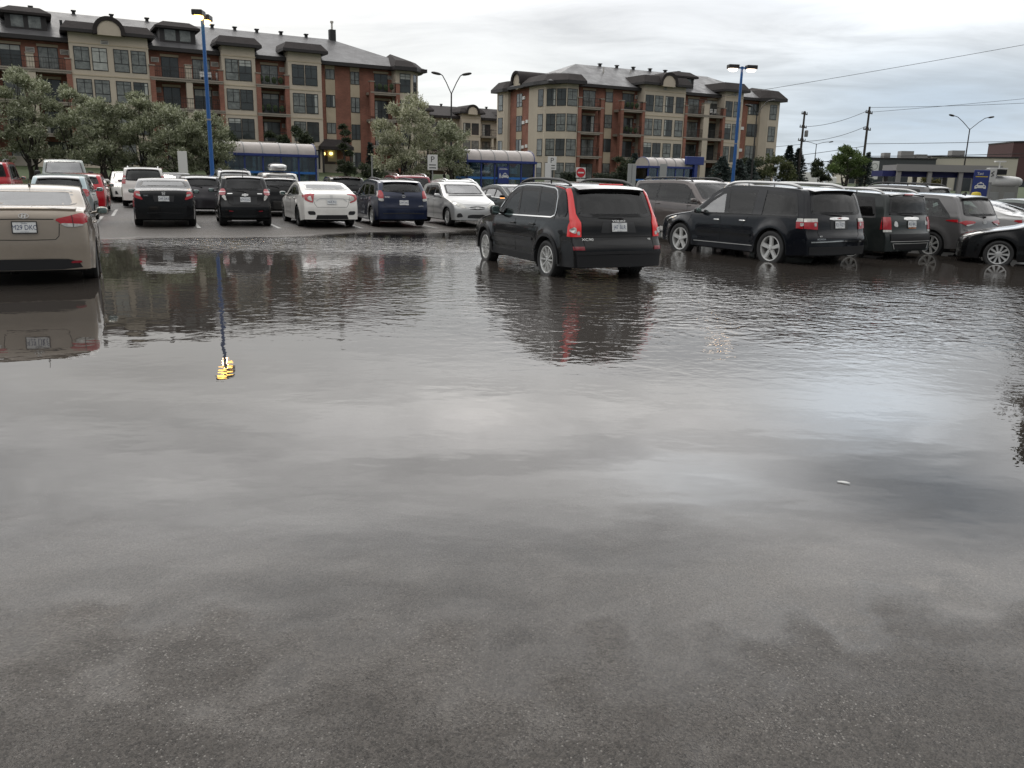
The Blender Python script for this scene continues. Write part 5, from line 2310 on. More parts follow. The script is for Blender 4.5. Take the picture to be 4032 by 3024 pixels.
def suv(L=4.60, W=1.82, H=1.69, wb=2.71, fo=.90, r=.345, hood=1.05, tail_z=1.08, lean=.25, **kw):
    s = dict(L=L, W=W, H=H, wb=wb, fo=fo, r=r, sill=.28, pf=.36, pr=.18, tb=.15,
             top=[(0, .28), (0, .36), (0, .62), (.03, .78), (.10, .88), (.40, .97), (1.10, hood), (1.28, hood + .04), (1.95, H - .09), (2.2, H - .02), (2.6, H), (3.4, H - .005), (L - lean - .22, H - .035), (L - lean - .03, H - .075), (L - .14, tail_z + .03), (L - .09, tail_z - .08), (L - .06, .78), (L - .01, .66), (L, .56), (L, .36), (L, .30)],
             belt=[(0, .85), (1.2, 1.00), (2.3, 1.03), (3.4, 1.06), (L, 1.08)],
             dlo=[None, (2.40, 2.34), (3.22, 3.16), (L - .46, L - .62)], mirror=(1.65, 1.06), wind=(hood + .07, H - .10, .88), rearw=(tail_z + .04, H - .13, .87, .83),
             handles=[(2.28, .94), (3.12, .96)],
             gaps=[[(1.36, .36), (1.30, .80), (1.38, 1.02)], [(2.42, .32), (2.42, .7), (2.38, 1.03)], [(3.08, .80), (3.26, 1.05)]],
             wiper=(.0, tail_z + .02, .5, tail_z + .07), spoiler=(L - lean - .15, .18, -.03, .82, None))
    s.update(kw)
    return s


CARS = {}


def gen_tail(L, z0, z1, t0=.72, mt='red_lens', pr=.2, wrap=.22):
    return [('rear', [(t0, z0), (.99, z0 + .02), (.995, z1), (t0 + .08, z1)], mt), ('side', [(L - pr - .004, z0 + .02), (L - pr - wrap, z0 + .08), (L - pr - wrap, z1 - .02), (L - pr - .02, z1)], mt)]


def gen_head(z0, z1, t0=.45, pf=.4, mt='clear_lens', wrap=.3):
    return [('front', [(t0, z0), (.97, z0 + .06), (.985, z1 + .03), (t0 + .12, z1)], mt), ('side', [(pf + .004, z0 + .06), (pf + wrap, z1 + .0), (pf + wrap, z1 + .05), (pf + .03, z1 + .03)], mt)]


# ================= the sedan close by on the left
sp = sedan(plate=(.87, 'M29 DKC'), plate_frame=True, emblem=[('oval_h', 1.035, 0, .052)], antenna=(3.05, .16), rear_mat='light_glass', rear_trim=False, deck=1.13, H=1.465, rearw=(1.165, 1.385, .85, .82))
L = sp['L']
sp['tail'] = [('rear', [(.47, .985), (.60, .905), (.99, .91), (.997, 1.045), (.96, 1.075), (.72, 1.032)], 'red_lens'),
              ('rear', [(.555, .93), (.64, .875), (.80, .872), (.93, .89), (.93, .912), (.80, .92)], 'clear_lens', 1, .014),
              ('rear', [(.765, .87), (.775, .87), (.775, 1.04), (.765, 1.04)], 'black_trim', 0, .018),
              ('side', [(L - .204, .91), (L - .36, .99), (L - .44, 1.045), (L - .23, 1.06)], 'red_lens')]
sp['refl'] = [('rear', [(.66, .335), (.86, .335), (.84, .372), (.70, .372)], 'dark_red_lens')]
sp['panels'] = [('lower_bumper', 'rear', [(-.88, .245), (.88, .245), (.80, .36), (.60, .405), (-.60, .405), (-.80, .36)], 'black_plastic', .006, 1)]
sp['lines'] = [('door_gap', 'rear', [(-.47, .985), (0, .99), (.47, .985)], 'under_black', .012, .003),
               ('door_gap', 'rear', [(.55, .92), (.52, .74), (.46, .69), (0, .685), (-.46, .69), (-.52, .74), (-.55, .92)], 'under_black', .010, .002),
               ('trim', 'rear', [(-.84, .37), (-.62, .425), (0, .435), (.62, .425), (.84, .37)], 'paint_gold', .03, .008), ('spoiler_lip', 'rear', [(-.86, 1.105), (-.5, 1.118), (0, 1.122), (.5, 1.118), (.86, 1.105)], 'paint_gold', .04, .032)]
make_car('parked_car', 'gold beige sedan with its back to us at the edge of the flood', 'car', sp, 'paint_gold', (-7.2, 12.3, -.01), 115, 'rear')

# ================= front row, left to right
sp = sedan(L=4.52, W=1.755, H=1.435, wb=2.67, fo=.90, deck=1.10, plate=(.84, 'C49 DKE'), emblem=[('square_h', .99, 0, .058)], rear_mat='light_glass', wheel='ten')
L = sp['L']
sp['tail'] = [('rear', [(.68, .79), (.985, .87), (.995, 1.0), (.96, 1.045), (.80, 1.04), (.79, .93)], 'red_lens'), ('rear', [(.765, .895), (.93, .935), (.92, .985), (.79, .965)], 'clear_lens', 1, .016),
              ('side', [(L - .204, .87), (L - .38, .97), (L - .42, 1.01), (L - .22, 1.02)], 'red_lens')]
sp['lines'] = [('door_gap', 'rear', [(.68, .80), (.60, .70), (.50, .66), (-.50, .66), (-.60, .70), (-.68, .80)], 'under_black', .010, .002), ('trim', 'rear', [(-.6, .42), (0, .43), (.6, .42)], 'black_plastic', .02, .008)]
sp['panels'] = [('plate_recess', 'rear', [(-.32, .75), (.32, .75), (.36, .93), (-.36, .93)], 'black_trim', .004, 0)]
sp['badges'] = [('CIVIC', .925, .60, .05, 'chrome', 1.0, .006)]
make_car('parked_car', 'black sedan with white rear plate, leftmost of the five-car front row', 'car', sp, 'paint_black', (-10.83, 26.05, .03), 112)

sp = hatch(L=3.64, W=1.597, H=1.56, wb=2.375, fo=.72, r=.285, hood=1.02, tail_z=1.06, lean=.33, gap=.05, plate=(.82, '674 KSG'), emblem=[('bowtie', .965, 0, .066)], rear_mat='tint_glass', dlo=[None, (2.02, 1.96), (2.56, 2.5), (2.98, 2.86)], handles=[(1.9, .9), (2.5, 1.15)],
           gaps=[[(1.08, .3), (1.02, .7), (1.08, .95)], [(2.02, .24), (2.04, .6), (2.0, .95)]], mirror=(1.30, 1.02), antenna=(2.95, .2), wheel='twin')
L = sp['L']
sp['top'] = [(0, .24), (0, .32), (0, .56), (.03, .72), (.12, .84), (.35, .93), (.75, 1.0), (.90, 1.05), (1.60, 1.47), (1.9, 1.54), (2.25, 1.56), (2.8, 1.545), (3.06, 1.52), (3.20, 1.47), (3.50, 1.06), (3.54, .98), (3.57, .78), (3.63, .62), (3.64, .5), (3.62, .32), (3.64, .28)]
sp['tail'] = [('rear', [(.79, .95), (.985, .95), (.99, 1.12), (.84, 1.15), (.76, 1.06)], 'pink_lens', 2, .022), ('rear', [(.73, .79), (.80, .80), (.93, .92), (.82, .96), (.77, .93)], 'clear_lens', 1, .016), ('rear', [(.78, 1.035), (.98, 1.035), (.98, 1.05), (.78, 1.05)], 'chrome', 0, .034),
              ('side', [(L - .21, .97), (L - .32, 1.0), (L - .36, 1.08), (L - .30, 1.13), (L - .22, 1.13)], 'pink_lens')]
sp['refl'] = [('rear', [(.50, .455), (.66, .46), (.66, .49), (.50, .485)], 'dark_red_lens')]
sp['lines'] = [('door_gap', 'rear', [(.70, .98), (.66, .72), (.54, .66), (-.54, .66), (-.66, .72), (-.70, .98)], 'under_black', .012, .002), ('trim', 'rear', [(.50, 1.005), (.70, 1.0)], 'chrome', .025, .008), ('trim', 'rear', [(-.70, 1.0), (-.50, 1.005)], 'chrome', .025, .008)]
sp['panels'] = [('plate_recess', 'rear', [(-.45, .70), (.45, .70), (.48, .91), (-.48, .91)], 'black_trim', .004, 0)]
sp['spoiler'] = (3.0, .20, -.03, .80, 'paint_black')
sp['wiper'] = (-.02, 1.06, .5, 1.10)
make_car('parked_car', 'small black hatchback with round pinkish tail lights', 'car', sp, 'paint_black', (-8.62, 26.85, .03), 112)

sp = sedan(L=4.63, W=1.80, H=1.416, wb=2.70, fo=.88, r=.325, deck=1.08, plate=(.80, 'N58 RLJ'), emblem=[('square_h', .965, 0, .055)], rear_mat='light_glass', rear_trim=False, dlo=[None, (2.45, 2.39), (3.2, 3.1), (3.72, 3.55)], wheel='ten', rim='alloy_dark', pillar=.03)
L = sp['L']
sp['top'] = [(0, .2), (0, .3), (0, .5), (.03, .62), (.10, .70), (.45, .80), (1.10, .93), (1.30, .98), (2.05, 1.34), (2.35, 1.405), (2.7, 1.416), (3.05, 1.395), (3.40, 1.33), (4.10, 1.115), (4.35, 1.075), (4.50, 1.055), (4.55, 1.0), (4.57, .86), (4.63, .62), (4.63, .5), (4.61, .3), (4.63, .26)]
sp['tail'] = [('rear', [(.58, 1.035), (.86, .985), (.90, .93), (.88, .86), (.68, .80), (.70, .765), (.965, .84), (.99, .98), (.985, 1.01), (.76, 1.045)], 'red_lens', 1),
              ('rear', [(.70, .81), (.87, .87), (.88, .92), (.84, .96), (.76, .98)], 'clear_lens', 1, .018),
              ('side', [(L - .204, .84), (L - .34, .92), (L - .50, 1.0), (L - .23, 1.01)], 'red_lens')]
sp['lines'] = [('door_gap', 'rear', [(.72, .97), (.62, .72), (.55, .64), (-.55, .64), (-.62, .72), (-.72, .97)], 'alloy_dark', .010, .002), ('trim', 'rear', [(-.58, .82), (-.44, .905), (.44, .905), (.58, .82)], 'paint_silver', .022, .010)]
sp['panels'] = [('vent', 'rear', [(.60, .40), (.86, .40), (.90, .52), (.64, .52)], 'black_trim', .004, 1), ('vent', 'rear', [(-.86, .40), (-.60, .40), (-.64, .52), (-.90, .52)], 'black_trim', .004, 1),
                ('lower_bumper', 'rear', [(-.62, .27), (.62, .27), (.56, .40), (-.56, .40)], 'black_plastic', .008, 0)]
sp['badges'] = [('CIVIC', .885, .58, .04, 'alloy', 1.3, .005), ('TOURING', .885, -.60, .032, 'alloy', 1.2, .005)]
sp['mirror_mat'] = 'paint_white'
make_car('parked_car', 'white fastback sedan with C-shaped red tail lights', 'car', sp, 'paint_white', (-6.22, 27.55, .03), 115)

sp = hatch(L=4.35, W=1.775, H=1.55, wb=2.60, fo=.86, r=.315, hood=1.0, tail_z=1.08, lean=.36, plate=(.79, 'C99 XKE'), emblem=[('ovals', .99, 0, .05)], rear_mat='car_glass', wheel='five_wide', rails=(1.9, 3.5, 'black_trim', .03, .80))
L = sp['L']
sp['dlo'] = [None, (2.3, 2.24), (3.0, 2.92), (3.82, 3.5)]
sp['tail'] = [('rear', [(.80, .90), (.985, .92), (.99, 1.17), (.88, 1.17), (.80, 1.05)], 'red_lens'), ('rear', [(.79, .83), (.95, .84), (.98, .92), (.79, .92)], 'clear_lens', 1, .016),
              ('side', [(L - .21, .95), (L - .33, .95), (L - .40, 1.08), (L - .52, 1.15), (L - .26, 1.16)], 'clear_lens')]
sp['lines'] = [('trim', 'rear', [(-.45, .985), (.45, .985)], 'paint_navy', .025, .014), ('door_gap', 'rear', [(.80, .9), (.76, .68), (.70, .62), (-.70, .62), (-.76, .68), (-.80, .9)], 'under_black', .010, .002), ('trim', 'rear', [(-.84, .44), (0, .46), (.84, .44)], 'black_trim', .03, .006)]
sp['badges'] = [('MATRIX', .965, .66, .045, 'chrome', 1.0, .006), ('AWD', .68, -.70, .05, 'chrome', 1.5, .006)]
sp['spoiler'] = (L - .56, .22, -.03, .82, 'paint_navy')
make_car('parked_car', 'navy blue hatchback with roof spoiler next to silver car', 'car', sp, 'paint_navy', (-4.0, 28.45, .03), 113.5)

sp = hatch(L=4.115, W=1.70, H=1.46, wb=2.57, fo=.83, r=.30, hood=.99, wheel='ten', handle_mat='paint_silver', wind_mat='light_glass', mirror_size=(.20, .13, .13), glass='light_glass', pillar=.05)
L = sp['L']
sp['head'] = [('front', [(.46, .625), (.66, .60), (.90, .70), (.975, .83), (.86, .80), (.62, .73)], 'clear_lens', 1), ('side', [(.404, .72), (.50, .82), (.66, .88), (.46, .85)], 'clear_lens')]
sp['panels'] = [('grille', 'front', [(-.44, .60), (0, .565), (.44, .60), (.30, .665), (0, .685), (-.30, .665)], 'black_trim', .008, 1),
                ('lower_grille', 'front', [(-.46, .27), (.46, .27), (.42, .41), (-.42, .41)], 'black_trim', .006, 1),
                ('vent', 'front', [(.62, .33), (.90, .30), (.86, .44), (.72, .46)], 'black_trim', .006, 1), ('vent', 'front', [(-.90, .30), (-.62, .33), (-.72, .46), (-.86, .44)], 'black_trim', .006, 1),
                ('wiper_cowl', 'front', [(-.80, 1.0), (.80, 1.0), (.80, 1.035), (-.80, 1.035)], 'black_trim', .003, 0)]
sp['lines'] = [('trim', 'front', [(-.40, .612), (-.15, .625), (.15, .625), (.40, .612)], 'chrome', .022, .014), ('trim', 'front', [(-.7, .285), (0, .265), (.7, .285)], 'paint_silver', .03, .010),
               ('door_gap', 'front', [(-.9, .84), (-.55, .735), (0, .72), (.55, .735), (.9, .84)], 'alloy_dark', .009, .002), ('crease', 'side', [(1.1, .70), (2.2, .80), (3.4, .93)], 'paint_silver', .02, .006)]
sp['emblem'] = [('oval_h', .625, 0, .055, True)]
make_car('parked_car', 'silver hatchback facing us beside the navy car', 'car', sp, 'paint_silver', (-1.62, 29.3, .04), 293.5, 'front_axle')

# ================= the big dark SUV standing in the water
sp = suv(L=4.80, W=1.90, H=1.745, wb=2.86, fo=.90, r=.355, hood=1.09, tail_z=1.12, lean=.34, gap=.06, pr=.16, tb=.135, flare=.03, rails=(1.75, 4.05, 'alloy_dark', .06, .80), plate=(.985, 'J47 BLR'),
         dlo=[None, (2.46, 2.40), (3.26, 3.20), (3.96, 3.86)], mirror=(1.66, 1.12), mirror_size=(.20, .19, .12), mirror_mat='black_trim', wheel='ten', rim='alloy', rear_mat='tint_glass', handle_mat='black_trim',
         glass=['car_glass', 'tint_glass', 'tint_glass'], steer=-4, dlo_round=1)
L = sp['L']
sp['top'] = [(0, .30), (0, .36), (0, .62), (.03, .80), (.10, .90), (.40, .99), (1.10, 1.09), (1.28, 1.13), (1.98, 1.63), (2.22, 1.71), (2.6, 1.745), (3.4, 1.74), (4.10, 1.70), (4.32, 1.645), (4.60, 1.14), (4.66, 1.06), (4.69, .80), (4.78, .68), (4.80, .58), (4.79, .36), (4.80, .30)]
sp['belt'] = [(0, .88), (1.2, 1.04), (2.3, 1.075), (3.4, 1.10), (L, 1.12)]
sp['tail'] = [('rear', [(.82, .82), (.999, .82), (.999, 1.10), (.999, 1.62), (.925, 1.62), (.90, 1.2), (.82, 1.06)], 'red_lens_lit', 0, .016),
              ('side', [(L - .1, .82), (L - .34, .82), (L - .34, 1.0), (L - .29, 1.10), (L - .32, 1.18), (L - .40, 1.36), (L - .56, 1.60), (L - .56, 1.66), (L - .3, 1.64), (L - .1, 1.14)], 'red_lens_lit', 0, .016),
              ('side', [(L - .17, .98), (L - .22, 1.0), (L - .22, 1.07), (L - .17, 1.09)], 'clear_lens', 2, .03),
              ('rear', [(.915, .885), (.955, .875), (.985, .90), (.985, .96), (.955, .985), (.915, .96)], 'clear_lens', 2, .03), ('rear', [(.85, .855), (.875, .845), (.905, .86), (.905, .905), (.88, .92), (.85, .905)], 'clear_lens', 2, .03)]
sp['refl'] = [('rear', [(.80, .60), (.985, .60), (.985, .66), (.80, .66)], 'dark_red_lens', 0)]
sp['panels'] = [('quarter_window', 'side', [(4.02, 1.14), (4.38, 1.15), (4.20, 1.56), (3.98, 1.60)], 'tint_glass', .008, 1),
                ('plate_recess', 'rear', [(-.40, .89), (.40, .89), (.36, 1.07), (-.36, 1.07)], 'black_trim', .004, 0), ('lower_bumper', 'rear', [(-.95, .31), (.95, .31), (.97, .52), (-.97, .52)], 'black_plastic', .010, 0),
                ('cladding', 'side', [(1.36, .29), (3.30, .29), (3.30, .40), (1.36, .40)], 'black_plastic', .008)]
sp['lines'] = [('trim', 'side', [(1.52, 1.075), (2.4, 1.088), (3.2, 1.105), (3.84, 1.12), (3.95, 1.16), (3.97, 1.24), (3.94, 1.48), (3.88, 1.585), (3.78, 1.63), (3.2, 1.665), (2.6, 1.665), (2.25, 1.63), (1.95, 1.50), (1.6, 1.20)], 'chrome', .022, .012),
               ('moulding', 'side', [(1.42, .66), (3.16, .68)], 'black_trim', .05, .014), ('door_gap', 'rear', [(.80, 1.1), (.79, .82), (-.79, .82), (-.80, 1.1)], 'under_black', .012, .002), ('door_gap', 'rear', [(.79, .82), (.78, .56), (-.78, .56), (-.79, .82)], 'under_black', .012, .002),
               ('trim', 'rear', [(-.97, .545), (0, .56), (.97, .545)], 'black_plastic', .05, .02), ('brake_light', 'rear', [(-.30, 1.635), (.30, 1.635)], 'red_lens_lit', .02, .10)]
for w in (.90, 3.76):        # wheel arch lips
    sp['lines'].append(('wheel_arch', 'side', [(w + .445 * math.cos(a), .365 + .445 * math.sin(a)) for a in np.linspace(-.1, math.pi + .1, 22)], 'black_plastic', .055, .02))
sp['badges'] = [('XC90', .775, .70, .065, 'alloy', 1.4, .006), ('V8', .775, -.70, .05, 'alloy', 1.2, .006), ('VOLVO', 1.085, 0, .05, 'chrome', 1.6, .016)]
sp['spoiler'] = (4.14, .26, -.045, .84, 'paint_black')
sp['wiper'] = (-.10, 1.13, .42, 1.15)
make_car('parked_car', 'black SUV standing in the water with tall lit red tail lights', 'SUV', sp, 'paint_black', (1.43, 15.61, -.075), 115.4)

# ================= the row on the right
sp = suv(L=5.10, W=2.00, H=1.78, wb=3.02, fo=1.0, r=.395, hood=1.10, tail_z=1.14, lean=.26, gap=.06, pr=.18, tb=.15, flare=.035, rails=(2.15, 4.5, 'paint_silver', .065, .84), rail_r=.034, wide_pillar=(3.40, 3.66), plate=(.96, 'F21 RZY'),
         mirror=(1.72, 1.10), wheel='five_wide', rear_mat='tint_glass', handle_mat='chrome', glass=['light_glass', 'tint_glass', 'tint_glass'], pillar=.10, mirror_mat='black_trim')
L = sp['L']
sp['belt'] = [(0, .88), (1.2, 1.05), (2.3, 1.08), (3.4, 1.11), (L, 1.14)]
sp['dlo'] = [None, (2.55, 2.47), (3.42, 3.40), (4.66, 4.50)]
sp['top'] = [(0, .32), (0, .40), (0, .64), (.03, .82), (.10, .93), (.40, 1.01), (1.15, 1.11), (1.32, 1.15), (2.05, 1.66), (2.3, 1.74), (2.7, 1.78), (3.7, 1.775), (4.60, 1.735), (4.80, 1.68), (4.96, 1.16), (5.0, 1.05), (5.03, .82), (5.09, .70), (5.1, .6), (5.09, .38), (5.1, .32)]
sp['tail'] = [('rear', [(.70, .86), (.99, .88), (.99, 1.02), (.70, 1.02)], 'red_lens', 0, .02), ('rear', [(.70, 1.02), (.99, 1.02), (.99, 1.09), (.70, 1.09)], 'clear_lens', 0, .02), ('side', [(L - .19, .87), (L - .42, .88), (L - .44, 1.02), (L - .19, 1.02)], 'red_lens', 0, .02), ('side', [(L - .19, 1.02), (L - .44, 1.02), (L - .42, 1.09), (L - .19, 1.09)], 'clear_lens', 0, .02),
              ('rear', [(.74, .93), (.80, .93), (.80, 1.0), (.74, 1.0)], 'clear_lens', 2, .03), ('side', [(L - .26, .93), (L - .32, .93), (L - .32, 1.0), (L - .26, 1.0)], 'clear_lens', 2, .03)]
sp['panels'] = [('trim', 'rear', [(-.34, 1.06), (.34, 1.06), (.32, 1.12), (-.32, 1.12)], 'chrome', .02, 1), ('plate_recess', 'rear', [(-.30, .86), (.30, .86), (.30, 1.05), (-.30, 1.05)], 'black_trim', .004, 0), ('lower_bumper', 'rear', [(-.95, .33), (.95, .33), (.95, .50), (-.95, .50)], 'black_plastic', .012, 0)]
sp['lines'] = [('trim', 'rear', [(-.92, .60), (0, .62), (.92, .60)], 'chrome', .025, .018), ('door_gap', 'rear', [(.70, 1.1), (.69, .75), (.6, .68), (-.6, .68), (-.69, .75), (-.70, 1.1)], 'under_black', .012, .002), ('trim', 'side', [(1.55, .40), (3.5, .42)], 'alloy', .012, .012), ('moulding', 'side', [(1.7, .64), (2.5, .65), (3.4, .64)], 'paint_black', .06, .02), ('trim', 'side', [(1.5, 1.085), (2.5, 1.10), (3.4, 1.122)], 'black_trim', .016, .014)]
sp['badges'] = [('GMC', 1.09, 0, .05, 'red_lens', 1.2, .03), ('SLT', .72, .62, .04, 'chrome', 1.2, .005), ('ACADIA', .66, .62, .05, 'chrome', 1.3, .005)]
sp['head'] = gen_head(.72, .92, .62, .36, 'clear_lens', .45)
sp['spoiler'] = (4.64, .22, -.03, .84, 'paint_black')
sp['wiper'] = (-.05, 1.15, .4, 1.18)
make_car('parked_car', 'large black SUV with white roof rails and five-spoke silver wheels', 'SUV', sp, 'paint_black_blue', (6.56, 19.25, -.10), 120.5)

sp = suv(L=4.60, W=1.82, H=1.69, wb=2.71, fo=.90, r=.35, hood=1.04, tail_z=1.10, lean=.20, tb=.13, rails=(1.9, 4.15, 'paint_silver', .07, .86), plate=(.93, 'R53 BKL'), rear_mat='tint_glass', glass='tint_glass', flare=.05, wheel='twin', pillar=.06)
L = sp['L']
sp['tail'] = [('rear', [(.80, .80), (.99, .80), (.99, 1.09), (.82, 1.09)], 'red_lens', 0, .015), ('rear', [(.80, .745), (.99, .745), (.99, .795), (.80, .795)], 'clear_lens', 0, .015), ('side', [(L - .185, .80), (L - .28, .80), (L - .28, 1.09), (L - .185, 1.09)], 'red_lens', 0, .015)]
sp['panels'] = [('trim', 'rear', [(-.34, 1.02), (.34, 1.02), (.32, 1.09), (-.32, 1.09)], 'chrome', .018, 1), ('bumper', 'rear', [(-.86, .54), (.86, .54), (.86, .70), (-.86, .70)], 'black_plastic', .02, 0), ('lower_bumper', 'rear', [(-.72, .34), (.72, .34), (.76, .47), (-.76, .47)], 'black_plastic', .02, 1), ('sticker', 'rear', [(.55, .86), (.70, .88), (.68, 1.0), (.58, .98)], 'plate_white', .01, 1), ('sticker', 'rear', [(-.74, .90), (-.68, .90), (-.68, 1.0), (-.74, 1.0)], 'plate_white', .01, 1), ('sticker', 'rear', [(-.84, .90), (-.78, .90), (-.78, .98), (-.84, .98)], 'plate_white', .01, 1)]
sp['lines'] = [('trim', 'rear', [(-.72, .35), (-.78, .48), (.78, .48), (.72, .35)], 'alloy', .012, .026), ('trim', 'rear', [(-.86, .53), (.86, .53)], 'alloy', .014, .026), ('brake_light', 'rear', [(-.22, 1.60), (.22, 1.60)], 'red_lens', .03, .03), ('trim', 'rear', [(-.16, .835), (.16, .835)], 'amber_lens', .012, .03)]
for w in (.90, 3.61):
    sp['lines'].append(('wheel_arch', 'side', [(w + .44 * math.cos(a), .35 + .44 * math.sin(a)) for a in np.linspace(-.1, math.pi + .1, 22)], 'paint_charcoal', .09, .03))
sp['wiper'] = (-.05, 1.12, .45, 1.14)
sp['spoiler'] = (L - .36, .10, -.02, .84, 'paint_charcoal')
make_car('parked_car', 'dark green-grey boxy SUV with stickers around its rear plate', 'SUV', sp, 'paint_charcoal', (9.02, 21.0, -.10), 120.5)

sp = suv(L=4.475, W=1.85, H=1.65, wb=2.67, fo=.90, r=.345, hood=1.03, tail_z=1.07, lean=.34, tb=.17, plate=(.60, 'H85 TLN'), rear_mat='car_glass', flare=.03, emblem=[('oval_h', .95, 0, .055)], antenna=(3.75, .07), wheel='twin', pillar=.03)
L = sp['L']
sp['dlo'] = [None, (2.36, 2.3), (3.15, 3.06), (3.98, 3.55)]
sp['tail'] = [('rear', [(.42, .955), (.66, .88), (.80, .86), (.985, .93), (.995, .97), (.84, 1.0), (.55, .985)], 'red_lens', 1, .02), ('rear', [(.50, .925), (.66, .88), (.80, .86), (.86, .89), (.66, .915)], 'clear_lens', 1, .024), ('side', [(L - .185, .92), (L - .36, .95), (L - .62, .985), (L - .36, 1.02), (L - .2, 1.0)], 'red_lens', 1, .02)]
sp['refl'] = [('rear', [(.55, .475), (.90, .475), (.86, .545), (.60, .545)], 'dark_red_lens', 0)]
sp['panels'] = [('lower_bumper', 'rear', [(-.95, .29), (.95, .29), (.90, .45), (.45, .455), (-.45, .455), (-.90, .45)], 'black_plastic', .010, 0), ('plate_recess', 'rear', [(-.52, .50), (.52, .50), (.58, .74), (-.58, .74)], 'black_trim', .006, 0)]
sp['lines'] = [('trim', 'rear', [(-.96, .56), (-.86, .465), (-.5, .475), (.5, .475), (.86, .465), (.96, .56)], 'paint_silver', .035, .016), ('crease', 'rear', [(-.9, .77), (0, .78), (.9, .77)], 'paint_grey', .03, .014)]
sp['badges'] = [('TUCSON', .755, .66, .05, 'chrome', 1.2, .016)]
sp['spoiler'] = (L - .56, .26, -.03, .84, 'paint_grey')
sp['wiper'] = (-.04, 1.08, .45, 1.12)
make_car('parked_car', 'grey SUV with slim slanted red tail lights in the right row', 'SUV', sp, 'paint_grey', (11.5, 22.2, -.10), 122)

sp = sedan(L=4.63, W=1.76, H=1.45, wb=2.70, fo=.92, r=.32, hood=.98, wheel='cover', rim='paint_silver')
sp['head'] = [('front', [(.60, .66), (.90, .70), (.985, .80), (.80, .80)], 'clear_lens'), ('side', [(.425, .70), (.62, .78), (.78, .84), (.46, .80)], 'clear_lens')]
make_car('parked_car', 'black car at the right edge with silver ten-spoke wheel covers', 'car', sp, 'paint_black', (11.55, 20.0, -.09), 150, 'front_axle')

sp = sedan(L=4.85, W=1.83, H=1.46, wb=2.78, fo=.95, r=.325, deck=1.10, rear_mat='light_glass', rear_trim=False, plate=(.86, 'L60 PGM'))
sp['tail'] = gen_tail(4.85, .84, .99, .62)
make_car('parked_car', 'silver sedan behind the grey SUV with slanted tail lights', 'car', sp, 'paint_silver', (13.7, 23.6, -.08), 120.5)
sp = sedan(L=4.7, W=1.8, H=1.46, wb=2.7, rear_mat='light_glass')
sp['tail'] = gen_tail(4.7, .84, .99, .66)
make_car('parked_car', 'pale grey-green sedan farthest along at the right edge, roof showing', 'car', sp, 'paint_olive_grey', (16.3, 25.6, -.05), 120.5)

# ================= behind the front row
sp = hatch(L=4.31, W=1.68, H=1.50, wb=2.48, fo=.85, r=.29, tail_z=1.04, plate=(.75, 'K17 VDA'), wheel='ten', rear_mat='car_glass')
sp['tail'] = [('rear', [(.78, .93), (.985, .93), (.99, 1.02), (.94, 1.06), (.82, 1.06), (.78, 1.02)], 'red_lens', 2, .02), ('rear', [(.80, .84), (.97, .84), (.98, .93), (.79, .93)], 'pink_lens', 2, .02), ('side', [(4.1, .88), (4.02, .88), (4.0, 1.04), (4.09, 1.05)], 'red_lens', 1)]
make_car('parked_car', 'pale ice-blue hatchback behind the gold sedan', 'car', sp, 'paint_ice_blue', (-13.5, 25.0, .03), 113, 'rear')
sp = hatch(L=4.05, W=1.70, H=1.47, wb=2.5, rear_mat='car_glass', plate=(.78, 'W22 PTE'))
sp['tail'] = gen_tail(4.05, .84, 1.0, .80)
make_car('parked_car', 'bright red hatchback next to the ice-blue hatchback', 'car', sp, 'paint_red', (-16.2, 31.5, .05), 113, 'rear')
sp = hatch(L=4.2, W=1.75, H=1.52, rear_mat='tint_glass')
sp['tail'] = gen_tail(4.2, .86, 1.04, .80)
make_car('parked_car', 'dark grey hatchback cut off at the left edge', 'car', sp, 'paint_charcoal', (-15.75, 23.6, .03), 113, 'rear')
sp = suv(L=4.45, W=1.82, H=1.80, wb=2.62, r=.36, lean=.1, rails=(1.9, 4.0, 'black_trim', .09, .80), tail_z=1.12, tb=.12)
sp['tail'] = gen_tail(4.45, .9, 1.2, .84)
make_car('parked_car', 'red boxy SUV with black roof rack at the far left', 'SUV', sp, 'paint_red', (-22.2, 35.6, .1), 113, 'rear')
sp = suv(L=5.2, W=2.0, H=1.95, wb=3.3, fo=.95, r=.39, hood=1.22, tail_z=1.2, lean=.15, tb=.14, wind_mat='light_glass', mirror_size=(.26, .30, .14), mirror_mat='black_trim')
sp['top'] = [(0, .4), (0, .5), (0, .9), (.03, 1.05), (.1, 1.12), (.4, 1.17), (1.1, 1.22), (1.28, 1.26), (1.9, 1.82), (2.15, 1.93), (2.5, 1.95), (3.5, 1.95), (4.7, 1.93), (4.95, 1.88), (5.1, 1.25), (5.14, 1.1), (5.15, .8), (5.2, .65), (5.2, .5), (5.2, .4), (5.2, .36)]
sp['belt'] = [(0, 1.0), (1.2, 1.18), (5.2, 1.22)]
sp['mirror'] = (1.7, 1.24)
sp['head'] = gen_head(.86, 1.02, .6, .36)
make_car('parked_truck', 'tall grey-green truck with a big side mirror behind the red hatchback', 'truck', sp, 'paint_olive_grey', (-21.0, 39.6, .12), 298, 'front')
sp = sedan(L=4.85, W=1.86, H=1.465, wb=2.8, wind_mat='light_glass', glass='light_glass')
sp['head'] = [('front', [(.55, .66), (.80, .64), (.97, .76), (.80, .77)], 'clear_lens'), ('side', [(.425, .70), (.60, .80), (.75, .85), (.46, .80)], 'clear_lens')]
sp['panels'] = [('grille', 'front', [(-.35, .50), (.35, .50), (.42, .66), (-.42, .66)], 'black_trim', .006, 1), ('vent', 'front', [(.68, .34), (.85, .34), (.85, .5), (.76, .5)], 'black_trim', .006, 0), ('vent', 'front', [(-.85, .34), (-.68, .34), (-.76, .5), (-.85, .5)], 'black_trim', .006, 0)]
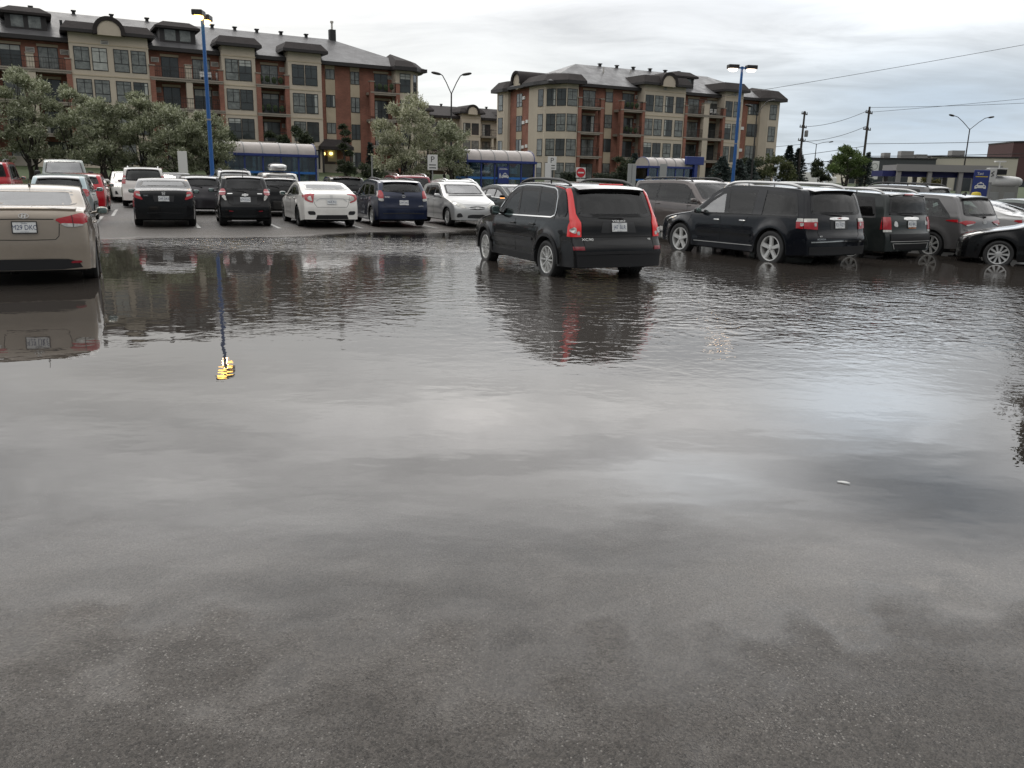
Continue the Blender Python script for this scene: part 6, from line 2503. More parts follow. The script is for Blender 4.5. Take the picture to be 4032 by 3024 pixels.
make_car('parked_car', 'white sedan facing us by the kerb, left of the white SUV', 'car', sp, 'paint_white', (-19.35, 42.6, .1), 296, 'front')
sp = suv(L=4.8, W=1.88, H=1.74, wb=2.8, rails=(2.0, 4.3, 'chrome', .05, .80), rear_mat='car_glass', tail_z=1.1)
sp['tail'] = [('rear', [(.84, 1.12), (.99, 1.12), (.985, 1.34), (.88, 1.36)], 'pink_lens', 0, .02), ('rear', [(.84, 1.20), (.99, 1.20), (.99, 1.25), (.84, 1.25)], 'clear_lens', 0, .03), ('rear', [(.84, 1.0), (.99, 1.0), (.99, 1.10), (.84, 1.10)], 'red_lens', 0, .02), ('side', [(4.62, 1.0), (4.52, 1.0), (4.48, 1.36), (4.58, 1.36)], 'pink_lens', 0)]
make_car('parked_car', 'white SUV with dark rear window right behind the black sedan', 'SUV', sp, 'paint_white', (-16.3, 37.2, .06), 113, 'rear')
sp = sedan(L=4.5, W=1.78, H=1.44, wind_mat='light_glass')
sp['head'] = gen_head(.66, .78, .55, .42)
make_car('parked_car', 'black car facing us, between the white SUV and the blue lamp post', 'car', sp, 'paint_black', (-17.3, 43.6, .12), 296, 'front')
sp = hatch(L=4.2, W=1.72, H=1.50, rear_mat='tint_glass', glass='car_glass')
sp['tail'] = gen_tail(4.2, .85, 1.02, .8)
make_car('parked_car', 'dark plum-grey car half hidden between the black sedan and small hatchback', 'car', sp, 'paint_plum', (-12.0, 32.4, .04), 113, 'rear')
sp = suv(L=4.6, W=1.8, H=1.66, rails=(2.0, 4.2, 'black_trim', .05, .78), rear_mat='light_glass', tail_z=1.08)
sp['tail'] = gen_tail(4.6, .9, 1.1, .84)
make_car('parked_car', 'silver wagon with dark roof rails seen over the small black hatchback', 'car', sp, 'paint_silver', (-13.3, 40.3, .10), 113, 'rear')
sp = hatch(L=4.36, W=1.82, H=1.48, wb=2.65, rear_mat='car_glass', tail_z=1.06)
sp['tail'] = [('rear', [(.74, .94), (.90, .90), (.99, .98), (.985, 1.14), (.88, 1.18), (.84, 1.06)], 'red_lens', 1, .02), ('rear', [(.76, .98), (.88, 1.0), (.87, 1.05), (.78, 1.04)], 'clear_lens', 1, .03), ('side', [(4.14, .98), (3.9, 1.08), (3.98, 1.15), (4.12, 1.15)], 'red_lens', 1)]
sp['spoiler'] = (3.82, .24, -.03, .8, 'paint_black')
make_car('parked_car', 'black hatchback with red light showing between small hatchback and white fastback', 'car', sp, 'paint_black', (-9.05, 32.4, .05), 113, 'rear')


def roof_box(car, S):
    p = car.matrix_basis @ S.top(3.1, 0)
    a = car.rotation_euler.z
    mb = MB()
    mb.blob((0, 0, .20), (.95, .40, .17), 3.0, 20, 10)
    b = mb.build('roof_box', 'paint_silver', None, True, 40, loc=(p.x, p.y, p.z + .02), rot=(0, 0, a))
    tag(b, 'silver roof box strapped on top of the white SUV by the bus shelter', 'roof box')
    st = MB()
    for x in (-.35, .15):
        st.lathe([(.412, x - .03), (.412, x + .03)], 'x', 4)
    st2 = MB()
    for x in (-.4, .2):
        pts = [(x, .42 * math.cos(t), .20 + .185 * math.sin(t)) for t in np.linspace(0, math.pi, 12)]
        st2.tube(pts, .02, 6)
        st2.tube([(x, -.55, -.0), (x, .55, -.0)], .02, 6)
    st2.build('strap', 'black_trim', b, True)


sp = suv(L=4.4, W=1.8, H=1.60, rear_mat='light_glass', tail_z=1.06, spoiler=(3.9, .2, -.03, .8, 'paint_white'))
sp['tail'] = gen_tail(4.4, .9, 1.1, .84)
make_car('parked_car', 'white SUV carrying a roof box in front of the left bus shelter', 'SUV', sp, 'paint_white', (-10.6, 38.4, .08), 113, 'rear', extras=roof_box)
sp = hatch(L=4.4, W=1.8, H=1.52, rear_mat='tint_glass', tail_z=1.05, plate=(.75, 'T40 EUB'))
sp['tail'] = gen_tail(4.4, .84, 1.0, .8)
sp['spoiler'] = (3.82, .30, -.02, .84, 'paint_black')
make_car('parked_car', 'black hatchback between and behind the white fastback and navy hatchback', 'car', sp, 'paint_black', (-7.5, 38.0, .06), 110, 'rear')
sp = suv(L=4.6, W=1.84, H=1.64, rails=(2.0, 4.2, 'chrome', .06, .80), rear_mat='car_glass', antenna=(3.9, .06))
sp['tail'] = gen_tail(4.6, .9, 1.1, .84)
sp['spoiler'] = (4.05, .2, -.03, .82, 'paint_wine')
make_car('parked_car', 'dark red SUV with chrome roof rails behind the navy hatchback', 'SUV', sp, 'paint_wine', (-4.35, 36.4, .06), 110, 'rear')
sp = hatch(L=4.5, W=1.76, H=1.50, rails=(1.9, 3.7, 'chrome', .04, .80), wind_mat='light_glass')
sp['head'] = gen_head(.68, .80, .55, .4)
make_car('parked_car', 'pale silver wagon right behind the silver hatchback facing us', 'car', sp, 'paint_pale', (-1.6, 34.0, .05), 293, 'front')
sp = sedan(L=4.80, W=1.85, H=1.42, wb=2.71, mirror_lit=True, mirror_mat='paint_black', wind_mat='light_glass', glass='light_glass', mirror_size=(.2, .12, .12))
sp['head'] = gen_head(.64, .76, .55, .42)
sp['lines'] = [('trim', 'side', [(1.6, .915), (2.5, .94), (3.6, 1.0)], 'chrome', .02, .014)]
make_car('parked_car', 'dark grey sedan with glowing amber mirror light', 'car', sp, 'paint_charcoal', (.75, 31.3, .02), 303, 'front_axle')
sp = suv(L=5.13, W=1.985, H=1.76, wb=3.02, fo=.95, r=.34, hood=1.08, tail_z=1.1, lean=.2, rails=(2.1, 4.6, 'alloy_dark', .07, .80), glass='tint_glass', mirror=(1.55, 1.1), spoiler=(4.75, .2, 0, .8, 'paint_taupe'))
sp['dlo'] = [None, (2.0, 1.94), (3.55, 3.5), (4.85, 4.62)]
sp['gaps'] = [[(1.9, .34), (1.95, 1.05)], [(3.5, .34), (3.52, 1.05)]]
sp['pillar'] = .05
sp['handles'] = [(1.9, .97), (3.4, .98)]
sp['head'] = gen_head(.74, .9, .55, .36)
make_car('parked_minivan', 'brown-grey minivan side-on behind the two black SUVs', 'minivan', sp, 'paint_taupe', (5.95, 27.8, .0), 300, 'centre')
sp = suv(L=4.5, W=1.8, H=1.66, tail_z=1.06)
make_car('parked_car', 'white car whose roof shows above the hood of the brown-grey minivan', 'SUV', sp, 'paint_white', (7.6, 33.4, .05), 113, 'centre')
sp = hatch(L=4.3, W=1.76, H=1.52)
make_car('parked_car', 'white hatchback roof peeking over the windscreen of the large black SUV', 'car', sp, 'paint_white', (9.0, 31.6, .05), 113, 'centre')
sp = suv(L=4.7, W=1.86, H=1.72, rails=(2.0, 4.3, 'black_trim', .07, .8))
make_car('parked_car', 'grey SUV with dark roof rails glimpsed behind the boxy SUV', 'SUV', sp, 'paint_grey', (13.9, 32.0, .03), 125, 'centre')
# ================================================================= street furniture
mat('shelter_blue', (.012, .028, .165), .4, 0, .3)
mat('band_blue', (.02, .13, .42), .4)
mat('lamp_blue', (.010, .085, .28), .35, 0, .3)
mat('dark_bronze', (.018, .016, .016), .5)
mat('galvanised', (.28, .28, .28), .45, .4)
mat('sign_white', (.62, .62, .60), .5)
mat('sign_back', (.33, .34, .33), .5, .3)
mat('sign_black', (.02, .02, .02), .6)
mat('sign_red', (.50, .02, .03), .5)
mat('yellow_paint', (.55, .42, .02), .5)
mat('canopy_grey', (.23, .225, .215), .6)
mat('canopy_blue', (.012, .016, .10), .5)
mat('booth_grey', (.28, .28, .26), .6, vary=.1)
mat('wood_pole', (.045, .038, .033), .85, vary=.2, vscale=3)
mat('wire_black', (.012, .012, .012), .6)
mat('lens_warm', (.9, .75, .5), .3, emit=(1.0, .55, .12), estr=8.0)
mat('lens_white', (.9, .85, .8), .3, emit=(1.0, .80, .62), estr=6.0)
see_glass('shelter_glass', (.52, .62, .68), .01, .04)
# the vault is grey translucent sheet
m = mat('vault_sheet', (.40, .36, .335), .28, 0, .2, vary=.12, vscale=1.5)


def local_root(name, label, cat, x, y, z, az, group=None):
    return thing(name, label, cat, (x, y, z), R(90 - az), group)


def bus_shelter(x, y, z, ln, label, panel=None, extras=None, tower=False, az=60.5, dep=1.9):
    t = local_root('bus_shelter', label, 'bus shelter', x, y, z, az, 'blue bus shelters')
    ev, top, n = 2.06, 3.02, 5
    f = MB()
    f.box(-.12, ln + .12, -.16, dep + .16, ev - .02, ev + .18)
    f.box(-.16, ln + .16, -.20, -.10, ev + .02, ev + .16)
    f.build('eaves_beam', 'shelter_blue', t)
    p = MB()
    for i in range(n + 1):
        u = ln * i / n
        for v in (0, dep):
            p2 = MB()
            p2.box(u - .055, u + .055, v - .05, v + .05, 0, ev)
            p2.build('post', 'shelter_blue', t)
    # vault
    v_, fs = [], []
    k = 14
    for s_ in (0, 1):
        for i in range(k + 1):
            a = math.pi * i / k
            yy = dep / 2 - math.cos(a) * (dep / 2 + .06)
            zz = ev + .18 + (top - ev - .18) * math.sin(a) ** .8
            v_.append((-.05 if s_ == 0 else ln + .05, yy, zz))
    for i in range(k):
        fs.append((i, i + 1, k + 2 + i, k + 1 + i))
    fs += [tuple(range(k + 1)), tuple(range(2 * k + 1, k, -1))]
    vb = MB()
    vb.add(v_, fs)
    vb.build('vault', 'vault_sheet', t, True, 60)
    for j in range(n + 1):
        u = ln * j / n
        rb = MB()
        pts = []
        for i in range(k + 1):
            a = math.pi * i / k
            pts.append((u, dep / 2 - math.cos(a) * (dep / 2 + .075), ev + .18 + (top - ev - .165) * math.sin(a) ** .8))
        rb.tube(pts, .035, 6)
        rb.build('rib', 'shelter_blue' if j in (0, n) else 'galvanised', t, True)
    # glazing, in bays, with the pale blue band
    for i in range(n):
        u0, u1 = ln * i / n + .055, ln * (i + 1) / n - .055
        for v in (0, dep):
            if v == 0 and i == 2 and panel is None and False:
                continue
            g = MB()
            g.box(u0, u1, v - .008, v + .008, .15, ev - .02)
            gp = g.build('glass_pane', 'shelter_glass', t)
            bd = MB()
            bd.box(u0, u1, v - .014, v + .014, .86, 1.02)
            bd.build('band', 'band_blue', gp)
        q = MB()
        q.box(u0, u1, -.03, .03, .10, .17)
        q.build('bottom_rail', 'band_blue' if i % 2 else 'shelter_blue', t)
    for u in (0, ln):
        g = MB()
        g.box(u - .008, u + .008, .05, dep - .05, .15, ev - .02)
        gp = g.build('glass_pane', 'shelter_glass', t)
        bd = MB()
        bd.box(u - .014, u + .014, .05, dep - .05, .86, 1.02)
        bd.build('band', 'band_blue', gp)
    bn = MB()
    bn.box(ln * .15, ln * .75, dep - .5, dep - .12, .42, .47)
    for u in (ln * .2, ln * .7):
        bn.box(u - .03, u + .03, dep - .4, dep - .2, 0, .42)
    bn.build('bench', 'galvanised', t)
    if panel:
        pu = panel
        b = MB()
        b.box(pu, pu + .95, -.09, -.055, .55, 1.80)
        pb = b.build('info_panel', 'shelter_blue', t)
        ic = MB()
        M = Matrix(((1, 0, 0, pu + .475), (0, 0, -1, -.093), (0, 1, 0, 1.15), (0, 0, 0, 1)))
        car_icon(ic, M @ Matrix.Translation((.16, -.05, 0)), .62)
        ic.build('pictogram', 'sign_white', pb, recalc=False)
        ic = MB()
        car_icon_dark(ic, M @ Matrix.Translation((.16, -.05, 0)), .62)
        ic.build('pictogram_detail', 'shelter_blue', pb, recalc=False)
        ic = MB()
        person_icon(ic, M @ Matrix.Translation((-.28, -.02, 0)), .36)
        ic.build('pictogram', 'sign_white', pb, recalc=False)
        ic = MB()
        tb = MB()
        tb.box(pu + .10, pu + .85, -.097, -.09, 1.60, 1.63)
        put_text(ic, 'Stationnement', .10, M @ Matrix.Translation((0, .52, .002)))
        ic.build('lettering', 'sign_white', pb, recalc=False)
        tb.build('rule', 'sign_white', pb)
    if tower:
        m = MB()
        m.box(ln - .10, ln + .28, -.35, -.05, 0, 2.6)
        tw = m.build('sign_column', 'shelter_blue', t)
        m = MB()
        m.bbox(ln - 1.1, ln + 1.0, -.4, .0, 2.45, 3.22, .03)
        m.build('sign_box', 'shelter_blue', tw)
    return t


def car_icon(mb, M, s):
    """front view of a car as a white pictogram"""
    def slab(p):
        n = len(p)
        mb.add([M @ Vector((x * s, y * s, .003)) for x, y in p], [tuple(range(n))])
    slab([(-.5, -.02), (-.44, .08), (-.34, .10), (-.24, .30), (-.11, .30), (-.09, .39), (.09, .39), (.11, .30), (.24, .30), (.34, .10), (.44, .08), (.5, -.02), (.5, -.22), (.30, -.22), (.30, -.16), (-.30, -.16), (-.30, -.22), (-.5, -.22)])
    mb.add([], [])


def car_icon_dark(mb, M, s):
    def slab(p):
        mb.add([M @ Vector((x * s, y * s, .006)) for x, y in p], [tuple(range(len(p)))])
    slab([(-.25, .11), (-.19, .25), (.19, .25), (.25, .11)])
    slab([(-.42, -.05), (-.42, .01), (-.26, .01), (-.26, -.05)])
    slab([(.26, -.05), (.26, .01), (.42, .01), (.42, -.05)])


def person_icon(mb, M, s):
    n = 12
    mb.add([M @ Vector((.11 * s * math.cos(2 * math.pi * k / n), .42 * s + .11 * s * math.sin(2 * math.pi * k / n), .003)) for k in range(n)], [tuple(range(n))])
    p = [(-.16, -.5), (-.04, -.5), (-.02, -.1), (.02, -.1), (.04, -.5), (.16, -.5), (.17, .27), (-.17, .27)]
    mb.add([M @ Vector((x * s, y * s, .003)) for x, y in p], [tuple(range(len(p)))])


s1 = bus_shelter(-20.4, 60.0, .69, 6.4, 'blue bus shelter on the left, in front of the long building')
s2 = bus_shelter(-3.7, 64.0, .62, 5.8, 'blue bus shelter in the middle with a car-and-person panel', panel=2.55)
s3 = bus_shelter(12.3, 80.0, .70, 5.4, 'blue bus shelter on the right with a tall blue sign column', tower=True)


def floodlight(x, y, h, az, label, lens, glow):
    t = local_root('lamp_post', label, 'lamp post', x, y, .05, az, 'blue car park lamp posts')
    b = MB()
    b.lathe([(.30, 0), (.30, .75), (.26, .80), (0, .80)], 'z', 16)
    b.build('base', 'kerb_concrete', t, True, 30)
    p = MB()
    p.tube([(0, 0, .7), (0, 0, h)], [.12, .085], 12)
    p.build('pole', 'lamp_blue', t, True, 40)
    cl = MB()
    cl.tube([(0, 0, h * .45), (0, 0, h * .45 + .08)], .125, 12)
    cl.build('clamp', 'galvanised', t, True)
    for sg in (-1, 1):
        a = MB()
        a.box(min(sg * .02, sg * .35), max(sg * .02, sg * .35), -.04, .04, h - .14, h - .04)
        arm = a.build('arm', 'lamp_blue', t)
        hd = MB()
        x0, x1 = sorted((sg * .28, sg * 1.02))
        hd.bbox(x0, x1, -.26, .26, h - .16, h + .10, .04)
        ho = hd.build('lamp_head', 'dark_bronze', t)
        ln = MB()
        ln.blob(((x0 + x1) / 2, 0, h - .18), (.32, .22, .17), 2.4, 16, 8)
        ln.build('lens', lens, ho, True, 60)
    # the lit lamp
    ld = bpy.data.lights.new('lamp_light', 'POINT')
    ld.energy = glow
    ld.color = (1.0, .62, .32)
    ld.shadow_soft_size = .15
    lo = bpy.data.objects.new('lamp_light', ld)
    COL.objects.link(lo)
    lo.parent = t
    lo.location = (0, 0, h - .55)
    return t


floodlight(-16.05, 45.0, 9.25, -5, 'blue lamp post with warm orange lamps by the left bus shelter', 'lens_warm', 30)
floodlight(15.2, 60.0, 9.25, 82, 'blue lamp post with whitish twin lamps before the corner building', 'lens_white', 30)


def street_lamp(x, y, z, h, az, label, spread=1.1, arms=((-1, 1), (1, 1)), rise=1.5, mt='dark_bronze'):
    t = local_root('street_lamp', label, 'street lamp', x, y, z, az, 'street lamps on slim poles')
    p = MB()
    p.tube([(0, 0, 0), (0, 0, h)], [.11, .06], 10)
    p.build('pole', mt, t, True)
    for sg, k in arms:
        a = MB()
        pts = [(0, 0, h - .1), (sg * spread * .5 * k, 0, h + rise * .55 * k), (sg * spread * .85 * k, 0, h + rise * .9 * k), (sg * spread * 1.1 * k, 0, h + rise * k)]
        a.tube(pts, .04, 8)
        ao = a.build('arm', mt, t, True)
        hd = MB()
        hd.blob((0, 0, 0), (.42, .15, .11), 2.4, 14, 8)
        hd.xform(Matrix.Translation((sg * (spread * 1.1 * k + .32), 0, h + rise * k + .02)) @ Matrix.Rotation(-sg * .18, 4, 'Y'))
        hd.build('lamp_head', 'galvanised' if mt == 'galvanised' else 'dark_bronze', ao, True, 50)
    return t


street_lamp(-5.52, 72, 1.0, 7.3, 88, 'dark lamp with two arms forming a Y against the bright sky', .85, rise=1.45)
street_lamp(54.2, 104, .2, 8.2, 75, 'tall grey lamp with two wide arms at the right', 2.3, rise=1.4)
street_lamp(23.62, 86, .6, 7.6, 70, 'dark street lamp with uneven arms before the corner building end', 1.15, arms=((-1, .55), (1, 1.0)), rise=1.3)
street_lamp(52.0, 150, 1.0, 7.3, 88, 'far thin lamp half hidden behind the light green tree', 2.0, rise=.35)


# signs
def post_sign(name, label, cat, x, y, z, h, az, group=None):
    t = local_root(name, label, cat, x, y, z, az, group)
    p = MB()
    p.box(-.035, .035, -.02, .02, 0, h)
    p.build('post', 'galvanised', t)
    return t


def p_sign(x, y, h, label):
    z = verge_at(x, y)
    t = post_sign('parking_sign', label, 'sign', x, y, z, h, 85, 'white P parking signs')
    b = MB()
    b.bbox(-.32, .32, -.05, -.025, h - .95, h, .01)
    pl = b.build('sign_plate', 'sign_white', t)
    M = Matrix(((1, 0, 0, 0), (0, 0, -1, -.052), (0, 1, 0, h - .30), (0, 0, 0, 1)))
    tx = MB()
    put_text(tx, 'P', .52, M)
    tx.box(-.22, .22, -.056, -.051, h - .66, h - .60)
    tx.box(-.22, .22, -.056, -.051, h - .84, h - .78)
    tx.build('lettering', 'sign_black', pl, recalc=False)
    return t


p_sign(-5.41, 55.0, 2.8, 'white P sign on a thin post between the pale tree and middle shelter')
p_sign(2.54, 62.0, 2.93, 'white P sign just right of the middle bus shelter')


def no_entry(x, y, h, label, az=78):
    z = verge_at(x, y)
    t = post_sign('no_entry_sign', label, 'sign', x, y, z, h, az, 'red no entry signs')
    b = MB()
    b.bbox(-.36, .36, -.05, -.025, h - .72, h, .01)
    pl = b.build('sign_plate', 'sign_white', t)
    d = MB()
    d.lathe([(.33, -.006), (.33, 0), (0, 0)], 'y', 28, (0, -.055, h - .36))
    d.build('disc', 'sign_red', pl)
    w = MB()
    w.box(-.23, .23, -.072, -.062, h - .41, h - .31)
    w.build('bar', 'sign_white', pl)
    q = MB()
    q.bbox(-.3, .3, -.05, -.025, h - 1.25, h - .80, .01)
    q.build('lower_plate', 'sign_white', t)
    return t


no_entry(4.64, 62.0, 2.25, 'red no entry sign right of the middle bus shelter')
no_entry(-2.5, 70.0, 2.55, 'red no entry sign seen through the middle shelter glass, left one')
no_entry(-.3, 72.0, 2.45, 'red no entry sign seen through the middle shelter glass, smaller right one')


def blank_board(x, y, w, z0, z1, label, mt='sign_white', two=False):
    z = verge_at(x, y)
    t = post_sign('notice_board', label, 'sign', x, y, z, z1 - z - .02, 85, None)
    for i in range(2 if two else 1):
        b = MB()
        xo = 0 if not two else (-w * .26 + i * w * .52)
        ww = w if not two else w * .46
        b.bbox(xo - ww / 2, xo + ww / 2, -.06, -.025, z0 - z, z1 - z, .01)
        b.build('sign_plate', mt, t)
    return t


blank_board(-20.3, 52.0, .55, 1.3, 2.78, 'tall blank white board among the trees left of the blue lamp')
blank_board(2.12, 58.0, .42, 1.1, 2.65, 'narrow blank white board beside the right P sign')
blank_board(8.07, 60.0, .62, 1.2, 2.75, 'twin grey sign backs before the blue spruces', 'sign_back', True)
blank_board(13.9, 60.0, .45, .5, 1.75, 'short twin grey sign backs at the foot of the right blue lamp', 'sign_back', True)
blank_board(11.3, 66.0, .55, 1.9, 2.9, 'grey sign back on a pole before the right shelter', 'sign_back')


def round_sign():
    x, y = 9.6, 62.0
    z = verge_at(x, y)
    t = post_sign('round_sign', 'small grey round sign above a diamond one, beside the spruces', 'sign', x, y, z, 1.8, 85)
    b = MB()
    b.lathe([(.22, -.02), (.22, 0), (0, 0)], 'y', 20, (0, -.04, 1.6))
    b.build('disc', 'sign_back', t)
    b = MB()
    b.slab([(0, .88), (.2, 1.1), (0, 1.32), (-.2, 1.1)], 'y', -.05, -.03)
    b.build('diamond', 'sign_back', t)


round_sign()
for x, y, lab in ((-16.75, 72.0, 'bare steel post in front of the entrance canopy'), (-10.15, 60.0, 'bare steel post left of the pale willow trunk')):
    z = verge_at(x, y)
    t = MB()
    t.tube([(0, 0, 0), (0, 0, 1.5), (0, 0, 2.45)], .055, 8)
    o = t.build('sign_post', 'galvanised', None, True, loc=(x, y, z))
    tag(o, lab, 'post')


# newspaper boxes behind the minivan
def paper_box(x, y, mt, label, w=.45):
    t = thing('newspaper_box', label, 'newspaper box', (x, y, verge_at(x, y)), R(10), 'newspaper boxes')
    m = MB()
    m.bbox(-w / 2, w / 2, -.2, .2, .5, 1.25, .05)
    m.build('box', mt, t)
    m = MB()
    m.box(-w * .35, w * .35, -.215, -.195, .75, 1.12)
    m.build('window', 'sign_back', t)
    m = MB()
    m.box(-.06, .06, -.06, .06, 0, .5)
    m.build('pedestal', 'galvanised', t)


paper_box(11.75, 58.5, 'plastic_white', 'white newspaper box showing over the minivan roof', .6)
paper_box(12.35, 58.3, 'yellow_paint', 'yellow newspaper box next to the white one', .35)


# blue parking sign with a car on it, and the pay station area on the right
def blue_sign():
    t = local_root('parking_sign', 'blue sign with a white car pictogram and a yellow rule', 'sign', 22.8, 42.0, .02, 100)
    m = MB()
    m.box(-.30, -.22, .0, .06, 0, 1.3)
    m.box(.22, .30, .0, .06, 0, 1.3)
    m.build('posts', 'galvanised', t)
    m = MB()
    m.bbox(-.36, .36, -.06, .0, 1.05, 2.5, .02)
    p = m.build('sign_plate', 'shelter_blue', t)
    M = Matrix(((1, 0, 0, 0), (0, 0, -1, -.062), (0, 1, 0, 1.72), (0, 0, 0, 1)))
    ic = MB()
    car_icon(ic, M, .52)
    ic.build('pictogram', 'sign_white', p, recalc=False)
    ic = MB()
    put_text(ic, 'Taxi', .17, M @ Matrix.Translation((-.08, .60, .003)))
    ic.build('lettering', 'sign_white', p, recalc=False)
    ic = MB()
    car_icon_dark(ic, M, .52)
    ic.build('pictogram_detail', 'shelter_blue', p, recalc=False)
    m = MB()
    m.box(-.28, .28, -.07, -.06, 2.16, 2.20)
    m.build('rule', 'yellow_paint', p)


blue_sign()


def canopy():
    t = local_root('open_canopy', 'grey open canopy on posts with a dark blue fascia', 'canopy', 27.3, 61.5, .0, 97)
    ln = 6.9
    m = MB()
    m.box(-.1, ln, -.25, 3.2, 2.72, 3.12)
    m.box(-.16, ln + .06, -.31, -.25, 2.68, 3.16)
    m.build('roof', 'canopy_grey', t)
    m = MB()
    m.box(-.9, ln, .25, 3.0, 2.30, 2.70)
    m.build('blue_fascia', 'canopy_blue', t)
    for u in (.1, 2.2, 4.3, 6.4):
        for v in (-.1, 2.9):
            m = MB()
            m.box(u - .14, u + .14, v - .12, v + .12, 0, 2.72)
            m.build('post', 'canopy_grey', t)


canopy()


def booth():
    t = local_root('pay_booth', 'pale grey pay booth with a rounded white roof at the right edge', 'booth', 25.05, 45.5, .0, 105)
    m = MB()
    m.bbox(0, 1.55, 0, 1.4, 0, 2.0, .05)
    m.build('cabin', 'booth_grey', t)
    for u in (.15, .9):
        m = MB()
        m.bbox(u, u + .5, -.03, .02, .9, 1.45, .02)
        m.build('window', 'sign_back', t)
    m = MB()
    m.blob((.85, .7, 2.0), (.95, .85, .30), 3.0, 20, 12)
    m.build('roof', 'plastic_white', t, True)
    m = MB()
    m.bbox(-.1, .8, -.3, .5, 2.35, 2.62, .03)
    m.build('cabinet', 'black_trim', t)
    m = MB()
    m.bbox(0, .85, -.2, .5, 2.64, 2.70, .01)
    m.tube([(.5, .1, 2.7), (.5, .1, 3.0)], .03, 6)
    m.bbox(.25, .75, -.1, .3, 3.0, 3.06, .01)
    m.build('rooftop_lamp', 'plastic_white', t)
    s = post_sign('small_sign', 'small white sign with a curved black arrow beside the pay booth', 'sign', 24.7, 44.5, 0, 2.65, 100)
    m = MB()
    m.bbox(-.2, .2, -.05, -.025, 1.95, 2.65, .01)
    p = m.build('sign_plate', 'sign_white', s)
    m = MB()
    m.tube([(-.06, -.06, 2.25), (.06, -.06, 2.32), (-.06, -.06, 2.42), (.06, -.06, 2.5)], .025, 6)
    m.build('arrow', 'sign_black', p, True)


booth()
m = MB()
m.lathe([(.22, 0), (.22, 1.36), (.17, 1.45), (0, 1.48)], 'z', 16)
o = m.build('bollard', 'yellow_paint', None, True, loc=(22.25, 41.2, 0))
tag(o, 'yellow rounded bollard under the blue car sign', 'bollard')


# utility poles and wires
def utility_pole(x, y, z, h, label, arms):
    t = local_root('utility_pole', label, 'utility pole', x, y, z, 40, 'wooden utility poles')
    p = MB()
    p.tube([(0, 0, 0), (0, 0, h)], [.20, .13], 10)
    p.build('pole', 'wood_pole', t, True)
    for hz, w, tilt in arms:
        a = MB()
        a.box(-w / 2, w / 2, -.06, .06, hz - .07, hz + .07)
        ao = a.build('crossarm', 'wood_pole', t)
        for k in (-.46, -.2, .2, .46):
            i = MB()
            i.lathe([(.05, 0), (.07, .1), (.03, .25), (0, .27)], 'z', 8, (k * w, 0, hz + .07))
            i.build('insulator', 'dark_bronze', ao, True)
    return t


utility_pole(40.5, 123, .9, 10.6, 'wooden utility pole nearer the corner building, thick with fittings', ((10.2, 2.0, 0), (8.4, 2.4, 0), (6.6, 2.6, 0)))
utility_pole(46.35, 115, .8, 10.8, 'wooden utility pole with two crossarms to the right of the other one', ((10.0, 2.6, 0), (7.9, 2.8, 0)))
m = MB()
m.lathe([(.22, 0), (.26, .1), (.26, .8), (.18, .9), (0, .95)], 'z', 12, (40.9, 122.6, 8.0))
tr = m.build('transformer', 'galvanised', None, True)
tag(tr, 'grey can transformer hung on the left utility pole', 'transformer')


def wire(a, b, sag, r, label, n=24):
    a, b = Vector(a), Vector(b)
    pts = [a.lerp(b, i / n) - Vector((0, 0, sag * 4 * (i / n) * (1 - i / n))) for i in range(n + 1)]
    mb = MB()
    mb.tube(pts, r, 5)
    tag(mb.build('power_line', 'wire_black', None, True), label, 'power line', 'overhead power lines')


P1, P2 = (40.5, 123), (46.35, 115)
wire((*P2, 10.9), (110, 92, 18.5), .6, .022, 'thin top wire rising from the right utility pole to the frame edge')
wire((*P2, 11.5), (110, 120, 17.0), .8, .025, 'thin wire just below the top one, right of the utility poles')
wire((*P1, 9.4), (*P2, 11.2), .5, .03, 'wire joining the two utility poles at their crossarms')
wire((*P1, 7.4), (*P2, 9.2), .5, .03, 'lower wire joining the two utility poles')
wire((*P2, 6.9), (100, 100, 9.8), .5, .03, 'middle wire from the right utility pole over the shops')
wire((*P2, 5.3), (100, 100, 8.6), .6, .04, 'thick black cable low over the shops, upper one')
wire((*P2, 5.0), (100, 102, 8.0), .6, .04, 'thick black cable low over the shops, lower one')
wire((*P2, 6.6), (20, 150, 3.2), .5, .035, 'wire sloping left from the right pole behind the green tree')
wire((*P2, 5.2), (20, 150, 2.4), .5, .05, 'cable sloping left from the right pole behind the conifers')
wire((*P1, 7.0), (10, 165, 5.5), .5, .03, 'wire running left from the left utility pole to the corner building')
wire((16, 100, 9.8), (95, 78, 24.5), .6, .022, 'long thin wire crossing the sky at the upper right')


# far shops on the right
mat('shop_dark', (.045, .05, .053), .6, vary=.15)
mat('shop_beige', (.45, .42, .35), .8, vary=.06, vscale=.2)
mat('shop_red', (.075, .035, .035), .8, vary=.1)
mat('shop_glass', (.04, .045, .05), .1)


def shop(name, label, x0, x1, y, z1, mt, dep=14, feats=None):
    t = thing(name, label, 'building', (x0, y, 0), R(-8))
    w = x1 - x0
    m = MB()
    m.box(0, w, 0, dep, -.3, z1)
    m.build('wall', mt, t)
    m = MB()
    m.box(-.1, w + .1, -.15, dep, z1, z1 + .25)
    m.build('parapet', 'fascia', t)
    n = max(2, int(w / 4))
    for i in range(n):
        u = w * (i + .15) / n
        m = MB()
        m.box(u, u + w / n * .7, -.06, .02, .9, 3.1)
        m.build('shop_window', 'shop_glass', t)
    for fx, fw, fh in feats or ():
        m = MB()
        m.box(fx, fx + fw, 3, 5.5, z1 + .25, z1 + .25 + fh)
        m.build('roof_unit', 'canopy_grey', t)
    return t


